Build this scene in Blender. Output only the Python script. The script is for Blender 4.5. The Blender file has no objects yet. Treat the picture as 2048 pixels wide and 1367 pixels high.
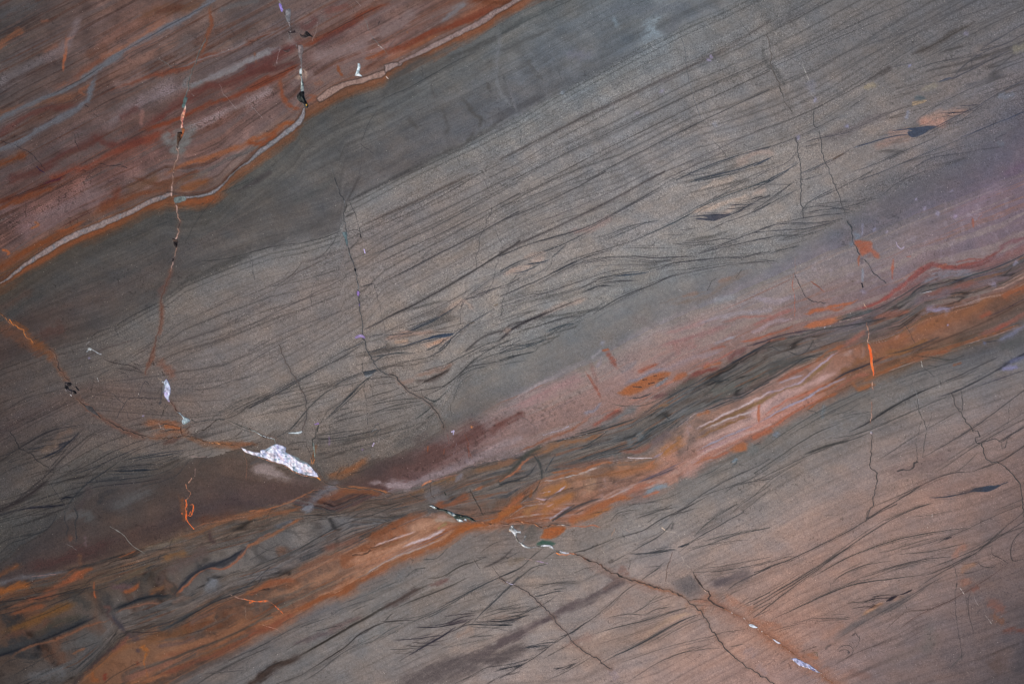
import bpy, math, numpy as np
C = bpy.context.scene.collection
# ---------------------------------------------------------------- camera, sky, sun, exposure
PX = 0.0006                         # metres per photograph pixel: the view is about 1.2 m wide
W, H = 2048, 1367
cam = bpy.data.cameras.new('camera'); co = bpy.data.objects.new('camera', cam); C.objects.link(co)
bpy.context.scene.camera = co
cam.lens = 60; cam.sensor_width = 36; cam.clip_start = 0.01; cam.clip_end = 50
co.location = (0, 0, W * PX * cam.lens / 36 )
co.rotation_euler = (0, 0, 0)
EL, AZ = math.radians(45), math.radians(38)       # sun elevation, azimuth from +X towards +Y
w = bpy.data.worlds.new('World'); bpy.context.scene.world = w; w.use_nodes = True
nt = w.node_tree; bg = nt.nodes['Background']
sky = nt.nodes.new('ShaderNodeTexSky'); sky.sky_type = 'NISHITA'; sky.sun_disc = False
sky.sun_elevation = EL; sky.sun_rotation = math.radians(90) - AZ
nt.links.new(sky.outputs[0], bg.inputs[0]); bg.inputs[1].default_value = 0.09
sl = bpy.data.lights.new('sun', 'SUN'); sl.energy = 1.65; sl.angle = math.radians(14); sl.color = (1.0, 0.93, 0.84)
so = bpy.data.objects.new('sun', sl); C.objects.link(so)
so.rotation_euler = (0, math.pi / 2 - EL, AZ); so.location = (1, 1, 3)
vs = bpy.context.scene.view_settings
vs.view_transform = 'Standard'; vs.look = 'None'; vs.gamma = 1; vs.use_curve_mapping = False
vs.exposure = 0.67
GAIN = (1.13, 1.07, .95)              # stone colour calibration: pigment = wanted tone * GAIN

# ---------------------------------------------------------------- grid of the polished face
STEP = 1.25; MARG = 420
def axis(n):
    core = np.arange(0, n + STEP, STEP)
    k = np.cumsum(np.linspace(2.0, 9.0, 76)); k = k * MARG / k[-1]
    return np.concatenate([-k[::-1], core, core[-1] + k])
gx, gy = axis(W), axis(H)
X, Y = np.meshgrid(gx, gy)                        # photograph pixels, y down
NY, NX = X.shape
X = X.astype(np.float32); Y = Y.astype(np.float32)

def _hash(ix, iy, seed):
    h = (ix.astype(np.int64) * 374761393 + iy.astype(np.int64) * 668265263 + seed * 1274126177) & 0xffffffff
    h = ((h ^ (h >> 13)) * 1274126177) & 0xffffffff
    h = ((h ^ (h >> 15)) * 2246822519) & 0xffffffff
    return ((h ^ (h >> 16)) & 0xffffff).astype(np.float32) / float(0xffffff)
def vn(x, y, seed=0):                             # value noise in -1..1
    ix, iy = np.floor(x), np.floor(y); fx, fy = x - ix, y - iy
    fx = fx * fx * (3 - 2 * fx); fy = fy * fy * (3 - 2 * fy)
    a = _hash(ix, iy, seed); b = _hash(ix + 1, iy, seed); c = _hash(ix, iy + 1, seed); d = _hash(ix + 1, iy + 1, seed)
    return ((a + (b - a) * fx) * (1 - fy) + (c + (d - c) * fx) * fy) * 2 - 1
def fbm(x, y, seed=0, n=4, g=0.5):
    o = 0; a = 1; t = 0
    for i in range(n):
        o = o + a * vn(x * 2 ** i, y * 2 ** i, seed + 17 * i); t += a; a *= g
    return o / t
def worley(x, y, seed=0):
    ix, iy = np.floor(x), np.floor(y); best = np.full(x.shape, 9., np.float32)
    for dx in (-1, 0, 1):
        for dy in (-1, 0, 1):
            cx, cy = ix + dx, iy + dy
            d = np.hypot(cx + _hash(cx, cy, seed) - x, cy + _hash(cx, cy, seed + 5) - y)
            best = np.minimum(best, d)
    return best
def sm(a, b, v):
    t = np.clip((v - a) / (b - a), 0, 1); return t * t * (3 - 2 * t)
def lin(c):
    c = np.asarray(c, np.float32) / 255.
    return np.where(c <= 0.04045, c / 12.92, ((c + 0.055) / 1.055) ** 2.4).astype(np.float32)

# the colour field works in display-like units (0..255) and is turned into pigment at the end
# ---------------------------------------------------------------- bedding: guide curves, top to bottom
def curve(pts, x):
    p = np.array(pts, float); s = -0.52
    x0, y0 = p[0]; x1, y1 = p[-1]
    p = np.vstack([[x0 - 3000, y0 - 3000 * s], p, [x1 + 3000, y1 + 3000 * s]])
    return np.interp(x, p[:, 0], p[:, 1])

bpy.context.scene.cycles.pixel_filter_type = 'BLACKMAN_HARRIS'; bpy.context.scene.cycles.filter_width = 1.0

V = [(0,567),(58,524),(148,472),(211,445),(264,424),(330,390),(372,396),(409,390),(438,377),(461,353),(500,320),(545,286),(587,253),(608,222),(642,200),(671,182),(719,163),(764,148),(803,127),(843,105),(882,84),(948,50),(988,26),(1038,0)]
VS = [(0,562),(260,425),(520,285),(780,143),(1040,0)]
B = [(0,730),(110,690),(185,668),(229,650),(319,601),(369,564),(448,530),(538,498),(600,486),(679,462),(690,405),(737,382),(816,340),(948,277),(1038,232),(1105,190),(1211,132),(1290,90),(1369,50),(1448,16)]
CC = [(0,922),(79,880),(185,828),(382,843),(448,838),(540,793),(598,762),(671,720),(729,685),(769,640),(895,572),(948,540),(1001,509),(1066,472),(1132,445),(1237,416),(1316,377),(1395,335),(1475,316),(1540,295),(1587,277),(1640,253),(1693,219),(1772,169),(1824,137),(1956,63),(2046,21)]
D = [(0,1120),(79,1068),(119,1033),(145,996),(185,970),(264,952),(356,928),(422,896),(480,905),(600,950),(669,954),(764,925),(843,880),(882,849),(909,806),(935,759),(1001,733),(1079,690),(1185,630),(1224,601),(1316,567),(1422,535),(1540,522),(1587,493),(1692,430),(1758,395),(1850,360),(1956,311),(2048,255)]
E = [(0,1128),(185,1010),(422,925),(669,965),(750,930),(843,893),(935,843),(1000,804),(1105,762),(1185,725),(1316,651),(1448,598),(1587,535),(1700,488),(1798,445),(1903,403),(2048,345)]
F = [(0,1168),(79,1149),(185,1123),(264,1099),(390,1057),(527,1018),(619,983),(669,975),(777,986),(843,970),(935,933),(1000,915),(1066,901),(1105,886),(1185,862),(1264,838),(1369,772),(1461,725),(1540,683),(1613,659),(1693,638),(1798,601),(1851,567),(1930,551),(2009,530),(2048,509)]
G = [(0,1430),(153,1363),(185,1337),(237,1284),(290,1265),(369,1236),(461,1189),(500,1178),(553,1163),(658,1112),(764,1060),(843,1023),(940,1032),(1014,1023),(1040,996),(1092,959),(1211,917),(1290,907),(1395,822),(1508,778),(1561,751),(1640,709),(1719,680),(1772,670),(1851,630),(1956,598),(2048,545)]
HH = [(0,1530),(343,1360),(448,1305),(540,1255),(658,1197),(764,1147),(843,1107),(948,1052),(1040,1046),(1158,1039),(1237,1002),(1316,978),(1390,936),(1508,875),(1600,822),(1693,780),(1745,756),(1851,717),(1956,688),(2048,655)]
XS = [0,256,512,768,1024,1280,1536,1792,2048]
# (base curve, offset, [colour at each XS])
c = lambda s: [tuple(int(v) for v in t.split(',')) for t in s.split()]
GUIDES = [
 (VS,-620, c('52,52,50 84,70,66 82,72,68 96,74,68 104,80,74 100,84,80 100,90,90 100,90,90 100,90,90')),
 (VS,-450, c('62,58,57 104,74,64 84,72,68 98,74,68 104,80,74 100,84,80 100,90,90 100,90,90 100,90,90')),
 (VS,-300, c('78,66,63 104,72,60 86,74,70 98,76,70 106,78,70 100,84,80 100,90,90 100,90,90 100,90,90')),
 (VS,-200, c('80,60,56 92,70,64 92,76,72 104,74,66 112,76,64 100,84,80 100,90,90 100,90,90 100,90,90')),
 (VS,-120, c('92,62,56 98,58,48 100,66,58 110,80,72 104,68,52 90,84,80 90,90,90 90,90,90 90,90,90')),
 (V,-45,  c('104,70,60 104,76,70 112,86,80 112,80,74 112,62,38 90,84,80 90,90,90 90,90,90 90,90,90')),
 (V,-14,  c('98,60,40 102,64,44 104,86,78 118,70,50 118,62,34 90,84,80 90,90,90 90,90,90 90,90,90')),
 (V,12,   c('110,58,28 114,62,32 112,68,42 110,66,40 120,66,38 90,84,80 90,90,90 90,90,90 90,90,90')),
 (V,32,   c('70,60,50 70,66,60 76,74,68 80,78,74 84,86,84 88,94,96 90,90,90 90,90,90 90,90,90')),
 (V,80,   c('64,60,56 74,70,66 80,78,74 84,85,83 92,95,94 90,98,102 98,98,98 90,90,92 84,84,88')),
 (B,-70,  c('70,56,50 76,68,64 82,78,74 86,83,81 90,92,94 88,96,100 98,98,98 90,90,92 84,84,88')),
 (B,-10,  c('68,55,50 76,70,65 87,83,79 88,84,82 90,90,92 88,96,101 98,98,98 90,90,92 84,84,88')),
 (B,8,    c('72,62,57 94,87,80 107,103,98 110,107,102 108,109,106 106,113,114 100,99,97 92,92,92 84,84,88')),
 (B,90,   c('74,63,58 100,90,82 114,104,97 118,108,102 116,112,108 116,115,113 104,102,99 94,92,92 84,84,88')),
 (CC,-60, c('74,62,58 98,82,74 113,103,96 122,111,103 122,116,110 120,116,113 114,108,104 94,91,90 82,81,85')),
 (CC,0,   c('68,62,58 96,80,72 113,104,96 124,114,105 126,119,112 126,121,116 120,114,108 104,99,96 88,86,88')),
 (CC,70,  c('76,69,64 96,84,75 114,104,95 124,112,102 128,121,113 130,123,117 128,120,112 114,104,98 90,86,88')),
 (D,-70,  c('70,68,64 86,78,71 99,88,79 110,101,93 126,121,114 124,121,115 126,121,115 112,104,100 88,84,90')),
 (D,0,    c('60,57,55 72,68,64 84,71,61 96,86,78 114,112,107 106,107,105 110,109,107 92,88,90 78,75,88')),
 (E,-16,  c('60,54,50 72,64,60 80,66,56 84,72,64 102,97,92 106,102,99 104,101,105 92,86,94 92,80,94')),
 (E,14,   c('60,52,50 66,58,54 84,66,56 76,58,53 128,112,113 130,116,118 120,110,117 104,93,102 102,84,102')),
 (E,60,   c('62,50,48 76,62,54 76,60,56 84,56,52 130,102,100 138,108,106 128,108,112 108,95,104 104,85,104')),
 (F,-30,  c('58,47,46 70,54,48 72,56,54 94,72,70 124,98,96 134,100,94 128,98,98 110,90,100 102,84,98')),
 (F,-10,  c('58,48,46 72,54,46 78,60,52 104,88,88 122,104,106 126,96,90 122,90,88 116,76,76 112,74,80')),
 (F,12,   c('76,54,42 92,72,58 98,76,60 98,74,60 88,78,72 92,88,82 90,82,76 96,82,84 96,82,90')),
 (F,60,   c('84,58,42 78,66,56 92,84,77 94,86,80 96,86,78 96,93,88 88,87,83 112,80,66 114,74,58')),
 (G,-50,  c('60,54,50 86,80,76 92,87,83 98,90,84 96,86,78 98,94,88 88,88,84 106,76,60 112,72,54')),
 (G,-12,  c('76,72,69 84,74,68 94,84,78 110,88,76 110,82,68 112,96,90 92,84,78 112,76,50 106,70,50')),
 (G,12,   c('96,64,44 110,70,44 120,76,50 144,100,76 136,84,54 150,106,78 140,100,84 122,70,44 108,70,50')),
 (HH,-45, c('96,64,44 112,72,48 126,82,56 156,108,80 144,88,54 150,100,76 154,118,108 116,72,50 96,74,64')),
 (HH,-8,  c('86,60,44 104,64,40 130,74,44 140,82,52 138,80,50 140,96,80 146,88,68 100,74,54 82,76,74')),
 (HH,18,  c('76,72,70 76,72,70 86,80,77 98,93,88 104,92,84 104,98,92 90,88,84 84,82,80 70,70,74')),
 (HH,70,  c('76,72,70 76,72,70 88,86,84 98,95,91 108,98,90 110,104,98 102,97,92 96,92,88 92,90,90')),
 (HH,160, c('76,72,70 76,72,70 84,82,80 104,98,93 112,104,97 120,108,102 116,105,98 112,98,92 98,88,86')),
 (HH,280, c('76,72,70 76,72,70 84,82,80 102,92,86 120,109,102 126,107,96 130,106,95 124,99,88 102,82,76')),
 (HH,420, c('76,72,70 76,72,70 84,82,80 102,92,86 112,96,91 130,109,101 138,102,85 120,99,90 94,78,74')),
 (HH,560, c('76,72,70 76,72,70 84,82,80 102,92,86 112,96,91 124,106,103 126,102,98 102,86,82 78,68,68')),
 (HH,760, c('76,72,70 76,72,70 84,82,80 102,92,86 112,96,91 124,106,103 118,96,92 90,76,74 64,58,60')),
]
# where strata parts are cut apart: (curve, offset), and the parts between the cuts
CUTS = [(VS,-330),(VS,-160),(V,-2),(B,0),(CC,0),(D,4),(E,-2),(F,0),(G,0),(HH,2),(HH,190)]
STRATA = ['mottled grey brown bed with faint orange streaks in the upper left corner',
 'brown bed with a slanting grey streak at the upper left',
 'rust red banded bed with small ring spots above the pale vein',
 'smooth dark grey green bed below the pale vein',
 'even sandy grey bed with straight parallel dark laminae',
 'sandy grey bed crossed by fans of thin dark cross laminae',
 'plain olive grey bed under the cross laminated bed',
 'dusty pink and mauve bed with a dark red brown patch',
 'ragged green grey bed with black wavy seams',
 'bright orange and pink streaked bed running across the lower half',
 'grey bed with sweeping dark laminae below the orange bed',
 'pinkish brown bed with curving laminae in the lower right corner']

# ---------------------------------------------------------------- depth below the guides gives colour and bedding coordinate
gy_c = []; cols = []
for cv, off, row in GUIDES:
    # far to the left and right of the photograph the beds simply run on
    gy_c.append(curve(cv, gx) + off); cols.append(row)
GY = np.array(gy_c)                                            # guide, column
dz = GY - GY[:1]
GC = np.zeros((len(GUIDES), NX, 3), np.float32)
for i, row in enumerate(cols):
    r = np.array(row, float)
    for k in range(3): GC[i, :, k] = np.interp(gx, XS, r[:, k])
GY = np.maximum.accumulate(GY + np.arange(len(GUIDES))[:, None] * 0.01, axis=0)
mean_depth = np.array([curve(cv, np.array([1024.0]))[0] + off for cv, off, _ in GUIDES])
mean_depth = np.maximum.accumulate(mean_depth)
def wx_(a, f, seed): return a * vn(X / f, Y / f, seed)
WARPX = wx_(2.2, 46, 1) + wx_(0.9, 13, 2) + wx_(.45, 5, 3)
WARPY = wx_(2.2, 46, 4) + wx_(0.9, 13, 5) + wx_(.45, 5, 6)
GC[len(GUIDES) - 7:] *= np.array([1.14, 1.11, 1.09], np.float32)
COL = np.zeros((NY, NX, 3), np.float32); S = np.zeros((NY, NX), np.float32)
T = X * 0.87 - Y * 0.49                                        # along the beds
SA = X * 0.47 + Y * 0.88                                       # roughly across them
FR1 = fbm(T / 34, SA / 3.4, 74, 3); FR2 = fbm(X / 9, Y / 9, 75, 3)
LK = Y + WARPY * 2.0 + 5 * FR1 + 3 * FR2 + 7 * fbm(T / 90, SA / 14, 76, 3)
for j in range(NX):
    yy = LK[:, j]
    for k in range(3): COL[:, j, k] = np.interp(yy, GY[:, j], GC[:, j, k])
    S[:, j] = np.interp(Y[:, j], GY[:, j], mean_depth)
# labels of the strata (per vertex; faces use their first corner)
LAB = np.zeros((NY, NX), np.int16)
cuty = np.array([curve(cv, gx) + off for cv, off in CUTS]); cuty = np.maximum.accumulate(cuty, axis=0)
for i in range(len(CUTS)): LAB += (Y + WARPY > cuty[i][None, :]).astype(np.int16)
STRAT = LAB.copy()
Z = np.zeros((NY, NX), np.float32)                             # relief in metres
# ---------------------------------------------------------------- streaky mottling that follows the bedding
st1 = fbm(T / 150, S / 9, 21, 4); st2 = fbm(T / 60, S / 3.2, 22, 3); bl = fbm(X / 34, Y / 34, 23, 4)
red = (STRAT <= 2).astype(np.float32); org = ((STRAT == 8) | (STRAT == 9)).astype(np.float32)
sand = ((STRAT >= 4) & (STRAT <= 5)).astype(np.float32); low = (STRAT >= 10).astype(np.float32)
amp1 = 0.05 + 0.09 * red + 0.11 * org + 0.0 * sand + 0.01 * low
amp2 = 0.02 + 0.035 * red + 0.06 * org + 0.01 * sand + 0.012 * low
st3 = fbm(T / 26, S / 1.7, 24, 2)
COL *= (1 + (.02 + .05 * red + .07 * org) * st3)[..., None]
COL *= (1 + (STRAT == 3) * (.07 * fbm(X / 60, Y / 22, 25, 4) + .05 * st1 + .035 * st2))[..., None]
COL *= (1 + amp1 * st1 + amp2 * st2 + 0.05 * bl)[..., None]
hue = fbm(T / 190, S / 14, 31, 3)
cld = fbm(X / 85, Y / 60, 33, 4); cl_ = fbm(X / 38 + 9, Y / 26, 34, 4)
COL *= (1 + .05 * cld + .035 * cl_)[..., None]; COL[..., 0] *= 1 + .05 * cl_; COL[..., 2] *= 1 - .05 * cl_
COL[..., 0] *= 1 + (0.02 + 0.06 * red + 0.06 * org) * hue
COL[..., 2] *= 1 - (0.02 + 0.08 * red + 0.08 * org) * hue
def thin(s, t, seed, wdt):                                     # thin dark lines where the noise crosses zero
    n = vn(s, t, seed); return np.exp(-(n / wdt) ** 2)
# thin layers of other rock inside the red, ragged, dusty and orange beds
def layer(mask, fa, fs, thr, col, a, seed):
    n = fbm(T / fa, (S + 2.5 * fbm(X / 70, Y / 50, seed + 3, 2)) / fs, seed, 3)
    m = sm(thr, thr + .22, n) * a * mask * (.75 + .5 * sm(-.4, .4, FR2))
    c3 = np.array(col, np.float32) * (.74 + .26 * sm(100, 1000, X))[..., None]
    COL[...] += (c3 - COL) * m[..., None]
r0 = (STRAT <= 2).astype(np.float32); r8 = (STRAT == 8) * 1.; r9 = (STRAT == 9) * 1.; r7 = (STRAT == 7) * sm(850, 1100, X)
COL += (np.array([98,76,68], np.float32) - COL) * (.2 * r0)[..., None]; COL *= (1 + .13 * r0 * bl + .07 * r0 * cl_)[..., None]
layer(r0, 260, 11, .12, (108,92,88), .5, 301); layer(r0, 300, 8, .22, (104,60,42), .5, 302); layer(r0, 220, 5, .28, (74,52,45), .45, 303)
layer(r0, 120, 3, .3, (122,92,80), .5, 304)
dk = sm(1500, 300, X) * .28
layer(r9 * sm(650, 1050, X), 330, 5, .10, (158,120,104), .6, 311); layer(r9, 300, 4, .2, (100,82,74), .65, 312); layer(r9 * sm(900, 500, X), 380, 6, .05, (92,74,64), .7, 315); layer(r8, 150, 5, .05, (88,78,68), .5, 325); layer(r8, 60, 7, .22, (74,60,52), .5, 326); layer(r9, 260, 3.4, .25, (136,72,38), .6, 313); layer(r9 * sm(500, 900, X), 200, 2.6, .34, (160,144,144), .5, 314)
layer(r8, 130, 6, .15, (104,96,90), .5, 321); layer(r8, 110, 4, .3, (120,74,50), .55, 322); layer(r8, 100, 3.4, .25, (58,60,62), .6, 323)
layer(r7, 300, 7, .18, (128,112,112), .5, 331); layer(r7, 260, 5, .28, (128,84,76), .5, 332); layer(r7, 90, 3, .3, (110,90,94), .5, 333)
COL[..., 2] *= 1 - .07 * r7 * sm(1750, 1400, X); COL[..., 0] *= 1 + .02 * r7
r67 = ((STRAT == 6) | (STRAT == 7)) * sm(1350, 1650, X); COL[..., 2] *= 1 - .05 * r67 * (STRAT == 7); COL[..., 1] *= 1 + .02 * r67 * (STRAT == 7)
# long straight laminae: the same sequence of layers all along the bed
u_ = np.arange(-600, 2600, .5); pr = np.zeros_like(u_); r_ = np.random.default_rng(11)
pos = -600.
while pos < 2600:
    pos += r_.uniform(5, 19); wd_ = r_.choice([.8, 1.1, 1.6, 3.2], p=[.35, .3, .25, .1]); a_ = r_.uniform(.04, .17)
    pr += a_ * np.exp(-((u_ - pos) / wd_) ** 2) + a_ * .35 * np.exp(np.minimum((u_ - pos) / 3.5, 0)) * (u_ < pos)
sw = S + 1.1 * fbm(X / 120, Y / 120, 40, 2) + .5 * vn(X / 17, Y / 17, 43)
prof = np.interp(sw.ravel(), u_, pr).reshape(S.shape).astype(np.float32)
fade = .95 + .45 * sm(-.5, .5, vn(T / 210, S / 16, 42)); COL *= (1 - prof * fade * (1.0 * (STRAT == 4) + .38 * (STRAT == 3) + .45 * low + .25 * (STRAT == 5)))[..., None]
# pale and dark bars that run across the beds, top centre and right
barm = sm(820, 980, X) * sm(1780, 1500, X) * sm(560, 380, Y - .0 * X) * ((STRAT == 3) | (STRAT == 4))
bar = vn((X * .9 - Y * .45) / 17 + .5 * vn(X / 40, Y / 40, 44), (X * .45 + Y * .9) / 150, 45)
COL *= (1 + barm * .055 * bar)[..., None]
# cross laminae at a shallower angle than the beds
Q = (Y + 0.27 * X) + 9 * fbm(X / 150, Y / 110, 50, 3)
cl = thin(Q / 8, (X - 0.27 * Y) / 260, 51, 0.11) * sm(-.25, .4, vn(X / 95, Y / 60, 52))
COL *= (1 - cl * (0.26 * (STRAT == 5)))[..., None]
Q2 = (Y + 0.42 * X) + 14 * fbm(X / 210, Y / 150, 54, 3)
cl2 = thin(Q2 / 9, X / 400, 55, 0.10) * sm(-.1, .6, vn(X / 120, Y / 70, 56))
COL *= (1 - cl2 * (0.13 * low))[..., None]
Q3 = S + 7 * fbm(X / 40, Y / 26, 58, 3)
cl3 = thin(Q3 / 9, T / 120, 59, 0.09) * sm(-.1, .5, vn(X / 60, Y / 40, 60))
COL *= (1 - cl3 * (0.42 * (STRAT == 8) + 0.10 * (STRAT == 9)))[..., None]

# crumpled thin seams in the ragged bed, sharpest at the left
Q4 = S + 13 * fbm(X / 75, Y / 34, 62, 4); Q5 = S + 6 * fbm(X / 30, Y / 16, 63, 3)
c4 = thin(Q4 / 10, T / 190, 64, .085) + .8 * thin(Q5 / 6.5, T / 70, 65, .10) * sm(-.1, .4, vn(X / 50, Y / 30, 66))
COL *= (1 - np.clip(c4, 0, 1) * (STRAT == 8) * (.11 + .05 * sm(1000, 500, X)) - np.clip(c4, 0, 1) * .12 * (STRAT == 9))[..., None]
# ---------------------------------------------------------------- strokes digitised tile by tile; blue-grey ones in C0 paint a sheen into the colour
K = 540 / 2048.
TX = dict(A=0, B=500, C=1000, D=1508); TY = [0, 340, 680, 1007]
PAL = dict(k=(30,28,32), g=(64,64,66), w=(188,184,186), o=(134,72,40), O=(212,98,46), r=(114,50,28), t=(92,104,104))
def colr(s): return PAL[s] if s in PAL else tuple(float(v) for v in s.split(','))
def tpts(tile, toks):
    ox, oy = TX[tile[0]], TY[int(tile[1])]
    return np.array([[float(a) * K + ox, float(b) * K + oy] for a, b in (t.split(',')[:2] for t in toks)])
def smooth(p, n=4):
    if len(p) < 3: return np.array([p[0] + (p[-1] - p[0]) * t for t in np.linspace(0, 1, 4)])
    q = np.vstack([2 * p[0] - p[1], p, 2 * p[-1] - p[-2]]); out = []
    for i in range(1, len(q) - 2):
        a, b, c_, d = q[i - 1], q[i], q[i + 1], q[i + 2]
        for t in np.arange(n) / n:
            out.append(0.5 * ((2 * b) + (c_ - a) * t + (2 * a - 5 * b + 4 * c_ - d) * t * t + (3 * b - a - 3 * c_ + d) * t ** 3))
    out.append(p[-1]); return np.array(out)
rng = np.random.default_rng(7)
def jag(p, a):                                                 # a crack: keep the corners, break up the straight runs
    out = [p[0]]
    for i in range(len(p) - 1):
        L = np.hypot(*(p[i + 1] - p[i])); n = max(1, int(L / 4.5))
        nrm = np.array([-(p[i + 1] - p[i])[1], (p[i + 1] - p[i])[0]]) / max(L, 1e-6)
        for k in range(1, n): out.append(p[i] + (p[i + 1] - p[i]) * (k + rng.uniform(-.2, .2)) / n + nrm * rng.uniform(-a, a))
        out.append(p[i + 1])
    return np.array(out)
def box(x0, y0, x1, y1):
    i0, i1 = np.searchsorted(gx, [x0, x1]); j0, j1 = np.searchsorted(gy, [y0, y1]); return slice(max(j0 - 1, 0), j1 + 1), slice(max(i0 - 1, 0), i1 + 1)
def dist_field(p, reach, warp=1.0):
    """normalised distance, position along the line and side, over the patch that holds the line"""
    sy, sx = box(p[:, 0].min() - reach, p[:, 1].min() - reach, p[:, 0].max() + reach, p[:, 1].max() + reach)
    if sy.stop - sy.start < 2 or sx.stop - sx.start < 2: return None
    D_ = np.full((min(sy.stop, NY) - sy.start, min(sx.stop, NX) - sx.start), 1e6, np.float32); U_ = np.zeros_like(D_)
    seg = np.hypot(*(p[1:] - p[:-1]).T); cum = np.concatenate([[0], np.cumsum(seg)]); tot = max(cum[-1], 1e-6)
    for i in range(len(p) - 1):
        a, b = p[i], p[i + 1]
        by, bx_ = box(min(a[0], b[0]) - reach, min(a[1], b[1]) - reach, max(a[0], b[0]) + reach, max(a[1], b[1]) + reach)
        xs = X[by, bx_] + WARPX[by, bx_] * warp; ys = Y[by, bx_] + WARPY[by, bx_] * warp
        if xs.size == 0: continue
        dx, dy = b - a; L2 = max(dx * dx + dy * dy, 1e-9)
        t = np.clip(((xs - a[0]) * dx + (ys - a[1]) * dy) / L2, 0, 1)
        d = np.hypot(xs - a[0] - t * dx, ys - a[1] - t * dy)
        oy, ox = by.start - sy.start, bx_.start - sx.start
        vD = D_[oy:oy + d.shape[0], ox:ox + d.shape[1]]; vU = U_[oy:oy + d.shape[0], ox:ox + d.shape[1]]
        m = d < vD; vD[m] = d[m]; vU[m] = ((cum[i] + t * seg[i]) / tot)[m]
    return sy, sx, D_, U_
def inside(poly, sy, sx, warp=1.0):
    """signed distance: negative inside"""
    xs = X[sy, sx] + WARPX[sy, sx] * warp; ys = Y[sy, sx] + WARPY[sy, sx] * warp
    ins = np.zeros(xs.shape, bool); dm = np.full(xs.shape, 1e6, np.float32); n = len(poly)
    for i in range(n):
        a, b = poly[i], poly[(i + 1) % n]
        c1 = (a[1] > ys) != (b[1] > ys)
        with np.errstate(divide='ignore', invalid='ignore'):
            xi = (b[0] - a[0]) * (ys - a[1]) / (b[1] - a[1] + 1e-12) + a[0]
        ins ^= c1 & (xs < xi)
        dx, dy = b - a; t = np.clip(((xs - a[0]) * dx + (ys - a[1]) * dy) / max(dx * dx + dy * dy, 1e-9), 0, 1)
        dm = np.minimum(dm, np.hypot(xs - a[0] - t * dx, ys - a[1] - t * dy))
    return np.where(ins, -dm, dm)
def mixin(sy, sx, m, col):
    COL[sy, sx] += (np.asarray(col, np.float32) - COL[sy, sx]) * m[..., None]
PEB = np.zeros((NY, NX), np.float32); MOT = np.zeros_like(PEB); SPK = np.zeros_like(PEB)
brk = fbm(T / 45, S / 4.5, 71, 3); brk2 = fbm(X / 14, Y / 14, 72, 3)
ECH = []
def echoes():
    for q, w_, a_, c_ in ECH:
        f = dist_field(q, w_ * 2 + 4, 0.4)
        if f is None: continue
        sy, sx, d, u = f
        env = np.clip(np.minimum(u, 1 - u) * 3, 0, 1); wd = np.maximum(w_ * .5 * (.5 + .5 * env), .55)
        mixin(sy, sx, np.exp(-(d / wd) ** 2) * a_ * env * (.85 + .5 * brk[sy, sx]).clip(0, 1.3), c_)
    ECH.clear()
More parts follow.
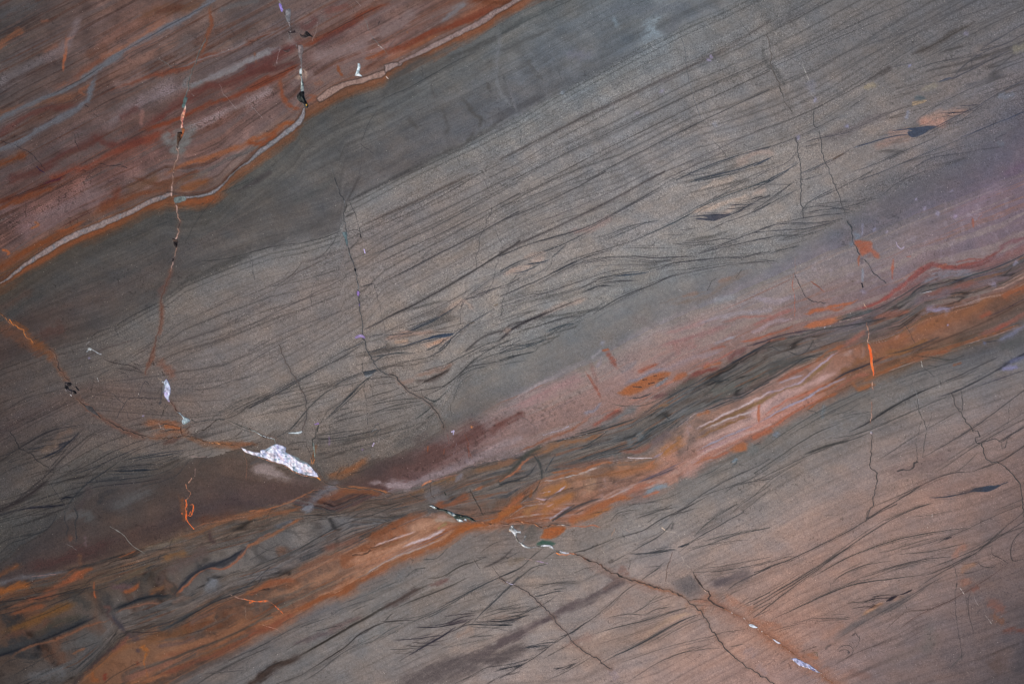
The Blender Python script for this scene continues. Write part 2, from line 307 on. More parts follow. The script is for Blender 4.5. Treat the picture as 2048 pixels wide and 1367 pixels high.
def run(text, echo=False):
    tile = None
    for line in text.strip().splitlines():
        line = line.replace(';', ' ').strip()
        if not line: continue
        if line[0] == '#':
            if len(line) == 3: tile = line[1:]
            continue
        k, cs, w_, a_, *pt = line.split()
        w_, a_ = float(w_), float(a_); p = tpts(tile, pt)
        if k in 'pq':
            poly = smooth(np.vstack([p, p[:1]]), 3)[:-1]; r = w_ * 3 + 3
            sy, sx = box(poly[:, 0].min() - r, poly[:, 1].min() - r, poly[:, 0].max() + r, poly[:, 1].max() + r)
            d = inside(poly, sy, sx, 1.0)
            e = w_ if k == 'p' else w_ * 1.6
            d = d + (.6 if k == 'p' else w_ * .8) * (FR1[sy, sx] + FR2[sy, sx]) * .8
            mixin(sy, sx, sm(e, -e, d) * a_ * (1 if k == 'p' else (1 + .22 * brk[sy, sx])), colr(cs)); continue
        if k == 'c':
            q = jag(p, 1.3); wd = max(w_ * 0.62, 0.62); a_ *= .6 if colr(cs)[0] > 110 else 1.15; f = dist_field(q, 6, 0.6)
            if f is None: continue
            sy, sx, d, u = f
            brkn = 0.55 + 0.45 * sm(-.5, .3, vn(u * len(q) * .7, u * 0 + len(q), 81))
            m = np.exp(-(d / wd) ** 2) * a_ * brkn
            mixin(sy, sx, np.clip(m, 0, 1), colr(cs)); Z[sy, sx] -= 0.00016 * m; continue
        if k == 'h':
            q = jag(smooth(p, 3), 0.7); f = dist_field(q, w_ * 2 + 4, 0.7)
            if f is None: continue
            sy, sx, d, u = f
            wl = w_ * .44 * (0.7 + .7 * vn(u * len(q) * .6, u * 0 + w_, 82)) + .2; d = d + .5 * FR2[sy, sx]
            lt = colr(cs)[0] > 150 and w_ < 1.9
            gr_ = sm(-.5, .2, vn(X[sy, sx] / 2.6, Y[sy, sx] / 2.6, 87)) * .75 + .25 if lt else 1
            mixin(sy, sx, sm(wl + .8, wl - .5, d) * a_ * gr_ * (1 + .12 * brk2[sy, sx]), colr(cs)); continue
        if k == 'd' and len(p) >= 5:
            p = np.vstack([p[:1], p[1:-1] * .5 + (p[:-2] + p[2:]) * .25, p[-1:]])
        q = smooth(p, 4)
        if k == 'd' and len(p) >= 4 and tile in ('B1', 'C0', 'C1', 'D0'):
            jm, im = np.searchsorted(gy, q[len(q) // 2, 1]), np.searchsorted(gx, q[len(q) // 2, 0])
            if STRAT[min(jm, NY - 1), min(im, NX - 1)] in (3, 4):           # laminae of the even bed are nearly straight
                co_ = np.polyfit(p[:, 0], p[:, 1], 2); xx = np.linspace(p[0, 0], p[-1, 0], 14); q = np.stack([xx, np.polyval(co_, xx)], 1)
        L_ = np.hypot(*(q[1:] - q[:-1]).T).sum()
        if echo and ((k == 'd' and L_ > 45) or (k == 's' and w_ < 13 and L_ > 40)):
            dr = q[-1] - q[0]; nr = np.array([-dr[1], dr[0]]) / max(np.hypot(*dr), 1e-6)
            for _ in range(4 if k == 'd' and w_ < 3.2 else 3):
                of = rng.uniform(2.5, 8.5) * rng.choice([-1, 1]) if k == 'd' else rng.uniform(.3, 1.1) * w_ * rng.choice([-1, 1])
                a0 = rng.uniform(0, .45); a1 = rng.uniform(.55, 1)
                i0, i1 = int(a0 * (len(q) - 1)), max(int(a1 * (len(q) - 1)), int(a0 * (len(q) - 1)) + 2)
                qq = q[i0:i1 + 1] + nr * of * np.linspace(1, rng.uniform(.3, 1), len(q[i0:i1 + 1]))[:, None] + dr / max(np.hypot(*dr), 1) * rng.uniform(-18, 18)
                if len(qq) < 3: continue
                ec = np.array(colr(cs)) * (1 if k == 'd' else rng.uniform(.82, 1.14))
                ECH.append((qq, (1.15 if k == 'd' else max(1.6, w_ * .3)) * rng.uniform(.7, 1.2), a_ * rng.uniform(.25, .62), ec))
        e0, e1 = [any(float(v) <= 12 or float(v) >= hi for v, hi in zip(pt[i].split(',')[:2], (2030, 1345))) for i in (0, -1)]
        if k == 'd':
            f = dist_field(q, w_ * 2.2 + 4, 0.4)
            if f is None: continue
            sy, sx, d, u = f
            env = np.clip(np.minimum(u * 5 + 2 * e0, (1 - u) * 5 + 2 * e1), 0, 1) ** .6
            wd = np.maximum(w_ * 0.345 * (0.45 + .55 * env) * (1 + .35 * vn(u * 7, u * 0 + w_ * 3, 83)), .55)
            m = np.exp(-(d / wd) ** 2) + 0.16 * np.exp(-(d / (wd * 2.6)) ** 2)
            m = np.clip(m * a_ * 1.06 * (0.25 + .75 * env) * (.9 + .32 * brk[sy, sx]), 0, 1)
            mixin(sy, sx, m, np.array(colr(cs)) - 8); Z[sy, sx] -= 0.00005 * m; continue
        reach = w_ * 1.7 + 6; f = dist_field(q, reach, 1.5)
        if f is None: continue
        sy, sx, d, u = f
        if k == 's':
            env = np.clip(np.minimum(u * 6 + .3 + e0, (1 - u) * 6 + .3 + e1), 0, 1)
            wd = w_ * .6 * (0.55 + .45 * env) * (1 + .25 * vn(u * 5, u * 0 + w_, 84))
            d = np.maximum(d + (w_ * .34 + .1) * FR1[sy, sx] + (w_ * .14 + .2) * FR2[sy, sx], 0)
            m = np.exp(-(d / wd) ** 2 * (1 + .3 * (d > wd))) * sm(reach, reach * .7, d)
            m = np.clip(m * min(1.15 * a_ + .05, 1) * env * (1 + .45 * brk[sy, sx] + .15 * brk2[sy, sx]), 0, 1)
            mixin(sy, sx, m, colr(cs))
        else:
            m = np.exp(-(d / (w_ * .75)) ** 2) * a_
            A = dict(m=PEB, m2=MOT, k2=SPK)[k]; A[sy, sx] = np.maximum(A[sy, sx], m)

STROKES_A = """
#A0
s 88,86,90 9 .8 1620,10 1100,300 700,550 400,720 150,840 0,900
s 84,80,83 9 .7 720,590 650,770 400,930 150,1080 0,1130
d g 1.5 .7 1600,30 1250,210 1100,300 700,560 400,715 250,780
d g 1.2 .5 1150,240 900,390 740,490
d k 1.1 .5 880,330 940,300
s 128,70,46 15 .6 1250,180 1050,330 900,400 780,440 650,560 400,690
s 122,78,62 20 .5 1300,30 1100,130 900,250 700,380
s 96,60,38 18 .5 1600,30 1400,60 1200,90 1050,130
s 82,80,80 8 .6 1950,0 1800,40 1650,90
s 118,66,40 6 .5 1600,60 1590,200 1560,290
d g 2 .5 1560,230 1400,290 1250,360 1130,400 1180,440
d g 1.2 .4 1780,130 1650,190 1570,230
s 118,80,66 9 .6 1180,330 1040,370 960,430 1060,480 1200,360
s r 8 .6 2040,250 1800,360 1550,440 1300,540 1100,600 850,690
d g 1.6 .6 1540,430 1420,490 1300,520 1230,570 
d t 1.2 .6 1200,450 1260,480 1310,520
s 108,104,106 5 .6 2040,220 1850,330 1600,430 1350,500
s 112,106,108 8 .7 2040,400 1850,470 1700,540 1550,620 1400,640
s 92,46,38 16 .7 2040,500 1800,600 1500,700 1250,860 1100,980
s r 7 .9 2040,590 1850,690 1700,750 1500,830 1400,880 1200,950 1050,1000
s 116,52,34 12 .7 1300,980 1000,1100 800,1180 650,1260 400,1350
s 118,98,94 18 .6 2040,690 1850,790 1600,900 1450,980
m w 20 .9 2040,720 1850,800 1600,900 1450,960
m w 22 .8 1400,640 1250,690 1050,790 900,880 800,960
m w 20 .7 350,450 200,520 0,620
m w 18 .8 700,900 600,1010 450,1060 300,1200 0,1365
s 108,92,92 22 .6 1400,640 1250,690 1050,790 900,880 820,960
s 92,84,84 16 .5 350,450 200,520 0,620
s 98,96,92 22 .8 1400,980 1350,1080 1330,1180
s 94,92,88 14 .6 1500,930 1390,1100 1380,1200
s o 8 .7 2040,1020 1850,1100 1650,1170 1500,1210 1350,1260 1250,1320
s 84,78,74 6 .6 2040,1080 1800,1180 1600,1270 1450,1340
d g 1.5 .5 2040,1090 1800,1190 1600,1290 1500,1340
s 146,74,42 4.5 .85 560,270 500,300 495,380 485,450 480,540
s 120,70,50 7 .5 440,340 330,410
s 120,66,44 5 .5 300,170 370,160
s o 12 .4 180,220 60,290 0,350
s 74,72,72 14 .5 300,20 150,80 0,140
d g 1.4 .7 340,0 200,70 60,130 0,145
d g 1.2 .6 200,170 80,210 0,260
s 100,50,26 12 .8 200,1160 100,1200 0,1240
s 80,42,36 14 .6 800,1010 600,1120 450,1200 300,1290 100,1360
s 84,44,38 14 .5 1050,820 900,900
s 90,42,34 12 .5 1100,1060 850,1100 700,1010
s 140,90,78 8 .5 1080,840 1060,960
s 138,76,48 5 .4 680,640 610,680 640,720
s 90,46,38 12 .5 640,780 500,800 300,850 0,1000
s 110,66,44 12 .5 600,700 500,740 300,790 0,860
d g 1.2 .5 400,720 250,800 0,870
d g 1.2 .4 640,740 400,800 200,840 0,910
d g 1 .4 660,770 560,830
d k 1.3 .7 640,795 670,815
s 120,92,84 12 .5 850,650 950,640 1100,560
d g 1.5 .6 840,720 920,700 1010,670 1150,600
d g 1.2 .5 660,860 780,810 900,760
c k 1.2 .6 0,1065 120,1100 240,1170 290,1230 340,1290
c k 1.1 .6 560,1010 570,1080 600,1130
c k 1.1 .6 760,1240 830,1260 900,1250 960,1275
c k 1.1 .5 960,1275 860,1255 760,1270 720,1280 650,1365
h 38,28,56 1.8 .9 275,1265 300,1290 335,1310
c w 0.9 .5 1665,640 1690,700 1740,760 1800,830
c w 0.9 .5 1870,730 1910,820 1960,870 1990,900
#B0
s 104,102,104 5 .7 210,220 100,260 0,300
s 96,54,38 10 .5 230,200 100,260 0,320
s 108,104,106 8 .7 250,370 100,410 0,470
s 112,62,40 4 .6 40,400 55,480
s 90,46,42 16 .7 380,320 250,400 100,470 0,520
s r 8 .9 370,500 200,590 100,640 0,680
d k 1.2 .6 370,500 200,570 60,640 0,665
s 82,42,36 8 .5 350,480 150,520 0,560
s r 9 .9 1060,30 950,60 850,110 720,200 600,260 500,310 380,370
d k 1.1 .6 1000,40 850,115 760,160 640,220 550,280
s 84,46,44 12 .5 840,140 700,230 500,330
s 110,60,50 12 .5 760,60 650,70 560,100
s 90,50,46 14 .5 500,130 450,200 380,190
s 94,80,80 8 .4 480,60 350,110 330,200
s 126,104,100 16 .5 1280,80 1150,180 1000,260 850,290
s 104,100,102 8 .7 1650,30 1580,60 1500,120 1440,160
s r 12 .8 1900,30 1750,110 1600,160 1450,210 1300,280 1150,360 980,430
s 96,46,22 12 .7 2000,0 1850,20 1720,10
s 134,72,38 6 .6 1420,260 1300,320 1170,370
s 130,62,32 6 .6 1050,400 950,420 860,440
s 92,52,38 7 .5 1030,440 940,470 860,520
s 150,84,44 4 .6 1190,240 1200,250
d k 1 .6 970,190 985,160
s 122,100,96 22 .5 460,440 700,400 900,330
s 130,78,56 9 .5 560,620 480,640
s 128,62,34 7 .7 230,600 250,720 300,800 380,830
s 128,64,32 4 .8 660,485 665,520 690,580
s 120,100,96 14 .4 300,640 500,560
s 150,120,100 5 .6 340,590 390,580 400,530 430,550 420,610
s 130,66,38 8 .6 440,720 480,740 420,770
s o 8 .7 320,910 250,960 150,1020 0,1080
s 132,66,30 5 .7 200,960 280,940 340,920
s 124,58,28 9 .8 0,1090 100,1090 200,1000
d g 1.5 .4 1030,390 1100,300 1130,260
c t 1 .6 860,120 890,190 930,290 980,340 1040,410
h 34,40,42 2 .9 930,295 945,300
h 190,190,180 1.4 .8 975,345 1010,375
c w 0.9 .5 510,170 500,240 470,310
c w 1 .8 200,480 210,420 225,370
c w 1 .5 800,0 840,45
s 64,64,62 16 .55 1350,420 1200,520 1080,640 990,760
d 54,58,60 1.6 .8 1700,400 1500,490 1350,590 1200,670 1060,735 990,750 970,800
d 60,62,62 2.2 .6 970,800 880,820 780,870
d 62,62,60 4 .5 960,800 870,830 700,930 540,1010
s 60,60,58 8 .4 2040,170 1850,290 1700,360 1500,440
d 56,58,60 2 .5 2040,200 1900,260 1800,300
d 56,58,60 1.4 .6 970,830 960,860 890,930 875,1000 840,1080
c 52,52,54 1.2 .5 1300,510 1310,580
c 52,52,54 1.3 .6 840,1090 870,1120 940,1160
c 60,60,62 1 .5 530,1010 550,1060
c 60,60,62 1 .5 830,1365 840,1280 850,1200 840,1100
c 62,62,62 1 .5 300,1195 400,1140 490,1110
c 60,64,66 1 .4 580,1150 620,1260 640,1365
s 66,64,60 8 .5 1620,740 1700,860 1750,900 1740,980
s 66,64,60 6 .4 1790,620 1820,690
s 66,64,60 6 .4 1700,1000 1640,1080
s 66,64,60 7 .35 1450,820 1500,960 1460,1020
s 66,64,60 7 .35 1200,900 1280,990
s 66,64,60 6 .3 1370,640 1400,760
s 66,64,60 10 .3 1240,540 1100,700
s 106,110,112 7 .4 1870,570 1900,700 2000,830
s 104,108,112 10 .3 1880,200 1870,560
s 62,60,58 10 .4 1960,880 1850,960 1700,1050 1500,1150 1300,1240 1100,1350
#C0
d 56,62,62 3 .5 540,0 440,50 250,130 0,260
s 70,76,76 12 .4 440,50 250,130 0,230
s 70,72,72 6 .4 400,230 200,300 0,380
s 120,140,150 16 .4 1230,110 1130,200 1230,270
s 116,134,144 18 .4 1200,250 1080,320
s 108,130,142 10 .4 860,130 910,200
s 84,92,100 26 .5 1450,30 1300,60 1100,80 800,60
s 80,84,90 16 .4 1330,120 1300,200 1250,240
s 104,104,120 16 .3 500,400 700,420
s 116,130,140 7 .5 470,680 490,700
c 150,170,180 .9 .5 930,200 910,235
c w .9 .6 1135,320 1160,360 1190,370
s 76,80,84 16 .45 1100,370 1000,420 800,500 600,600 450,680
s 66,66,68 14 .5 340,720 200,790 0,900
s 66,68,68 6 .4 30,560 60,640 120,850
s 108,108,112 6 .4 50,600 130,850
s 72,72,70 8 .4 200,440 240,540 350,620
s 72,76,78 5 .4 440,500 470,600
d 74,68,66 7 .6 0,1210 300,1060 600,910 800,800 1000,700 1200,610 1420,520 1700,420 1900,290
d 74,68,66 6 .4 1420,480 1650,390 1900,260 2048,150
d 78,74,74 1.6 .5 0,1310 400,1130 700,990 760,960
d 70,68,68 2.2 .7 100,1365 500,1160 800,1020 1000,920 1200,820 1450,715 1700,620 2040,440
d 66,62,60 2.5 .7 350,1365 700,1180 1000,1040 1200,930 1500,790 1800,650 2040,540
d 72,70,70 1.8 .6 440,1365 800,1170 1100,1020 1300,920 1500,830
d 60,60,62 2.5 .8 660,1365 900,1240 1200,1080 1520,915 1800,800 2040,680
d 80,78,80 1.5 .5 850,1365 1100,1250 1400,1090 1700,950 2040,780
d 80,76,78 3 .6 1100,1365 1400,1240 1700,1110 2040,950
d 78,72,74 3 .5 1250,1365 1500,1240 1750,1130 1850,1070
d 74,74,74 1.5 .5 180,960 300,890 600,740 1000,540 1200,430 1300,390
d 84,84,86 4 .4 860,650 950,600 1000,600
d 88,86,86 8 .3 900,870 1100,770 1250,690
d 48,56,66 2.5 .85 1340,1365 1560,1250 1780,1190 1900,1150 2040,1115
d 44,54,68 3 .85 1480,1365 1700,1310 1850,1270 2040,1205
d 60,60,66 1.5 .7 1540,1365 1740,1320 1830,1290
s 152,126,112 12 .5 1780,1250 1900,1180 2040,1160
s 128,118,150 5 .8 1600,420 1620,440
s 128,118,150 4 .7 1570,450 1610,460
s 122,116,140 8 .5 1220,680 1240,700
s 128,124,136 8 .5 1040,850 1050,870
s 124,130,144 8 .4 1600,940 1640,960
s 90,86,90 9 .4 1200,620 1290,590
c 66,72,78 1 .6 1360,250 1400,370 1415,520 1440,640 1480,780 1520,900
c 60,64,66 1.1 .5 160,1110 165,1020 160,980 280,905
c 70,72,72 1 .5 1810,160 1860,220 1910,290
c 72,76,78 1.2 .5 1970,0 1980,160
c 60,60,60 1 .6 1620,1080 1660,1110 1740,1205
c 60,60,60 1 .6 1850,1100 1900,1110 1960,1150
#D0
s 76,76,78 10 .4 420,60 300,110 150,200
d 72,70,72 1.8 .6 170,210 420,70 520,10
d 66,66,68 3 .55 1190,0 1000,90 700,210 460,330 160,460 0,560
d 66,66,68 1.8 .6 1100,100 850,200 600,300 430,380 160,500 0,580
d 66,66,68 1.6 .5 1450,20 1180,160 1000,260 700,390 500,490 200,640 0,720
d 66,66,70 4 .45 1700,0 1450,110 1250,220 1180,240 940,280 700,400
d 66,66,68 2 .5 2000,0 1700,120 1400,160 1150,270 1000,370 800,450 600,570
s 66,60,56 9 .6 1660,170 1500,250 1350,350 1200,410
d 56,50,48 3 .6 1660,170 1500,260 1350,350 1190,420
s 64,58,56 9 .6 1050,510 950,570 850,620
d 58,56,56 2 .6 1150,420 1040,490 900,600 700,710 500,800 300,900 0,1000
d 60,60,62 2 .7 2048,70 1850,160 1700,250 1450,340 1250,470
d 62,62,66 2.5 .75 1790,410 1700,420 1500,460 1350,470 1190,540
d 54,56,66 2 .8 2048,260 1900,340 1800,380 1700,400 1550,540 1500,600
d 52,56,66 2.2 .7 1850,350 1720,380 2048,180
d 50,52,64 2.6 .85 1960,370 1800,450 1650,540 1500,600 1440,620
p 52,62,82 1 .8 1400,620 1440,602 1500,592 1480,604 1440,615
d 66,66,70 1.2 .6 1400,620 1260,640 1100,700
d 66,66,72 2.2 .6 1190,480 1100,500 1050,515
s 66,66,72 7 .4 1600,650 1750,620 1900,560
d 60,60,66 2 .7 1750,630 1600,680 1500,740 1350,830 1260,880 1200,950
d 62,62,66 3 .5 2048,360 1950,430 1800,560 1720,620
d 64,62,68 2.2 .6 860,730 750,800 720,830
d 64,62,66 2 .7 690,870 550,920 460,980 330,1050 0,1150
s 150,112,94 16 .6 1640,850 1500,870 1350,900 1250,900
s 158,110,92 12 .7 1480,920 1380,940 1240,920
s 150,112,96 12 .5 1000,1010 1080,1010 1180,990
s 138,106,92 16 .5 1190,1040 1100,1060 900,1100
s 132,118,90 9 .6 820,660 920,640
s 126,116,96 9 .5 1250,680 1400,640 
s 124,116,90 14 .5 2048,360 1960,370 
p 140,116,86 1 .9 1195,770 1290,752 1295,770 1200,800
q 60,76,84 3 .9 1210,740 1240,722 1280,730 1285,750 1220,758
s 120,128,152 7 .5 1150,900 1170,830
d 36,50,76 2.5 .9 1040,995 1200,975 1300,962 1400,955
p 44,56,78 1 .85 1090,990 1270,960 1390,955 1330,985 1300,1005 1230,1035 1190,1035 1160,1005 1200,990 1150,985
d 36,50,76 2.6 .9 1200,1020 1050,1030 950,1060 850,1090 750,1120
d 50,56,70 2 .7 1230,1040 1500,900 1640,840 1720,800 1850,700 2048,610
d 60,60,70 1.5 .7 1500,915 1400,970 1250,1060
d 40,42,58 1.6 .9 1410,860 1500,855 1580,855 1650,830
d 46,46,60 1.3 .8 1560,800 1650,800 1710,795
d 50,46,56 1.5 .8 1450,870 1520,860 1600,850
d 50,50,64 2 .8 1840,1050 1920,1010
d 44,54,76 2 .85 1570,1045 1660,1020 1800,940 1950,900 2048,850
d 60,60,70 1.2 .7 1510,960 1640,870 1740,790
d 66,62,68 2.5 .6 1250,770 1100,820 950,890 750,990 550,1030 400,1070
s 92,84,84 14 .5 1000,850 750,960 550,1060
d 60,60,68 2.2 .7 350,1100 450,1060 600,1030 750,990
d 60,60,68 1.4 .7 360,1115 450,1100 510,1080
d 58,56,64 1.6 .7 740,1120 640,1190 500,1260 400,1310
d 96,66,40 1.6 .9 680,1160 600,1205
d 50,60,72 1.7 .8 590,1205 450,1275 350,1320
d 48,60,76 3 .85 0,1260 100,1210 140,1185
d 48,60,76 2.6 .8 110,1365 250,1290 330,1240
d 62,60,66 1.3 .7 0,1360 80,1310 250,1230 350,1120
d 54,58,68 2 .7 1400,1030 1250,1100 1050,1180 900,1260 750,1300
d 56,60,70 2 .7 1640,1030 1450,1090 1250,1200 1000,1290 800,1365
d 64,64,72 3 .6 1740,1130 1600,1160 1350,1200 1150,1320
d 64,64,72 3 .5 1900,1110 1700,1140
d 64,64,72 1.5 .5 2048,600 1800,720 1600,850 1400,1000
s 84,84,92 10 .4 2000,950 1800,1050 1600,1130
s 100,112,130 9 .4 1850,740 1980,720
s 96,108,122 9 .4 1850,1100 1900,1080
s 92,70,92 16 .4 2048,1250 1900,1330
s 118,120,160 6 .6 1180,500 1190,510
s 112,108,140 9 .4 1580,250 1620,270
s 118,118,148 7 .5 460,740 480,760
s 120,120,150 7 .5 700,940 720,960
s 112,110,140 7 .6 320,1040 340,1060
s 112,114,130 16 .3 430,600 450,700
c 220,215,200 1.3 .8 368,485 385,530 405,580 418,610
c 56,56,58 1.1 .5 460,830 490,810
c 54,54,58 1.2 .5 1620,300 1640,420 1660,520
s 64,64,62 6 .4 60,320 80,450 200,600 230,700
s 118,118,120 6 .3 200,700 230,780 
#A1
s 140,124,122 0.1 .1 0,860 10,850
s 88,42,26 10 .8 500,40 350,110 200,180 0,250
s 108,52,26 8 .8 420,120 280,180 150,230 0,300
d k 1.1 .7 520,30 450,60 380,90 310,120 150,180 40,230
s 74,30,44 3 .6 470,50 420,75 320,105
s 112,84,84 30 .5 800,150 550,280 300,400 100,480
m w 34 .9 700,60 500,200 300,300 150,400 0,470
m w 22 .5 1000,20 800,120
s 92,48,28 9 .6 1500,0 1350,60 1200,100 1000,60
s 102,48,30 14 .6 900,120 850,230 750,290
s 106,56,32 10 .7 1300,120 1100,180 900,240 700,330
s 112,56,26 14 .8 600,410 420,510 300,570 150,640 0,740
s 128,62,30 5 .6 650,380 500,450 400,470
s 144,74,34 4 .7 260,390 300,420 240,440
s 150,74,34 3 .8 20,600 80,620 60,640
s 94,60,36 7 .6 300,580 200,680 0,800
d g 1.2 .6 300,590 280,640 150,720 0,790
d 70,30,26 1.2 .6 720,300 600,360 450,440
s 96,64,44 14 .6 1200,40 1100,100 950,150
s 98,82,68 9 .5 1600,20 1400,60 1350,130
s 124,66,30 16 .6 1600,80 1450,110 1370,150
s 128,64,30 12 .8 1640,200 1500,240 1380,250
s 122,62,30 6 .8 1280,210 1050,310 800,430 600,530 400,650 150,790 0,870
s 66,60,52 14 .4 1300,300 1100,340 900,460 700,540 500,640 300,760 0,900
d 56,56,56 1.6 .6 1640,200 1560,290 1530,330 1450,440 1400,560
d 60,60,60 1.4 .6 1540,310 1400,350 1250,390 1150,450 1000,510 850,570 700,640
d 60,60,60 1.2 .5 1300,390 1150,430 1000,490
d 58,56,54 1.6 .5 1300,570 1150,640 1000,700 900,760 800,790
s 62,60,58 10 .4 1300,600 1100,720 900,800 600,850
d 58,54,52 1.5 .7 250,900 100,980 0,1035
s 80,58,48 12 .4 240,910 100,1000 0,1060
s 96,60,52 10 .4 1300,740 1260,850 1200,950
s 112,64,44 7 .5 1230,1000 1220,1150 1200,1270
s 58,52,52 8 .5 2040,10 1900,100 1750,180
d 54,56,54 2 .6 1950,40 1800,120 1650,180
d 50,52,52 1.8 .7 2040,590 1850,650 1700,670 1620,690 1530,690
s 62,60,56 12 .5 1900,630 1700,720 1500,800 1400,860
s 64,60,56 8 .4 1500,760 1400,850 1250,960
d 50,50,50 1.8 .8 1220,1000 1100,1050 1000,1100 900,1160 865,1205
d 54,52,52 2.4 .6 860,1195 760,1220 700,1260 680,1290
d 78,70,68 3 .4 1950,870 1700,1000 1500,1110 1300,1190
d 78,70,68 6 .4 2048,1000 1700,1180 1400,1290 1200,1350
d 80,72,70 4 .4 2048,1120 1800,1220 1600,1310 1450,1365
d 74,66,64 4 .4 1160,1310 1060,1365
d 78,72,70 3 .35 2048,960 1850,1080 1650,1170 1500,1250
c 56,54,58 1 .6 1225,1030 1280,1045
c 60,60,66 1 .6 1300,1100 1380,1100 1420,1095
c 54,54,54 1 .6 870,1210 900,1275
c 60,60,60 1 .4 1460,470 1510,500
c 60,60,60 1 .4 1900,670 1920,760 1935,830
c 60,60,60 1 .5 690,1010 710,970 750,980 830,960
s 120,62,24 8 .5 60,1150 180,1200 240,1280
s 104,60,38 26 .4 0,1200 200,1280 300,1365
s 78,48,40 20 .4 500,1180 300,1250
c w 1 .7 650,1330 660,1310 680,1300
s 178,190,186 3 .7 670,1350 690,1358
#B1
s 70,72,70 16 .35 650,20 500,160 300,260
d 62,60,60 9 .5 1200,0 1050,80 900,160 800,210 740,240
d 64,60,58 6 .5 830,30 800,120 760,180 720,260
d 62,60,58 4 .8 730,250 710,290 700,320 710,360
s 68,66,64 12 .4 690,290 500,400 300,500 0,610
d 54,54,54 1.8 .75 680,465 600,490 520,530 450,545 380,555
d 58,56,56 2.5 .6 380,558 280,565 150,585 0,630
d 70,64,60 5 .5 800,320 760,340 720,360
d 60,58,58 1.4 .8 795,325 760,330 720,360
d 60,58,58 1.6 .7 670,465 640,560 610,600 550,640 440,690
d 62,58,56 1.5 .7 730,465 800,450 840,470
d 62,58,56 1.6 .7 840,520 800,555 750,605
d 84,76,74 8 .35 700,600 600,640 450,690 380,710
d 70,62,60 1.6 .7 400,690 370,740 270,830 170,880
d 80,70,66 3 .5 720,600 560,690 300,800 0,950
d 84,72,68 2.5 .4 700,660 500,740 300,850 0,1000
d 84,72,66 2 .35 450,840 250,940 0,1060
d 72,66,66 2.2 .65 795,790 700,830 550,890 450,955 200,1080 0,1180
d 84,74,70 1.5 .5 480,1030 300,1110 100,1200
d 76,70,70 2.2 .55 820,1030 700,1060 500,1130 220,1250 0,1365
d 88,80,78 1.5 .4 800,1200 600,1290 400,1365
d 90,82,80 2 .3 750,900 500,1010 250,1130 0,1240
d 78,68,62 7 .6 830,430 900,400 1100,300 1300,220 1500,120 1700,20
d 64,58,56 2 .7 860,475 1000,420 1200,310 1400,240 1600,140 1740,20
d 66,60,58 1.8 .6 850,430 1000,350 1150,290 1280,220
d 70,66,66 2 .5 870,580 950,530 1200,430 1400,330 1700,180 2048,30
d 66,64,64 2 .65 780,680 900,660 1000,620 1200,530 1500,380 1800,210
d 66,64,64 1.8 .6 895,665 1000,615 1300,480 1500,380 1850,190 2048,90
d 66,62,62 2.5 .7 830,750 920,735 1100,660 1300,540 1500,450 1750,340 1850,260 2048,180
d 78,72,72 1.6 .45 920,750 1200,640 1500,480 1750,380 2048,230
d 52,52,56 2.8 .85 840,890 900,870 940,860
d 54,52,56 2.8 .85 945,880 1150,780 1300,690 1500,610 1750,480 1850,410 2040,310
d 76,72,74 1.4 .5 1300,660 1450,560 1700,440
d 84,78,78 1.5 .4 1000,960 1200,860 1500,740 1700,660 1850,560 2048,430
d 84,78,78 1.5 .4 1100,870 1400,770 1700,640 1950,510 2048,460
d 60,56,56 4.5 .85 870,1200 1020,1145 1250,1020 1500,880 1700,750 1850,680 1950,590 2048,540
d 58,56,58 2.2 .7 860,1210 1020,1140
d 66,60,60 2.2 .65 920,1280 1020,1240 1200,1150 1500,1000 1630,940 1700,880
d 40,52,64 2.8 .9 1030,1300 1150,1250 1300,1190 1500,1090 1630,980
d 46,52,62 1.8 .8 1100,1280 1300,1180 1480,1080
d 60,60,66 1.6 .6 1500,1090 1650,960 1800,830 1950,760 2048,710
d 58,56,62 2 .75 1640,985 1750,930 1820,905 1950,880 2048,820
d 58,56,60 2 .7 1600,1050 1640,980 1720,960 1850,900
s 164,124,102 9 0.45 1040,1290 1200,1250 1400,1230
s 168,126,100 7 0.52 1320,1330 1400,1320 1530,1260
s 162,130,110 8 0.30 1700,1060 1600,1000 1400,1130
s 162,126,106 8 0.30 1920,790 2048,740
p 42,58,80 1 .85 1300,1292 1380,1262 1440,1248 1545,1232 1520,1252 1470,1272 1400,1278
d 40,50,66 2.6 .85 1540,1235 1400,1262 1280,1300 1150,1340
d 60,52,52 1.4 .7 1540,1225 1400,1230 1320,1250
d 52,56,66 2.4 .85 1430,1365 1500,1300 1600,1210 1700,1130 1850,1050
d 100,74,44 1.3 .8 1660,1165 1700,1150
d 100,74,44 1.2 .8 1850,1030 1880,1015
d 60,58,62 1.8 .7 1340,1365 1450,1310 1550,1230
d 62,58,58 5 .6 1640,1365 1800,1250 2048,1190
d 56,56,62 1.8 .7 1900,1365 2048,1290
d 66,66,70 1.5 .5 1650,1200 1850,1120 2048,1040
d 46,54,62 2.5 .8 730,1365 800,1335 870,1300
d 58,60,66 1.8 .7 900,1275 960,1250 1030,1245
d 60,62,68 2.5 .7 1020,1255 1200,1240 1260,1220
c 54,54,56 1.1 .6 755,245 790,320 820,400 840,500
c 54,54,56 1.1 .5 935,810 950,900 985,1030 1010,1150 1030,1240 1035,1365
c 64,60,60 1 .5 1770,60 1830,190 1800,220
c 60,58,60 1.2 .7 1830,280 1830,330 1790,370 1790,430 1740,500 1740,600 1710,660 1715,740
c 60,58,60 1 .5 1380,430 1400,500 1440,545
c 60,58,60 1 .5 1850,400 1890,520 1920,590
c 60,58,60 1 .6 1890,670 1860,740 1840,850 1810,910 1750,950
c 60,58,60 1.1 .6 1640,910 1620,970 1600,1050 1595,1140 1600,1170
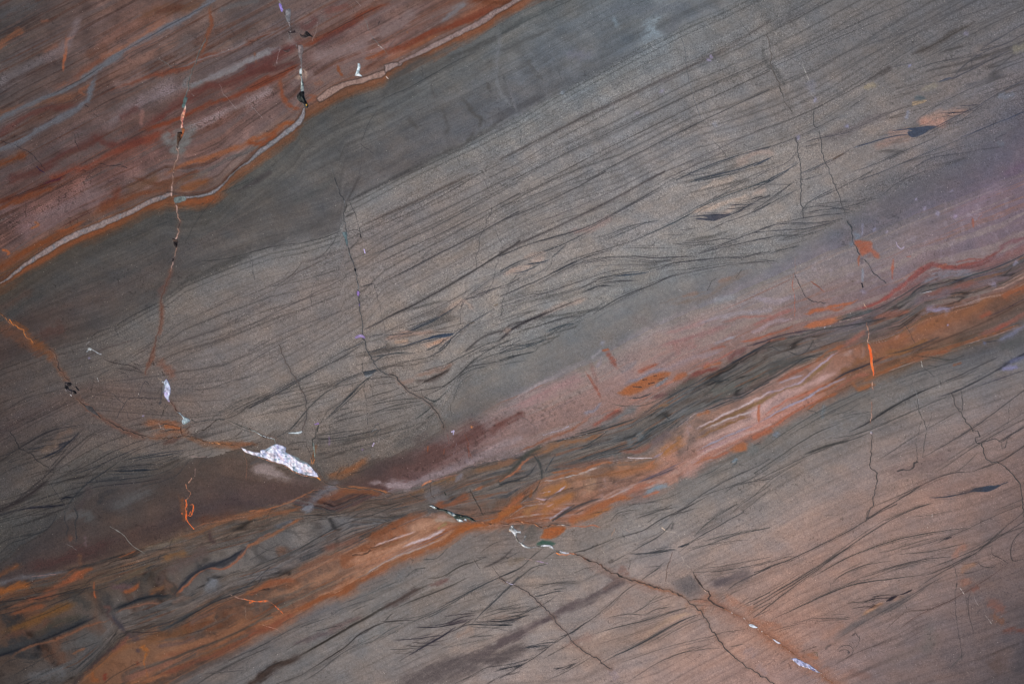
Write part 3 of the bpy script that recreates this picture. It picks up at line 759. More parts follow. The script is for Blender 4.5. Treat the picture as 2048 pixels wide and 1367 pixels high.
c 60,58,60 1 .6 2030,790 1960,870 1940,950 1900,1020 1920,1060 1900,1100
c 60,58,60 1 .5 660,470 630,560 570,690 560,760 480,870 460,960 470,1020
c 60,58,60 1 .4 1030,500 1020,600
c 60,58,60 1 .5 1410,560 1330,640 1310,700
c 60,58,60 1 .5 10,660 40,820
h 10,10,14 2 .95 838,490 842,510
h 190,170,235 2 .8 865,600 870,625
c 84,76,76 1 .4 720,1080 740,1200 745,1260
#C1
d 78,74,74 2.5 .6 0,250 250,140 500,20
d 70,68,68 1.8 .7 0,280 200,200 500,100 700,-10
d 62,60,62 2.6 .8 0,390 250,280 500,180 640,100 800,10
d 84,80,80 1.6 .5 0,470 250,380 500,260 700,170 1000,40
d 84,78,80 3 .5 100,450 400,370 700,240 900,120 1150,10
d 82,76,76 2 .5 0,600 100,530 400,400 600,330
d 70,64,64 5 .7 0,640 100,540 300,480 500,400 700,320 900,200 1100,90 1250,10
s 150,116,104 10 .5 520,480 700,440 850,350
d 56,56,60 3 .8 0,650 200,570 400,500 600,470 700,410 950,290 1200,140 1400,20
d 60,60,64 2 .7 500,510 700,430 950,290 1240,140
d 52,56,62 2.2 .85 0,770 100,710 300,630 500,570 700,450
d 54,60,66 2.5 .8 500,570 400,660
s 162,134,116 9 0.45 80,780 200,740 350,660
s 162,134,116 8 0.38 180,680 350,630
d 40,52,66 2.8 .9 180,720 300,705 380,680
d 44,56,70 2.8 .9 100,785 200,765 300,720
d 56,60,66 1.5 .7 0,760 150,690
d 66,66,70 1.5 .6 0,900 100,870 300,780 400,700
d 52,52,56 2.6 .9 0,960 150,890 330,830 450,750 550,700 700,640 850,600
d 44,48,56 3 .7 400,780 500,730 600,690
d 60,60,62 2 .75 330,840 500,745 650,680 800,655 980,650 1150,665
d 56,54,60 2.2 .85 1000,650 1150,665 1300,660 1500,655
d 66,64,68 1.4 .5 980,670 1200,690 1380,680
d 60,58,62 1.4 .6 950,590 1100,590 1300,590
d 66,64,68 1.4 .6 550,720 700,690 900,660 1050,670
d 66,64,68 1.3 .5 700,730 900,720 1100,720 1200,720
d 66,64,66 1.2 .5 650,700 900,680 1200,710
d 62,60,62 1.8 .7 500,700 700,620 850,590 1000,545 1180,460 1280,410
d 46,58,66 2.6 .85 1000,545 1150,470 1290,410 1400,370 1520,270 1700,200 1900,130 2048,80
d 52,60,66 1.8 .75 1260,415 1350,385 1450,330 1600,240 1750,150
d 60,62,66 2.2 .7 700,520 850,480 1000,420 1200,380
d 56,60,64 2 .6 800,530 950,470 1100,400 1200,380
s 172,142,118 11 0.49 1440,330 1600,280 1900,200
s 172,142,120 9 0.38 1640,370 1800,270
p 50,54,68 1 .85 1540,350 1650,335 1760,330 1690,360 1600,382 1480,370 1570,362
d 40,46,62 2.2 .9 1440,355 1600,340 1740,335
d 44,46,58 2 .85 1730,265 1850,265 1950,255
d 50,46,54 1.4 .8 1900,225 2000,200
d 44,46,58 1.6 .8 1700,300 1850,285 1900,265
d 60,58,60 1.4 .7 1740,280 1900,240 2048,200
d 50,54,62 2.4 .8 2048,190 1900,260 1780,330 1620,380
d 50,60,68 2.4 .85 1430,95 1600,60 1800,20
d 60,62,68 1.6 .6 1350,50 1600,20
d 66,68,72 1.6 .5 1500,60 1700,10
d 64,66,70 1.6 .5 1560,250 1750,120 2048,-10
d 64,66,70 1.4 .5 1450,300 1650,200 1850,90
s 164,140,120 9 0.38 1500,160 1600,100 1800,60
d 56,54,58 2 .7 2048,250 1850,350 1700,400 1550,470
d 66,64,66 1.5 .6 1350,460 1500,440
d 64,62,64 1.5 .6 1240,490 1400,490
d 60,58,62 1.6 .65 1310,560 1500,550 1700,520 1800,540
d 62,60,62 1.5 .6 1340,560 1450,570 1650,560
d 58,58,62 2.2 .8 2048,430 1900,470 1750,550 1550,600 1500,640
d 56,56,62 2.2 .8 2048,510 1850,550 1700,580 1550,620 1480,650
d 58,58,62 2 .75 1340,700 1500,680 1700,660 1850,660 2048,620
d 60,60,64 1.8 .7 1700,660 1830,665 2000,620
d 54,54,60 2.2 .8 1180,760 1300,710 1450,690 1600,680
d 64,62,66 1.5 .6 1250,770 1500,740 1700,710 2048,690
d 64,62,66 2 .6 1100,870 1300,800 1500,760 1750,710 2048,690
d 50,50,54 2.6 .8 700,1100 850,990 1000,920 1200,860 1350,780
d 66,66,68 1.6 .6 800,1050 1000,940 1150,870
d 38,52,68 3 .9 860,805 1000,790 1160,765
d 50,52,56 2 .8 700,830 850,800 1000,770
d 52,50,54 2.4 .8 760,860 900,840 1050,835
d 44,46,52 3 .85 620,930 750,880 860,880
d 60,58,60 2.2 .7 450,940 600,900 750,830 850,810
d 60,58,62 1.8 .7 0,1040 200,970 400,920 600,850 800,760 1000,740
d 64,62,64 1.8 .6 0,1010 200,950 350,930 500,880
d 66,66,68 1.5 .5 0,1140 150,1080 300,1020 550,960 
s 162,130,110 9 0.38 300,1110 450,1040 650,970
d 56,54,56 3 .8 100,1170 250,1140 400,1060 550,1000 650,960
d 56,52,54 6 .85 0,1290 100,1200 250,1130 400,1070
d 64,60,60 4 .6 0,1240 80,1170 200,1140
s 170,140,120 8 0.45 20,1220 80,1200
d 58,58,62 3 .6 350,1170 500,1120 650,1100
d 40,54,64 2.6 .85 350,1230 450,1190 560,1160
d 62,62,64 1.5 .6 250,1200 400,1150
d 56,60,64 1.8 .6 0,1330 100,1280 150,1270
d 42,56,66 2.2 .8 130,1365 250,1330 350,1280
d 62,66,68 2 .6 280,1310 450,1200 650,1090 800,1000
d 72,76,78 1.5 .5 350,1330 500,1200 700,1100
d 80,84,84 1.5 .4 500,1290 700,1140 900,1030
s 128,130,134 10 .5 1600,980 1800,960 
s 112,96,84 10 .5 1300,1010 1500,980 1700,870 1900,760
s 124,98,84 6 .6 1380,960 1500,930
s 124,98,84 6 .6 1650,850 1750,820
c 120,84,60 1 .6 1220,1010 1340,970 1480,940 1560,920
c 56,54,56 1.1 .7 1570,910 1600,840 1640,820
c 56,54,56 1.1 .6 1790,820 1830,760
c 60,60,60 1.1 .6 400,660 390,720 350,770
c 60,60,60 1 .6 120,800 80,840 60,910 20,990 0,1100
c 60,60,60 1 .4 1460,470 1400,550 
c 60,60,60 1 .4 1200,530 1120,600
c w 1.3 .8 1355,905 1378,918
s 126,128,144 8 .5 780,1290 790,1330
s 146,106,100 8 .5 1250,1240 1500,1170 1700,1120
s 134,124,130 6 .6 1500,1170 1800,1090 2048,1060
s 146,92,80 5 .6 1700,1160 1850,1110 2048,1100
s 134,92,88 7 .6 1200,1340 1500,1260 1750,1180
s 152,78,54 4 .8 1840,1300 1950,1270 2048,1240
s 140,70,50 3 .7 1600,1350 1720,1330
s 134,126,132 5 .6 1600,1320 1800,1260
d 60,56,58 3 .5 1850,1340 2048,1290
s 108,98,94 14 .4 1200,1180 1000,1120
s 150,76,44 4 .8 780,1362 820,1360
#D1
d 50,56,64 2.2 .85 0,150 150,70 260,0
d 54,58,64 2 .8 0,320 150,240 250,190 330,150
d 56,58,62 2 .75 0,300 80,250 320,80
d 60,60,64 1.5 .6 0,240 120,230 280,110
s 162,136,120 8 0.38 0,190 100,150
d 50,52,60 1.5 .7 0,120 60,115 280,110
d 54,54,58 2 .8 0,215 70,200
d 50,56,62 2.2 .7 350,330 420,240 600,140
d 58,60,66 1.6 .6 330,70 400,70 540,20
d 56,58,64 2 .7 420,240 500,210 620,145 780,80 900,0
d 58,58,62 1.6 .6 470,260 620,240 760,235 900,210
d 56,58,64 2 .7 960,210 900,220 800,250 700,290 450,300 350,330
d 54,56,62 2 .7 370,290 500,270 650,290 760,310
d 54,56,62 2.2 .75 180,410 350,360 500,340 700,330 760,310
d 52,54,62 2.2 .8 0,470 100,420 250,395 450,410 600,385 680,365
d 52,54,62 2 .75 0,470 150,460 300,455 450,440 620,390
d 58,60,64 1.8 .65 0,530 100,510 250,490 400,500 530,450
d 62,64,66 1.5 .6 150,490 350,500
d 54,58,64 2 .75 120,630 200,610 350,575
d 54,56,60 1.8 .7 0,690 60,680 150,690 180,700
d 64,64,66 1.5 .6 0,640 80,640
d 58,60,66 1.6 .6 1300,10 1100,90 950,210
d 64,66,70 1.5 .5 1180,0 1080,80
s 84,80,86 30 .45 1450,20 1300,100 1150,220 950,330
s 78,76,82 12 .4 960,330 1100,380 900,460
s 120,100,120 30 .35 1900,100 1700,250 1500,340
m2 w 40 .8 1900,200 1700,350 1450,350 1300,450 1100,550
m2 w 40 .6 1900,450 1600,500 1400,700 700,800 400,700
m2 w 40 .6 500,900 300,800
s 138,122,152 9 .5 1540,340 1520,370
s 128,122,150 7 .5 1500,150 1510,160
s 130,122,148 6 .6 1220,220 1230,225
s 128,122,150 6 .5 1400,320 1390,350
s 122,120,148 8 .5 900,455 920,460
s 136,124,150 6 .5 1000,465 1005,475
s 130,120,144 8 .5 1280,290 1300,300
s 150,136,160 2 .7 1065,540 1080,580 1110,600 1145,580
s 120,118,140 4 .6 820,400 820,500
s 96,110,126 10 .5 740,480 790,500 730,570
q 156,76,50 2 .85 760,530 880,545 895,600 945,640 940,675 905,660 880,625 820,650 790,600 765,570
s 146,72,46 7 .6 800,590 860,590
s 112,84,80 8 .6 870,640 890,670
s 160,80,56 4 .8 1050,675 1045,740 1045,800
s 140,74,64 3 .6 1045,800 1040,830
s 148,70,48 4 .7 1655,360 1665,440
s 130,80,76 2 .6 1740,340 1700,370
s 140,80,74 2 .7 1150,660 1195,660
s 150,74,48 3 .7 800,640 800,720
s 80,70,76 5 .6 820,660 820,710
s 110,120,134 4 .6 830,740 830,850
h 10,12,26 2.6 .95 820,860 826,885
s 118,110,134 9 .5 830,900 820,930
c 44,46,52 1.5 .8 840,680 880,730 900,770 950,810 1000,855
c 46,44,50 1.3 .8 310,780 350,870 390,960 450,1000 540,1012
h 156,80,60 1.6 .85 305,790 292,870 300,920 308,1000 310,1110
c 160,110,90 1.1 .8 318,660 315,780
s 132,66,46 2 .7 435,840 480,880 530,930
h 180,120,90 1.2 .8 300,1190 298,1220 315,1260
s 148,84,74 6 .5 0,1160 150,1110 300,1050
s 140,126,136 8 .5 0,960 150,1000 300,960
s 142,122,130 7 .5 0,1220 150,1150 300,1130
s 144,76,52 3 .8 0,1280 100,1250 250,1210 300,1180
s 162,82,48 5 .9 380,1090 500,1060 600,1040 780,980
s 150,78,50 4 .8 560,1050 640,1060 720,1000
q 166,86,48 1.5 .92 380,1188 440,1150 540,1130 620,1110 700,1095 700,1110 620,1150 540,1180 440,1192
s 136,62,54 6 .85 760,1060 900,1010 1000,970 1050,930 1130,880 1180,820 1260,760 1350,720
s 122,60,56 7 .8 1100,880 1200,830 1330,730 1400,720 1500,750 1650,710 1800,640 1900,580
s 130,62,52 5 .7 1350,730 1500,740 1700,690
s 104,54,52 4 .7 1500,730 1580,750 1700,720 1830,650
s 110,58,66 7 .6 1850,620 1900,560 2048,510
s 150,80,54 3 .7 1400,740 1470,720
s 128,68,60 3 .7 1530,700 1640,670 1740,660
s 112,116,128 6 .6 1330,790 1450,780 1650,760
s 100,106,118 10 .6 1270,860 1350,820 1500,800 1680,780
d 40,50,62 3 .85 1400,890 1520,850 1650,800 1800,750 1950,700 2048,640
d 44,52,64 2 .8 1250,940 1400,890
d 40,46,56 3 .8 1170,970 1250,900 1330,860
d 44,52,58 2.5 .8 760,1120 880,1060 1000,1030 1100,970 1200,900 1300,840
d 56,62,60 2 .7 980,1080 1100,1010 1200,960
h 190,190,200 1.1 .8 1260,945 1350,920
h 176,150,130 1.1 .8 650,1145 740,1130 820,1110
h 190,190,200 1.2 .8 535,1192 580,1178
h 200,160,120 1.4 .9 828,1005 840,1030 850,1040
d 44,52,56 3 .85 620,1150 740,1110 880,1060
s 70,76,76 8 .6 620,1130 760,1080 900,1050
d 52,46,60 3 .8 0,1320 150,1270 300,1230 400,1215 480,1210
d 60,60,56 3 .7 0,1365 200,1290 400,1240
s 130,66,44 5 .6 100,1300 250,1280
d 50,50,52 2.5 .8 350,1260 500,1200 650,1190 900,1150 1150,1080
s 128,72,54 8 .7 900,1120 1050,1080 1200,1070
s 120,66,54 9 .6 1250,1010 1400,930 1600,870 1700,860
s 96,84,92 12 .6 1200,1010 1400,960 1500,900
s 128,118,150 9 .5 1500,1050 1330,1060 1380,1030
s 128,122,150 7 .5 1990,700 1960,740
s 120,112,140 8 .5 1830,860 1800,880
m2 w 20 .7 1800,880 1500,1050 1300,1080
s 132,76,42 16 .7 1850,960 1600,1080 1300,1200 1000,1330
s 138,70,38 10 .7 2048,900 1950,930 1880,980
s 136,64,40 7 .7 1700,1120 1800,1080
d 80,56,46 4 .7 2048,1000 1850,1110 1600,1220 1350,1320 1250,1365
d 70,54,56 3 .7 2048,980 1900,1060 1750,1120
d 90,60,40 2 .6 1800,1200 1500,1310 1300,1365
s 128,72,58 8 .6 2048,1100 1900,1180 1700,1250
s 134,64,48 6 .6 1930,1160 1820,1230
s 96,98,120 8 .6 2048,1180 1900,1260 1850,1290
d 46,48,60 2.5 .7 1850,1290 1740,1310
s 70,72,70 16 .5 2048,1280 1850,1340
s 140,80,64 8 .6 850,1210 750,1300 650,1365
s 136,122,160 3 .8 1470,1175 1480,1180
c 56,48,44 1.1 .6 1140,1160 1160,1190 1190,1240 1220,1310
c 190,120,80 1 .6 1290,1240 1280,1260
"""
STROKES_B = """
#A2
s 112,62,30 18 .5 250,0 350,60 420,110
s 130,66,24 5 .6 240,0 260,30
d 74,60,56 4 .4 1000,0 700,100 450,210
d 62,52,50 3 .5 1160,40 1050,100 1000,130
s 110,64,44 6 .6 1165,40 1150,150 1110,220
d 76,70,66 4 .4 1700,0 1500,80 1350,150 1200,220
d 80,74,72 2.5 .4 2048,0 1700,190 1500,260 1300,370
d 78,72,70 2 .4 2048,60 1850,180 1600,290 1400,380 1300,420
d 74,70,68 3 .4 2048,230 1800,300 1600,360 1350,400
s 118,68,48 14 .45 1200,160 1280,230 1320,290
d 52,48,46 1.6 .6 430,110 520,95 650,70
d 52,46,44 2.6 .75 780,140 850,180 920,180 1000,190 1080,240
d 52,46,44 2 .7 850,170 890,150 ; 
d 52,46,44 2 .7 1010,180 1060,190
d 50,46,46 2 .7 860,210 930,220 1050,240 1100,260
d 60,56,54 1.4 .6 740,270 830,220
c 56,50,50 1.1 .6 900,230 960,260 970,280
c 50,48,50 1.2 .75 880,590 900,550 940,490 970,450 1020,430 1060,440 1150,435 1225,440
c 50,48,50 1.1 .7 940,480 910,460 880,430 840,400
c 50,48,50 1.1 .7 1050,430 1060,400 1080,340 1100,310 1130,340
c 50,48,50 1.1 .6 700,440 760,400 830,380
c 56,52,52 1 .5 960,540 980,600
c 58,50,48 1 .5 700,330 690,400 610,450
s 64,60,62 3 .7 1220,350 1220,420 1205,490
s 98,102,108 3 .6 1240,330 1225,400
c 52,46,42 1.3 .7 1250,480 1230,560 1200,620 1160,600
c 52,46,42 1.2 .6 1270,490 1250,520
c 60,50,44 1.4 .7 1230,240 1245,270
h 60,44,36 2 .7 1160,160 1170,190
h 180,150,110 1.6 .8 1200,290 1220,295 1215,310
c w 1.6 .8 1200,625 1215,665
s 132,120,168 3 .6 1095,580 1105,585
s 118,110,150 3 .4 660,125 680,130
h 150,160,165 1.6 .8 660,85 680,65 700,70 750,100 765,105
h 160,160,160 1.3 .8 735,285 745,310
c w 1 .7 1050,400 1055,415
s 150,78,36 7 .8 1230,650 1320,660 1370,680
s 140,76,42 12 .55 1100,640 1250,620 1360,640
s 132,76,44 14 .45 1150,740 1300,700 1420,700
d 60,48,42 2 .75 1210,630 1290,640 1360,660
d 56,48,44 2.4 .75 1230,695 1300,680 1380,680
d 50,46,44 2.6 .7 1240,770 1300,745 1370,735
d 56,48,44 1.8 .7 1150,620 1050,640 960,660
q 84,56,46 2 .7 1230,790 1290,740 1370,735 1330,770 1250,795
c 70,42,30 1.6 .8 1370,650 1370,690 1380,720 1410,720 1430,690
c 70,42,30 1.4 .7 1400,690 1440,650
h 200,190,170 1.6 .8 1485,690 1490,680
c 50,42,36 1.8 .8 1440,715 1480,710 1500,690 1550,680 1600,640 1640,600
c 56,56,54 2 .8 1450,600 1480,620 1560,605 1640,600 1700,600
d 50,48,46 2.4 .7 1700,600 1800,560 1900,490 2048,430
d 54,52,50 2 .6 1700,590 1800,520 1950,450 2048,410
d 62,58,56 1.6 .6 1880,520 2048,440
d 58,58,56 5 .3 1600,590 1800,470 2000,400
d 60,64,60 2 .85 1720,600 1800,640 1900,680 1960,700 2048,745
c 64,62,60 1 .4 1500,480 1520,540
d 52,46,44 2.5 .6 1820,790 1900,800 1980,770
d 64,56,50 2 .6 1780,740 1840,680
s 128,72,40 8 .6 1650,780 1780,800 1850,790 1950,800
s 150,86,40 3 .8 1600,775 1680,790 1780,800
c 44,36,32 1.8 .8 1460,735 1500,750 1550,765 1590,775
d 60,58,58 2 .5 1600,820 1610,850 1560,890 1500,950
c 180,140,130 1.1 .8 1450,880 1500,885 1530,880 1580,880
h 160,120,110 1.2 .7 1480,970 1475,1030
h 190,130,100 1.4 .85 1450,1045 1430,1080 
c 160,90,60 1 .8 1840,830 1860,900 1870,1000 1870,1060
h 190,110,70 1.6 .85 1405,1095 1415,1130 1442,1155 1430,1190 1410,1215
h O 2.4 .95 1408,1215 1418,1250 1405,1280 1415,1320 1408,1365
h O 1.7 .9 1445,1250 1462,1245 1465,1280 1450,1330 1435,1330 1445,1300
h O 1.6 .9 1378,1318 1382,1320
s 120,66,36 8 .5 1380,1200 1400,1365
s 104,64,42 8 .6 1900,1310 2000,1280 2048,1275
s 150,86,50 2.5 .6 1750,1340 1900,1310 2000,1285 2048,1270
s 116,98,92 18 .5 2048,960 1960,960 1920,990
s 86,64,58 25 .35 2048,1120 1800,1180
s 92,72,62 25 .35 1850,900 1700,1000
# cross-bed fans, left
d 48,44,44 3 .7 0,915 80,860 200,780 350,700 500,640
d 56,48,48 2 .6 75,690 300,580 600,440 
d 60,50,48 4 .4 0,690 300,540 500,430
d 56,50,48 3 .5 0,560 200,440 400,390 480,390
d 54,50,50 2 .5 100,680 400,530 550,450
c 40,38,38 1.6 .8 75,690 120,740 150,820 200,840 240,860 290,920 370,970
c 56,54,54 1 .6 460,630 540,640 545,600
d 46,44,46 2.4 .75 150,820 300,720 450,670 640,640
d 42,44,48 2.4 .8 200,830 350,800 450,790 520,770
d 50,48,48 1.8 .6 210,840 330,740 500,680 640,650
d 44,46,50 1.8 .7 220,830 300,820 420,810
s 46,46,52 4 .6 400,830 500,790 550,760
d 34,38,48 3.5 .85 600,700 520,780 420,850 300,900
d 44,44,48 2 .7 600,700 450,850 340,920
d 46,46,48 1.8 .6 580,710 500,740 350,760
s 110,86,68 9 .5 300,850 450,800
s 112,84,66 9 .4 420,740 560,680
d 48,44,46 2.5 .6 650,650 560,760 450,890 360,990 
d 50,46,46 4 .6 800,650 650,740 500,860 380,1010 200,1160 0,1300
d 56,48,46 2.4 .5 850,650 700,730 560,870
d 54,50,48 2.4 .6 1000,700 800,770 650,850 500,940 380,1030
d 48,46,48 2.2 .65 1130,740 1000,780 850,850 700,920 600,990 450,1040
d 44,46,52 2.2 .75 1080,800 950,850 800,940 650,980 540,1030
d 40,44,48 2.6 .8 920,910 850,960 780,1010 660,1080 590,1150 510,1250
d 52,48,48 1.8 .6 1250,760 1050,830 900,920
d 44,48,54 2.6 .8 1420,830 1250,850 1080,880 940,910
d 44,48,54 2 .75 1400,840 1250,870 1100,890 980,930
d 60,60,60 1.8 .6 1400,850 1300,900 1200,940
d 34,40,48 3 .9 1200,975 1050,985 930,990 820,990
d 44,46,50 2 .8 1250,940 1100,940 950,960 860,970
d 50,52,56 2 .7 1180,960 1050,960 900,980
d 44,46,50 2.2 .75 1180,1020 950,1055 800,1060 640,1085 550,1085
d 46,44,48 2.2 .7 1250,1040 1050,1080 850,1090 700,1110 600,1160
d 50,52,54 2 .5 1400,890 1300,970 1180,1020
d 50,52,54 2 .5 1440,900 1350,1010 1250,1060 1050,1110
d 58,52,50 2 .5 700,880 550,990 400,1070
d 50,46,46 2.4 .7 800,920 640,1030 500,1060 400,1110
s 42,40,44 3.5 .6 540,1180 460,1200
d 30,32,40 3.4 .9 460,1205 500,1190 550,1185
d 30,32,46 3 .85 480,1240 380,1255 230,1270 150,1280
s 48,42,42 10 .5 380,1050 250,1150 100,1230 0,1290
d 50,44,42 4 .7 380,1040 280,1130 150,1210 0,1290
d 46,44,46 2 .6 430,1160 350,1180 220,1250 100,1290 0,1320
d 50,46,46 2 .6 450,1290 350,1310 200,1330
s 66,56,54 12 .5 700,1110 640,1200 580,1290
s 52,50,50 9 .6 900,1120 780,1170 740,1250
s 78,76,74 26 .6 1150,1130 1000,1200 850,1260
s 80,78,76 18 .5 640,1310 480,1340
c 50,48,48 1.2 .6 560,1250 590,1300 590,1360
c 46,44,46 1.2 .6 390,1080 420,1150 480,1230 495,1260
d 46,46,46 2 .5 0,1020 120,960 290,920
d 44,44,46 2.4 .6 0,880 60,860 120,830
d 50,48,46 1.8 .5 0,960 100,900 230,860
c 50,50,50 1 .5 120,1130 160,1160 165,1200
d 42,42,42 1.4 .5 60,930 120,910 200,890
d 50,50,50 1.6 .5 180,990 250,970 310,940
s 34,34,36 3.5 .8 500,330 505,370 520,400
#B2
d 60,58,58 2 .7 0,165 120,90 230,30 290,0
d 72,68,66 2 .4 0,60 100,0
d 52,52,54 2.6 .85 0,515 100,460 250,380 370,310 480,240 560,200 660,150 740,110 870,20
d 56,54,56 2.2 .75 0,510 120,430 300,330 450,260 550,210
d 58,56,58 1.6 .6 30,490 150,420 270,400 360,340
d 60,58,58 1.4 .5 600,140 720,80 800,50
d 66,62,60 1.6 .6 640,165 760,120 880,85
d 64,60,58 1.6 .5 0,590 100,560 250,520 420,490
d 58,56,56 2.2 .7 170,550 300,520 430,485
d 62,60,58 1.8 .5 100,500 300,480 460,450 560,410
d 52,54,54 2.4 .85 280,710 340,650 400,570 450,510 500,460 560,400 640,350 700,340
d 56,56,56 2 .7 190,745 300,690 360,620 410,560 440,520
d 50,54,58 2 .75 850,245 780,270 720,290 660,330 630,355
d 58,58,60 1.6 .6 850,310 760,330 640,350
p 60,66,72 1 .9 855,245 900,235 955,228 960,240 920,260 870,275
d 40,48,56 2.6 .9 850,245 900,235 955,225
p 120,124,126 1 .7 865,270 900,262 930,262 880,285
d 40,48,54 2.4 .85 940,260 870,300 820,350 760,410 700,480 640,540 570,610
d 48,52,54 1.8 .7 900,290 840,370 760,430 690,520 600,590
d 60,56,54 1.6 .6 820,350 700,460 600,530 560,590
d 52,54,56 2 .6 680,530 760,515
c 56,52,50 1.2 .6 560,600 500,680 490,740
d 44,52,58 2.4 .9 920,130 960,125 1030,115
d 44,52,58 2.2 .8 930,175 1000,130 1080,105 1250,100
d 50,56,58 2 .7 1000,120 1100,100 1200,90
d 46,52,58 1.8 .8 890,95 960,80 1040,45
d 56,58,60 1.4 .6 1000,90 1100,60 1200,40 1300,10
d 60,60,60 2 .6 1130,10 1160,20
s 174,134,104 7 .5 1100,30 1200,10
s 174,126,96 6 .6 1380,40 1460,10
d 42,50,58 2.6 .85 1340,80 1420,40 1470,0
d 44,50,56 2.2 .8 1350,130 1430,90 1490,40 1520,0
d 50,52,54 2.2 .75 1490,180 1600,130 1700,80 1800,20 1900,0
d 54,52,52 2 .7 1270,240 1400,210 1500,180 1560,150
d 60,58,58 1.8 .6 1100,170 1250,150 1350,130 1450,110
d 64,60,58 1.6 .5 1000,200 1200,190 1400,150
d 50,50,50 2.6 .75 1330,420 1420,380 1540,310 1600,250 1660,180 1740,120 1830,60 1960,0
d 50,50,52 2.2 .7 1600,250 1650,210 1700,190 1800,180 1950,150 2048,110
d 52,54,56 2 .7 1560,330 1600,270 1700,220 1800,200
d 58,60,60 1.6 .5 1540,480 1560,400 1600,320 1700,250
d 54,56,58 2 .6 1700,100 1850,60 2048,30
d 56,58,60 2 .6 1650,190 1850,110 2048,60
s 78,66,60 8 .5 1520,215 1400,290 1250,310
d 56,48,44 4.5 .8 1520,220 1440,260 1350,300 1300,330
s 126,92,74 8 .5 1550,180 1450,220 1250,270
d 54,50,50 2.2 .7 1300,340 1200,360 1140,320
s 128,96,80 7 .4 1130,330 1250,300
d 50,48,48 2.4 .75 1230,385 1350,370 1480,340 1560,290
d 58,54,52 2 .65 870,300 950,290 1050,280 1110,290
d 60,56,54 1.8 .6 910,350 1000,330 1100,320
d 58,54,52 2.2 .65 880,440 960,410 1060,390 1140,360
d 58,54,52 2 .65 930,470 1050,440 1200,390
d 52,52,50 2.6 .7 890,500 960,480 1080,460 1200,440 1310,440
d 54,54,52 2.2 .7 890,580 950,540 1050,510 1150,480 1300,460
d 58,56,54 1.8 .6 620,600 700,570 800,540 880,530
d 56,54,52 2 .7 620,625 720,600 850,570
d 58,58,56 1.8 .55 900,560 1050,530 1200,510 1350,470
d 46,52,50 2.6 .8 1250,600 1310,560 1370,510 1400,490
d 50,54,52 2 .7 1330,600 1390,560 1410,550
d 48,54,54 2.4 .8 1310,420 1380,460 1450,440
d 48,52,52 2 .7 1350,490 1420,450 1500,380
d 52,52,52 2.2 .75 500,715 600,710 750,690 850,680
d 48,48,48 2.6 .8 490,745 600,750 700,740 800,720 920,690 1000,670
d 56,56,54 2 .6 640,780 800,755 950,720 1100,690 1250,650 1310,620
d 60,58,56 2 .6 690,820 800,810 900,800 1000,740 1100,710
d 62,58,56 1.8 .5 500,860 600,850 700,820
d 56,52,48 2 .6 270,800 330,780 430,770 
d 56,52,48 2 .6 290,830 380,820
c 60,64,64 1.4 .6 920,700 940,660 970,640 990,680 940,720
h 130,136,138 1 .7 930,690 960,670
d 66,66,64 1.6 .5 1090,590 1200,560
d 66,66,64 1.6 .5 700,760 760,750
s 150,84,44 7 .6 880,900 800,960 700,1000
s 118,72,42 16 .6 900,900 780,980 660,1020 560,1050
s 74,60,52 10 .6 1000,900 880,960 820,1000
d 54,48,46 2 .7 900,970 820,1000 750,1010
d 60,54,50 2 .5 700,960 640,1050
s 92,58,52 32 .7 1800,640 1650,740 1450,830 1300,870
s 86,58,52 28 .65 1500,850 1250,930 1050,1000
s 100,60,52 16 .7 2048,560 1900,640 1820,720
s 74,58,54 16 .6 1250,900 1000,950 850,1020
s 78,66,64 14 .4 1350,690 1250,780 
s 78,74,70 26 .4 1250,690 1100,800
s 132,112,112 12 .9 1000,1090 1100,1100 1200,1110 1050,1070
s 128,108,108 8 .7 900,1080 1000,1080
s 126,106,106 9 .8 1200,1100 1350,1040 1500,1000 1640,950
s 130,110,108 10 .8 1640,950 1780,870 1900,800 2048,740
m2 w 20 .5 1100,1080 1500,1000 1800,850
k2 w 26 .9 1900,560 1700,800 1450,960 1200,1040
k2 w 30 .8 2048,560 1900,700 1750,840
h 190,180,230 2.6 .8 1530,690 1545,680 1540,710
s 176,100,50 4 .8 1670,655 1685,650
s 132,70,42 2.4 .8 1350,790 1345,850
s 120,64,44 2 .7 1470,820 1470,870
s 126,66,52 2 .7 1650,760 1670,890
s 110,92,94 1.2 .6 1560,760 1550,900
s 112,70,64 1.6 .6 1490,700 1500,780
s 110,60,46 1.6 .6 1620,700 1690,900
h 130,90,180 2.6 .7 495,640 520,632
h 190,170,220 2.4 .7 930,800 940,780
s 120,90,140 3 .5 845,825 860,830
s 120,92,140 3 .3 600,720 600,800
c w .9 .5 970,780 975,755
c 56,54,54 1 .6 880,90 850,180 850,240
c 56,54,54 1 .5 860,310 870,400 880,520 890,620 910,720
c 56,54,54 1 .5 905,330 930,380 920,420
c 60,56,54 1 .5 1300,370 1310,430
c 60,56,54 1 .5 1520,490 1530,570
c 60,56,54 1 .5 600,640 610,720
s 120,70,36 4 .6 500,790 480,870 490,940
h 200,110,50 1.5 .8 460,890 475,940 488,905
h 110,132,124 2.4 .8 478,780 485,830 490,880
c 50,52,48 1.8 .8 520,650 490,740 470,750 475,800
c 60,50,46 1 .6 410,710 430,800 450,850 465,900
c 120,80,50 1.2 .5 345,590 355,575
s 76,74,70 10 .5 500,920 530,1020 600,1060
s 74,70,68 8 .5 0,940 50,920 140,930
s 122,106,100 14 .6 60,960 160,990 260,1040 320,1060
s 128,110,104 16 .7 20,990 150,1010 240,1040
s 96,76,70 12 .5 300,1060 450,1080
s 78,58,53 26 .35 100,1140 300,1120 450,1120
s 160,90,46 3 .85 640,1095 700,1108 760,1105 950,1135 1010,1155 1080,1170
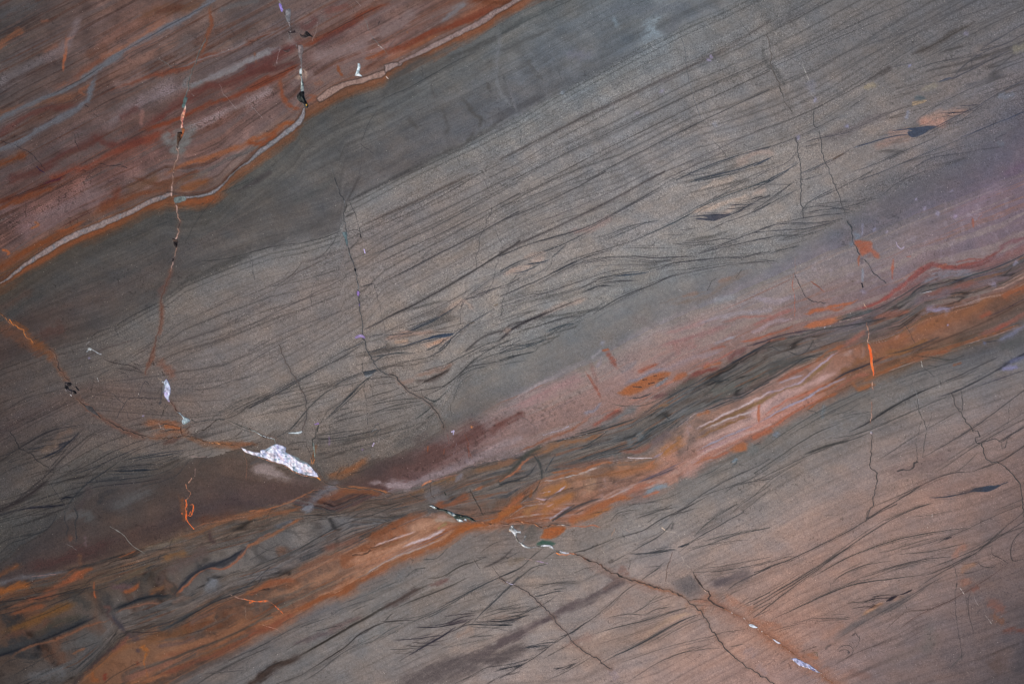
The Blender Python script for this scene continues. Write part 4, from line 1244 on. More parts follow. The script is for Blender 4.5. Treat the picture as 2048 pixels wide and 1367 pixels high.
s 128,70,36 9 .6 560,1180 700,1130 900,1150 1000,1180
s 120,64,38 14 .6 500,1230 600,1180 720,1150
s 96,94,100 16 .7 560,1120 640,1110 540,1160 450,1220
s 94,96,104 12 .7 470,1240 400,1290
s 152,86,50 2 .7 0,1310 150,1270 300,1220 400,1170 520,1130
s 128,74,40 8 .6 100,1330 20,1330
s 104,84,70 10 .6 320,1230 200,1280
d 60,58,56 2 .7 900,1170 780,1210 700,1230 620,1240
d 54,52,50 2 .7 1200,1210 1080,1250 900,1270 820,1310 740,1365
d 60,56,52 2 .6 1090,1180 980,1210 860,1220
d 56,54,52 2 .6 800,1290 650,1320 560,1310
d 60,56,52 2 .6 1000,1230 850,1250 720,1340
s 112,76,48 10 .6 1320,1130 1250,1160 1200,1180
s 118,80,48 8 .7 1450,1060 1500,1070 1550,1040 1350,1100
s 200,106,56 3 .85 1290,1110 1330,1085 1370,1070
s 150,90,70 2 .7 1370,1070 1450,1050 1600,1010
h 170,130,120 1 .8 1700,950 1800,920 1900,900
s 96,90,90 14 .6 1450,1130 1350,1190 1500,1200
s 106,100,104 8 .6 1620,1000 1560,1080
s 118,82,56 10 .7 2000,900 1850,960 1700,990
s 84,76,66 5 .6 2040,920 1950,990 1850,1020
d 50,54,54 2.4 .8 2048,1060 1950,1080 1880,1110 1800,1140
s 140,76,44 4 .8 2048,970 1950,1020 1820,1090 1700,1140
s 74,70,64 9 .6 1900,1060 1750,1100 
c 48,44,40 1.6 .8 1670,1130 1700,1190 1740,1260 1770,1320
c 60,44,34 1 .6 1360,1090 1370,1160 1400,1200
h 30,36,30 2 .8 1475,1155 1485,1170
s 98,68,50 10 .5 1850,1200 1950,1240 
s 128,68,40 12 .7 1680,1170 1600,1200 1520,1240 1400,1240
s 134,72,34 12 .7 2048,1190 1980,1260 1900,1330
s 90,84,78 14 .5 1900,1180 1800,1250
#C2
d 48,52,54 3 .75 0,150 100,120 250,90 290,60
d 50,54,58 2.6 .8 0,100 120,50 270,20
d 44,56,66 2.4 .8 150,50 220,40 270,20
d 58,60,62 1.6 .6 0,190 80,170 200,150
s 134,128,132 5 .6 780,60 700,130
s 124,116,116 8 .5 300,330 500,230 680,150
s 140,128,128 4 .6 100,440 300,330 440,280
s 146,108,104 26 .6 100,520 350,400 550,300 640,300
k2 w 40 .7 100,600 300,560 600,400
s 132,74,60 7 .7 810,80 850,140 880,200
s 140,82,66 4 .7 660,240 700,300 750,400 770,440
s 128,92,84 7 .5 690,160 720,250 750,350
s 130,118,124 6 .6 780,120 740,200 
s 138,92,84 20 .5 1300,80 1500,20
s 134,114,118 10 .5 1700,60 1500,130 1300,200 1050,260
s 134,108,102 12 .5 1100,100 950,140
s 142,76,56 6 .7 1200,170 1100,210 1050,240
s 120,108,110 6 .6 900,240 1050,150
s 116,108,118 6 .7 1250,200 1100,270 950,320
q 154,80,38 2.5 .92 900,395 960,350 1060,300 1180,245 1280,235 1290,260 1220,310 1120,360 1040,400 950,410
h 50,40,44 2 .9 1085,300 1115,295
h 56,40,40 2.4 .9 1130,330 1170,320
h 60,50,50 2 .8 1010,350 1075,355
h 60,44,40 1.6 .8 1170,270 1190,265
d 56,48,50 2 .8 1200,300 1250,280
q 150,82,50 2.5 .9 1310,310 1350,260 1410,250 1420,270 1370,300
s 152,92,72 3 .7 1180,370 1250,330 1330,300
s 104,108,114 6 .6 1280,270 1180,350
s 150,80,48 5 .85 1680,160 1600,180 1530,220 
s 150,80,66 3 .7 1800,70 1700,110 1600,160 1500,210
s 118,60,50 6 .8 1650,200 1530,240 1430,310 1380,350
s 104,64,60 9 .7 1880,60 1800,100 1720,150
s 104,70,66 6 .7 1350,370 1250,410 1150,440
s 78,74,66 12 .6 1500,290 1400,340 1250,430
d 42,50,60 3 .9 2048,10 1930,80 1800,150 1740,175 1680,220
d 50,56,62 2.2 .75 1680,220 1560,270 1480,340 1380,370 1280,430 1130,520 1040,600
d 48,54,60 3 .8 1150,400 1060,435 980,435
s 160,100,80 2.4 .6 980,450 1070,440 1120,420
s 150,110,100 2 .5 860,455 820,450
d 60,62,60 2 .6 1250,430 1100,490 950,500 850,480
s 136,70,54 7 .85 920,530 860,560 780,600 700,640
h 176,110,84 1.4 .8 770,560 800,535 860,530 920,515
s 104,66,56 6 .7 930,540 820,600
s 94,96,96 12 .6 1050,500 900,590 750,650
d 40,48,52 3.6 .9 1020,600 900,640 780,670 650,710 500,750 350,780
d 50,54,54 3 .7 560,710 650,690 800,650
h 180,180,184 1.1 .7 450,755 560,730 660,705
h 176,150,140 1.1 .7 120,860 200,840 320,800
s 140,92,74 5 .7 700,560 600,640 500,680 400,720
s 130,78,56 4 .7 600,640 450,710 300,780 150,840
h 150,150,170 1.6 .6 330,720 450,680 520,650
s 120,112,120 4 .7 780,470 720,520 640,560
s 108,84,66 10 .6 350,800 450,780
s 62,62,54 10 .8 330,800 230,860 150,920
s 60,60,54 7 .8 200,880 120,950 50,1020 0,1060
s 118,80,58 7 .6 0,930 100,900
s 130,84,52 10 .7 790,700 650,740 500,770 350,830 250,870
d 44,54,60 2 .85 820,680 740,740 660,790 590,810
d 44,54,60 1.8 .8 690,780 690,800 600,830
d 46,58,64 2.6 .9 1370,580 1300,600 1200,650 1120,690 1080,740 1030,790
d 46,58,64 2.2 .85 1250,570 1290,600
d 60,66,68 1.8 .7 1200,640 1130,680 1050,700
d 50,66,72 2 .8 1010,730 1050,730
s 92,102,106 12 .5 1100,720 950,790
s 124,86,56 5 .6 1200,500 1290,490
s 106,92,80 16 .4 1200,580 1020,650
d 60,62,60 2 .7 1320,480 1270,510 1200,520 1130,540
s 112,86,72 10 .5 1350,690 1200,760 1050,830 
s 96,80,80 14 .6 1300,690 1150,790
s 124,78,62 6 .7 1150,780 1080,830 900,840
s 104,72,58 6 .6 850,900 600,950 400,960
h 200,190,196 2 .7 970,885 1060,890 1150,888
s 140,120,130 3 .7 1150,890 1250,830 1340,750
s 170,150,140 3 .7 800,930 700,980 580,1025
h 170,170,170 1.8 .8 340,1065 450,1045 580,1020
s 152,82,44 5 .8 850,920 700,960 600,1000 
s 140,80,46 3 .8 600,970 500,990 380,1000
s 140,84,50 4 .8 380,1050 480,1020 600,1010
d 60,56,54 2 .7 250,870 300,940 320,1050
s 58,60,58 4 .7 260,880 310,960 320,1060
d 48,60,68 2 .8 420,870 380,930 340,1000
d 48,52,56 3.4 .85 0,1090 60,1065 150,1050 230,1040 280,940
s 150,86,56 3 .8 250,890 180,930 90,1010 0,1060
s 140,84,60 3 .7 160,930 220,910
s 150,80,46 6 .8 200,1170 120,1230 50,1290 0,1320
d 60,58,54 3 .7 310,1060 270,1140 200,1190 140,1250
s 164,108,84 20 .6 1350,800 1250,870 1350,900
s 150,92,46 12 .8 1400,740 1300,810 1220,860 
s 150,90,50 16 .6 1200,930 950,1000 800,1010
s 158,98,60 10 .6 1000,940 880,940
s 150,92,44 14 .8 520,1090 420,1120 320,1170
s 152,90,42 12 .8 560,1160 460,1210 350,1270 330,1340
s 152,114,84 14 .5 640,1020 700,1080 650,1150
s 156,112,92 18 .5 850,1100 780,1050
m2 w 26 .6 700,1050 900,1130 700,1180
s 168,140,150 2.4 .85 500,1100 400,1170 330,1210 260,1195
d 90,64,52 3.6 .8 570,1110 450,1150 370,1190 320,1250
h 170,150,170 1.6 .7 310,1160 380,1140
s 166,120,110 2 .7 400,1230 350,1260
s 128,68,30 3 .6 250,1140 230,1200
s 158,92,56 3 .7 1180,880 1100,960 850,1000
s 126,116,134 3 .7 540,1260 440,1310 380,1350
d 64,62,64 5 .9 780,1195 680,1215 560,1270 450,1330 400,1365
s 152,82,44 10 .85 1000,1190 850,1220 700,1290 550,1365
s 160,88,60 4 .7 1210,1150 1080,1180
s 150,88,64 8 .7 1180,1080 1060,1110 950,1180
s 108,122,130 9 .8 1270,1100 1180,1120 1100,1155
s 160,110,88 18 .6 1350,1050 1250,1080 
d 78,70,78 4 .8 1350,960 1200,1020 1050,1080
d 100,86,100 3 .7 1040,1080 1150,1030 1300,960 1400,910
s 168,120,104 22 .6 1500,900 1440,1000 1400,980
m2 w 30 .7 1430,650 1400,850 1450,960
s 158,116,100 12 .5 1420,640 1380,800
s 112,72,48 12 .6 1900,520 1700,580 1550,640
s 174,150,148 3.4 .85 2048,400 1950,440 1800,510 1700,550 1600,610 1480,670
s 118,84,50 4.5 .8 2048,440 1950,470 1820,530 1700,590 1500,690
s 166,144,142 3 .8 2048,470 1900,530 1700,600 1550,670
s 124,84,52 4.5 .8 1900,560 1700,640 1480,740
s 170,130,118 10 .7 2048,540 1850,640 1650,720 1480,790
s 130,122,136 3 .8 2048,580 1850,670 1650,760 1500,830
s 168,130,120 8 .7 2048,640 1800,730 1650,800 1500,890
s 150,110,110 4 .6 1900,660 1700,770 1500,860
s 168,84,54 4 .8 1960,480 1965,620
s 152,80,50 7 .85 2048,690 1980,710 1920,745
q 156,84,44 3 .85 1740,840 1800,790 1870,780 1870,830 1800,850
s 150,80,54 4 .7 1740,850 1650,890 1550,910
s 154,92,64 4 .7 1480,940 1600,890
s 96,98,94 16 .6 1950,790 1900,860
d 44,52,58 3 .85 2040,320 1950,350 1860,430 1800,430 1700,470 1600,520 1480,550
d 56,62,66 2.4 .7 1860,430 1700,440 1600,480 1500,530
d 58,64,64 2.4 .6 1660,310 1600,380 1540,430
d 50,60,66 2 .7 1580,295 1660,310 1760,290
d 60,62,62 2 .5 1380,370 1500,350 1560,300
s 150,84,48 5 .8 1600,530 1520,555 1480,580
s 84,86,80 12 .5 1800,330 1600,400
c 46,60,66 1.6 .7 1750,930 1770,920 1800,910 1790,940 1760,960
s 106,124,134 6 .6 1770,940 1800,900
d 52,52,54 2 .7 2048,900 1950,960 1850,1010 1700,1060 1550,1160 1450,1230 1300,1340
d 60,60,60 2 .7 2048,960 1900,1070 1750,1110 1600,1150 1500,1200
d 56,56,56 2.4 .7 2048,1050 1800,1100 1700,1160 
d 64,66,66 1.8 .6 1700,940 1600,1000 1500,1040 1460,1060
d 64,66,64 1.8 .5 1780,960 1650,1010 1500,1090
d 60,60,60 1.8 .55 2048,1100 1850,1230 1750,1320
d 60,60,60 1.6 .6 2048,1130 1900,1250 1800,1330
d 64,62,60 2 .6 1380,1150 1250,1200 1100,1230
d 66,62,60 2 .6 1230,1220 1100,1230 960,1250
d 64,60,58 2 .6 1070,1220 900,1290 850,1310
d 62,60,58 2 .6 1320,1270 1180,1300 1050,1340
d 54,52,52 2.6 .7 1580,1180 1400,1280 1280,1340
c 90,80,80 1 .7 130,570 200,600 250,640 290,680
#D2
s 62,62,60 14 .5 400,120 250,180 100,260
d 50,52,54 2.4 .8 540,130 460,130 380,110 340,180 220,240 100,310 0,370
d 46,46,48 2 .7 450,0 400,80 330,110 250,80
d 50,54,58 2 .6 200,90 120,50 0,90
s 138,76,44 5 .8 700,40 560,100 450,170
s 138,74,50 6 .8 450,170 350,220 250,280 180,320
s 150,128,140 3.4 .85 650,90 500,190 400,280 250,370 60,410
s 146,130,140 3 .8 380,260 250,310 190,340
s 126,90,54 5 .7 600,150 470,240 380,320 200,400 0,480
s 172,130,120 10 .7 600,260 450,320 300,390 150,460 0,540
s 170,90,66 3 .7 560,330 400,400 300,440 150,520 40,590
s 132,124,142 3 .8 700,290 550,350 420,420 300,490 150,560 50,610
s 168,112,96 10 .8 540,420 350,500 200,580 0,650
s 162,84,56 3.4 .9 500,440 330,530 200,620 100,670 0,740
s 140,74,42 5 .7 650,400 500,460 400,530
s 168,90,60 3 .8 35,480 30,560 35,610
s 128,74,40 16 .7 1050,60 900,130 750,180
s 120,74,42 12 .6 800,200 650,260
s 140,78,56 5 .7 900,240 750,290 600,390
s 124,76,34 10 .7 1300,10 1150,70 1000,100
d 54,50,56 5 .85 1000,120 850,190 700,250 580,320
d 66,56,56 4 .7 1400,-20 1200,60 1000,110
s 130,72,38 6 .8 1150,180 1000,230 920,260 820,320
s 130,68,38 5 .7 1500,80 1350,110 1200,170
s 136,76,40 8 .7 920,340 800,360 750,320
s 120,70,42 6 .7 1300,120 1150,170
s 116,72,50 5 .6 1580,170 1500,190
d 50,52,50 2.2 .7 1200,120 1350,130 1500,150 1600,110
d 54,56,54 2 .6 1120,280 1250,240 1450,180 1600,140
d 54,56,54 2 .6 1300,190 1400,200
s 92,104,110 8 .5 540,490 520,600
s 98,110,124 10 .5 180,700 150,730
d 60,62,60 2 .6 480,560 460,540 400,530
d 56,58,58 2 .6 60,760 0,800 
d 54,56,56 1.6 .6 20,790 60,780
d 56,56,54 1.8 .65 900,350 700,430 500,540 350,620 200,720 50,830
d 58,58,56 1.6 .6 880,400 700,480 550,560 400,640 250,730
d 56,56,54 1.6 .55 780,490 700,540 600,570
d 58,56,54 1.6 .5 890,540 750,560 650,590
d 52,52,50 2.2 .75 650,630 560,670 470,700 350,770 220,870 100,940 0,1010
d 50,50,48 5 .7 740,750 600,790 480,830 380,870
d 52,52,52 3 .65 880,700 740,750 600,800
d 60,58,58 1.8 .6 0,1070 120,1010 230,970 350,890 600,800
d 62,60,58 1.6 .6 0,1180 100,1080 230,990 400,900
d 60,58,58 1.5 .5 0,1060 60,1050 150,1030
d 42,42,44 4 .9 720,690 820,650 880,620 940,570 1080,490 1200,420 1300,370 1420,330
d 46,46,50 2.6 .75 1400,330 1550,270 1700,200 1850,130
d 48,50,50 2 .65 560,750 700,730 850,690 950,650 1100,590 1260,500 1450,440 1500,410
d 40,42,50 3.4 .85 1400,430 1500,405 1600,360 1750,280 1900,200 2048,100
s 50,52,64 6 .5 1850,230 2048,100
s 108,108,150 8 .6 2000,210 1880,230
s 88,92,126 8 .5 2048,130 1930,170
s 84,90,120 7 .5 1750,20 1730,30
d 52,52,64 2.4 .7 2048,230 1850,300 1700,350
d 46,46,50 2.2 .75 2048,380 1930,470 1800,570 1650,680 1500,760 1350,850 1280,890
d 56,54,54 2 .6 1300,680 1200,740 1050,840 950,900
d 58,56,54 2 .6 1540,540 1420,610 1310,670 
d 60,58,56 1.8 .5 2048,550 1850,670 1700,760 1450,920 1350,990
d 44,44,48 2.6 .8 2048,660 1960,710 1850,770
d 50,46,46 3 .75 2048,800 1900,900 1750,960 1650,1000
d 56,52,50 2 .65 2048,600 1800,720 1650,820 1500,930 1380,1000
d 58,54,52 2 .6 1700,850 1600,950 1530,1000
d 44,44,46 2.6 .8 1650,1000 1500,995 1400,1030 1280,1100 1180,1150 1080,1220 950,1290 860,1350
d 58,54,52 1.8 .6 1400,1030 1200,1130 900,1260
s 110,88,82 24 .5 1500,850 1300,950 1000,1000
s 128,96,84 18 .4 1700,1070 1500,1120 1300,1180
s 132,96,82 16 .4 1250,1100 1500,1040
p 38,50,68 1 .88 1630,1155 1680,1130 1760,1110 1870,1097 1830,1125 1780,1145 1730,1150
d 34,44,60 2.4 .9 1640,1150 1550,1170 1400,1190 1330,1190
d 36,46,62 2.2 .85 1840,1108 1930,1070
s 62,52,52 6 .4 1730,1130 1560,1165
d 56,54,52 3 .65 1360,1230 1220,1270 1100,1320 1000,1365
d 58,56,54 1.6 .5 2048,1200 1900,1260 1800,1300
c 44,44,46 1.3 .7 1570,380 1580,450 1580,530 1545,515
c 50,50,50 1.3 .7 1410,310 1420,340
c 52,52,52 1.3 .6 1240,440 1250,540 1290,620 1310,680 1300,760 1280,890
c 52,52,52 1.1 .6 1265,610 1250,700 1230,780 1240,900 1220,940
c 40,40,42 2 .8 1090,990 1140,980 1180,985 1215,960 1215,930 1240,925
c 44,44,46 1.6 .75 1660,680 1700,690 1715,730 1680,740 1690,780 1730,790
c 44,44,46 1.6 .7 1700,780 1830,745 1870,770 1920,740 1960,710
c 44,44,46 1.3 .7 1880,770 1880,820 1910,810 1925,740
c 60,56,56 1 .6 1345,545 1330,620 1310,660
c 60,56,56 1 .5 1940,480 1935,600 1920,640
h 190,190,180 1.3 .8 1270,160 1280,200
c 190,190,190 1 .7 1230,380 1245,440 1250,480
c 60,60,60 1.2 .6 1290,210 1340,250 1360,280
#A3
d 40,40,44 2.4 .8 0,90 100,45 230,30 400,15 480,5
d 46,44,46 2 .6 0,110 100,70
c 44,46,48 2 .7 560,30 590,90 570,150 580,220 575,290
c 46,48,50 1.6 .7 490,50 490,130 520,190 500,230
d 44,46,48 2.2 .7 430,80 380,170 300,220 150,250
d 44,46,46 1.8 .6 0,370 80,300 200,260 350,190
d 52,50,46 2 .5 0,430 120,340 300,240
d 46,46,46 2 .6 0,300 60,270 260,220
s 76,76,74 18 .5 640,60 700,130
s 104,62,44 8 .5 530,250 540,290
s 70,46,42 24 .6 850,280 650,360 450,430 200,490
s 92,72,72 5 .5 650,240 640,320
h 120,120,112 1.3 .8 830,165 870,190 940,240 1000,310 1090,370
c 130,130,126 1 .7 515,310 550,325 580,350
s 96,62,44 7 .6 605,380 600,460
s 104,60,34 10 .6 0,540 60,500 150,460
s 86,82,84 8 .6 500,500 300,545 150,560 0,600
h 140,100,92 1 .7 240,550 420,530
s 150,90,60 1.4 .8 1480,185 1590,145 1900,90 2000,45
h O 2.2 .95 1410,100 1420,130 1440,160 1470,190
h O 1.8 .9 1408,0 1420,40 1410,80 1412,110
h O 1.6 .9 1430,90 1450,90 1460,40 1465,10
h O 1.6 .9 1378,76 1382,78
s 128,66,36 2 .8 890,405 950,380 1020,350
s 90,52,36 18 .4 1500,130 1800,100
s 112,72,46 12 .6 1980,70 1700,130 1500,220 1300,270
s 108,90,66 7 .5 1400,260 1200,310 1080,330
s 112,76,44 12 .7 1420,380 1300,390 1250,420
s 100,88,76 7 .6 1300,290 1150,330 1040,390
s 84,66,60 18 .5 1600,330 1450,420 1250,520
d 56,50,46 2 .7 2000,110 1850,150 1740,240 1650,280
d 60,52,46 2 .6 1320,250 1290,310 1300,360
d 56,50,46 2 .6 1400,320 1300,330 1150,350 1040,380
c 50,46,44 2.6 .6 1280,380 1220,380 1200,420 1240,410
s 66,48,46 6 .5 1580,210 1600,270 1640,310
s 50,50,54 9 .7 1900,320 1800,390 1700,450 1550,480 1450,530 1380,610 1320,680
d 44,46,52 5 .85 1900,310 1750,420 1600,470 1500,510 1430,550 1380,620 1320,680
s 54,52,50 10 .8 1320,690 1100,700 1000,750 860,800
d 40,42,46 6 .85 1280,690 1150,695 1050,710 950,770 860,800
s 60,56,50 12 .6 1340,620 1300,660
s 134,78,54 3.6 .8 2040,230 1900,310 1840,390 1700,480 1560,500
s 138,74,46 4 .85 1560,505 1480,540 1420,600 1340,670
s 110,72,54 4 .7 1220,740 1100,750 950,790 880,820
s 104,80,66 6 .6 1450,700 1300,740
s 102,106,112 16 .6 1620,560 1600,620 1550,680
d 50,54,58 2.2 .7 2048,480 1950,560 1850,630 1750,690
s 56,58,58 9 .7 1480,820 1350,900 1200,960 
d 44,46,48 4 .85 1900,640 1760,690 1600,750 1500,810 1400,880 1280,930
d 50,52,52 2.2 .7 1700,750 1500,860 1350,930 1250,960
d 56,56,58 2 .6 1900,640 1750,720 1640,760
s 98,62,44 8 .5 1900,660 1700,780 1500,890
s 150,80,34 5 .85 1950,640 2048,610
h 230,110,60 1.7 .9 1850,720 1900,735 1950,740 2048,740
h 180,130,110 1.2 .8 1740,685 1800,710 1850,725
h O 2 .8 1910,745 1890,750
d 50,44,40 2 .8 2040,650 1950,660
s 128,72,38 7 .6 2048,600 1900,650 1850,690
# left lower quadrant rust
s 128,68,26 13 .8 220,610 100,640 0,660
s 138,66,34 11 .8 640,500 560,540 480,600 400,650 330,680
s 124,62,32 8 .7 700,480 640,510 600,560
s 118,60,36 9 .7 450,640 350,700 200,740 
s 118,62,34 7 .7 350,770 200,800 80,830
s 104,64,26 14 .7 560,760 430,810 300,860 150,920 50,970
s 98,58,40 14 .5 200,960 50,1010
s 128,66,34 6 .8 1050,600 1000,640 940,680
s 112,62,34 5 .7 1130,680 1200,640 1240,620
s 100,68,44 8 .6 1250,620 1120,660
s 160,74,34 3 .85 710,640 725,710
s 132,66,34 3 .7 710,580 712,640
d 50,46,44 2.6 .7 230,620 290,680 450,640 640,600
d 46,44,44 3 .7 0,740 200,720 350,680
d 48,44,44 3 .7 680,600 600,680 450,740 330,790
d 60,42,36 2 .7 280,560 230,600 180,620
d 54,48,44 3 .6 850,510 700,560 640,620
s 56,54,50 16 .6 700,780 560,720 620,750
s 58,54,54 14 .6 850,640 900,600 1050,560 
s 84,62,62 9 .6 1000,620 900,640 830,620
s 62,58,54 10 .6 1150,500 1080,600
s 82,66,60 8 .6 1180,560 1200,600 1250,540
s 94,74,50 8 .5 1150,450 1050,520 850,620 
s 58,54,44 14 .6 650,860 450,900 350,960 250,1010
s 50,50,50 16 .75 700,850 550,930 420,970 300,1030 150,1080 0,1130
d 38,40,44 6 .8 740,850 600,920 450,970 330,1040 150,1100 0,1150
s 96,60,50 7 .6 840,790 780,770
s 66,48,46 8 .5 850,780 820,830 900,900 950,980
s 58,56,62 6 .7 860,830 910,910 950,960
s 108,66,44 4.5 .75 850,860 780,890 640,930 500,990 400,1040 250,1080 100,1150
s 74,74,72 20 .5 800,1000 600,1030 450,1090
s 84,86,88 22 .5 500,1250 350,1280 200,1310 
d 50,50,50 2.2 .6 760,1040 650,1080 540,1100
d 46,48,48 2 .6 440,1120 350,1160 250,1200 150,1190
d 50,50,50 2 .6 700,960 600,1010 450,1060
d 46,48,48 2 .6 300,1190 200,1240 100,1300
d 44,46,48 1.6 .6 560,1235 500,1240
d 50,50,50 2 .5 140,1170 60,1190 0,1240
d 50,50,50 1.6 .5 1150,840 1050,900 980,920
d 52,52,50 1.6 .5 1250,880 1100,900 970,920
d 56,52,50 1.6 .5 1200,800 1180,795
s 52,44,44 6 .6 920,1010 880,1070 780,1170 700,1240 600,1320 550,1365
s 58,46,44 9 .6 850,1090 750,1190 640,1280
d 50,44,44 3 .7 960,970 1100,975 1230,960
s 70,56,56 10 .6 960,970 1000,1010 1050,1000
s 112,62,46 8 .6 980,1000 900,1080 850,1140
s 120,72,40 10 .7 1000,1060 900,1110 800,1180 720,1250 600,1340
s 90,56,34 9 .6 1150,990 1350,980 1450,960
s 104,64,36 14 .6 1450,960 1250,1010 1100,1040
s 84,64,60 7 .6 1500,1010 1350,1050 1200,1080
s 156,82,26 12 .7 1070,1060 1100,1100 1130,1090
s 146,78,28 5 .85 1110,1120 1090,1190 1080,1200
s 148,76,30 3.5 .8 1090,1200 1105,1270 1115,1320
s 74,56,56 6 .7 1040,1090 1045,1130
s 120,56,34 8 .6 1040,1200 1030,1230
s 130,68,30 8 .7 690,1270 700,1320 750,1330
s 112,50,32 7 .8 800,1280 790,1340
s 130,80,48 14 .7 1900,850 1700,1000 1500,1050 1300,1130 1150,1190
s 118,66,42 9 .7 1650,1010 1450,1100 1250,1150
s 126,76,56 14 .7 1350,1170 1150,1250 950,1340
s 118,68,36 10 .7 1900,990 1700,1080 1500,1150 
d 66,60,54 5 .75 2048,830 1900,930 1750,1000 1600,1050 1450,1110 1250,1190 1000,1290
s 86,76,66 5 .5 1250,1190 1100,1240 950,1300
s 110,60,40 9 .7 2048,930 1900,1000 1750,1090 1600,1150 1400,1230 1200,1310
s 70,66,64 8 .5 1900,1060 1700,1170 1450,1290 1300,1365
d 110,110,106 2 .5 1900,1120 1750,1200 1550,1280 1400,1340
d 44,46,48 2 .6 2048,1040 1900,1110 1700,1200
d 46,46,46 1.8 .5 1850,1260 1700,1275 1550,1290
s 54,44,42 14 .7 2048,1260 1950,1340
d 50,48,46 2.4 .6 2048,1080 1850,1170 1600,1300 1500,1365
s 96,68,56 6 .6 1640,830 1500,880 1440,930
c 150,130,110 1 .6 1860,780 1860,860 1880,880
c 150,130,110 1 .6 1630,870 1645,890 1620,930
c 150,110,90 1 .6 2000,910 2048,910
h 140,90,60 1.2 .7 1640,980 1660,990
#B3
s 120,72,44 8 .7 380,20 250,60 100,70 0,110
s 150,84,46 2 .7 220,10 100,40 0,50
d 60,54,48 2 .6 230,20 150,60 130,110
s 104,106,114 10 .7 470,20 420,50 400,20
s 88,94,104 8 .6 330,130 250,170 180,180
s 134,78,46 6 .7 400,110 250,190 120,260 0,310
s 60,60,60 6 .5 300,150 150,210 0,280
d 54,54,54 2.2 .75 1150,0 950,80 850,110 700,150 620,190 550,240 440,300 350,350 240,400 100,440 0,490
d 56,56,56 2 .7 900,90 720,140 600,210 500,260 420,320 300,390 150,430
d 54,54,54 2 .7 1060,120 950,170 900,210 780,240 650,310 550,340 450,350
d 50,50,52 2.2 .7 300,390 150,460 60,500 0,540
d 50,50,52 2.6 .7 100,540 60,600 0,650
d 56,56,56 1.8 .6 240,300 150,340 60,390 0,420
d 60,58,56 1.6 .6 220,360 130,350 60,310
d 54,54,54 1.8 .6 620,60 500,80 400,90
d 58,56,54 1.8 .6 700,50 600,90 450,110
s 124,70,42 10 .7 1350,60 1200,120 1080,180 900,260
s 108,66,50 10 .6 850,270 650,320 560,350
s 120,64,34 9 .7 1200,100 1050,190 900,260
s 116,72,50 10 .6 700,370 500,440 350,500
s 142,84,52 5 .7 340,590 250,590 120,630
s 126,66,38 8 .8 350,580 200,600 80,640 0,680
d 44,40,38 3 .85 160,645 120,645 80,655
d 66,52,44 2 .6 80,660 0,680
s 166,112,80 12 .7 1300,250 1100,330 950,390 750,460
s 168,120,90 16 .6 1500,90 1350,150 1200,200
s 140,112,66 5 .8 1500,150 1420,190
s 150,130,110 7 .6 1560,130 1400,120
s 178,152,150 3.4 .85 1480,200 1350,260 1250,290 1150,330
s 176,140,130 2.6 .8 1250,210 1150,250 1000,300 950,330
d 70,50,40 2 .7 1160,240 1080,260 980,320 900,340
s 130,84,54 4 .7 1250,230 1100,300 950,360
h 70,60,60 2.6 .8 1080,195 1100,185
c 190,140,110 1.4 .8 780,380 830,375 880,370 920,345
c 60,44,36 1.8 .8 780,390 850,390 900,375 915,350
s 164,112,78 8 .7 1600,180 1400,290 1200,370 1000,460 800,560
d 120,100,104 2.4 .8 1550,190 1350,290 1150,370 1000,450 900,480 
s 160,150,150 3 .75 1450,270 1300,330 1100,410 950,490 870,540
d 110,98,90 2.4 .8 1400,300 1150,400 1000,470 700,620
s 156,104,72 8 .7 900,540 700,640 500,720
s 150,100,68 12 .5 700,500 500,590 300,660 100,730
d 90,84,72 3 .75 850,500 650,610 500,660 350,740 200,800 100,850 0,890
s 92,84,74 4 .6 350,730 200,790
s 132,82,50 8 .6 400,800 250,850 50,920
s 90,80,70 4 .6 180,850 80,880 0,920
s 138,74,36 12 .85 1750,140 1600,200 1500,280 1300,350 1150,410 950,500
s 150,76,30 10 .9 2048,20 1950,80 1850,130 1700,170 1600,210 1550,250
s 130,68,34 9 .85 1000,490 850,580 700,660 500,740 350,810
s 124,64,40 9 .7 350,820 250,870 130,930 0,990
h 220,100,50 1.6 .9 0,735 50,740 130,740 180,770 250,830
h 180,120,96 1.2 .7 90,915 190,940 230,970
c 130,110,104 1 .6 240,980 350,1000 430,1030
c 120,100,100 1 .5 470,1020 550,1060
s 150,120,110 8 .5 1420,90 1500,110
c 170,120,90 1.6 .5 1300,180 1350,170 1400,120
s 88,92,94 22 .4 1200,450 1000,560 800,650
s 86,86,90 20 .4 700,760 500,830 350,880
d 60,60,58 2 .6 1500,330 1430,400 1380,420 1300,420
d 58,58,56 1.8 .6 1350,480 1250,500 1180,560
d 56,60,62 2 .5 1190,570 1050,610 900,680 700,750
d 110,112,110 1.6 .5 1180,580 1050,630 880,690
d 54,56,56 2 .6 520,870 450,880 350,930 250,980 100,1060 0,1120
d 56,58,58 1.6 .6 600,860 480,900 350,940
d 56,56,54 1.6 .6 900,760 800,800 770,830
d 56,56,56 1.6 .5 1000,700 850,740 700,790 600,860
d 56,50,44 2 .7 1640,450 1550,500 1450,550 1350,560
d 50,44,38 5 .85 1380,600 1280,640 1180,700 1090,750 1000,790 900,850 820,900 700,960 600,1030 500,1080 400,1140 320,1180
s 76,60,54 10 .6 1300,640 1150,720 1000,790
s 98,66,60 8 .5 1500,570 1350,620
s 92,70,66 10 .5 850,860 700,920 580,980
d 50,46,42 3 .7 1650,560 1500,630 1400,680 1250,720 1100,790
d 52,50,46 2.2 .7 1800,400 1700,440 1580,480 1480,550
s 66,54,48 14 .6 400,1140 280,1200 170,1260 80,1330
s 62,48,40 10 .8 330,1180 200,1220 120,1290 0,1365
d 46,40,36 3 .7 250,1190 150,1230 60,1310
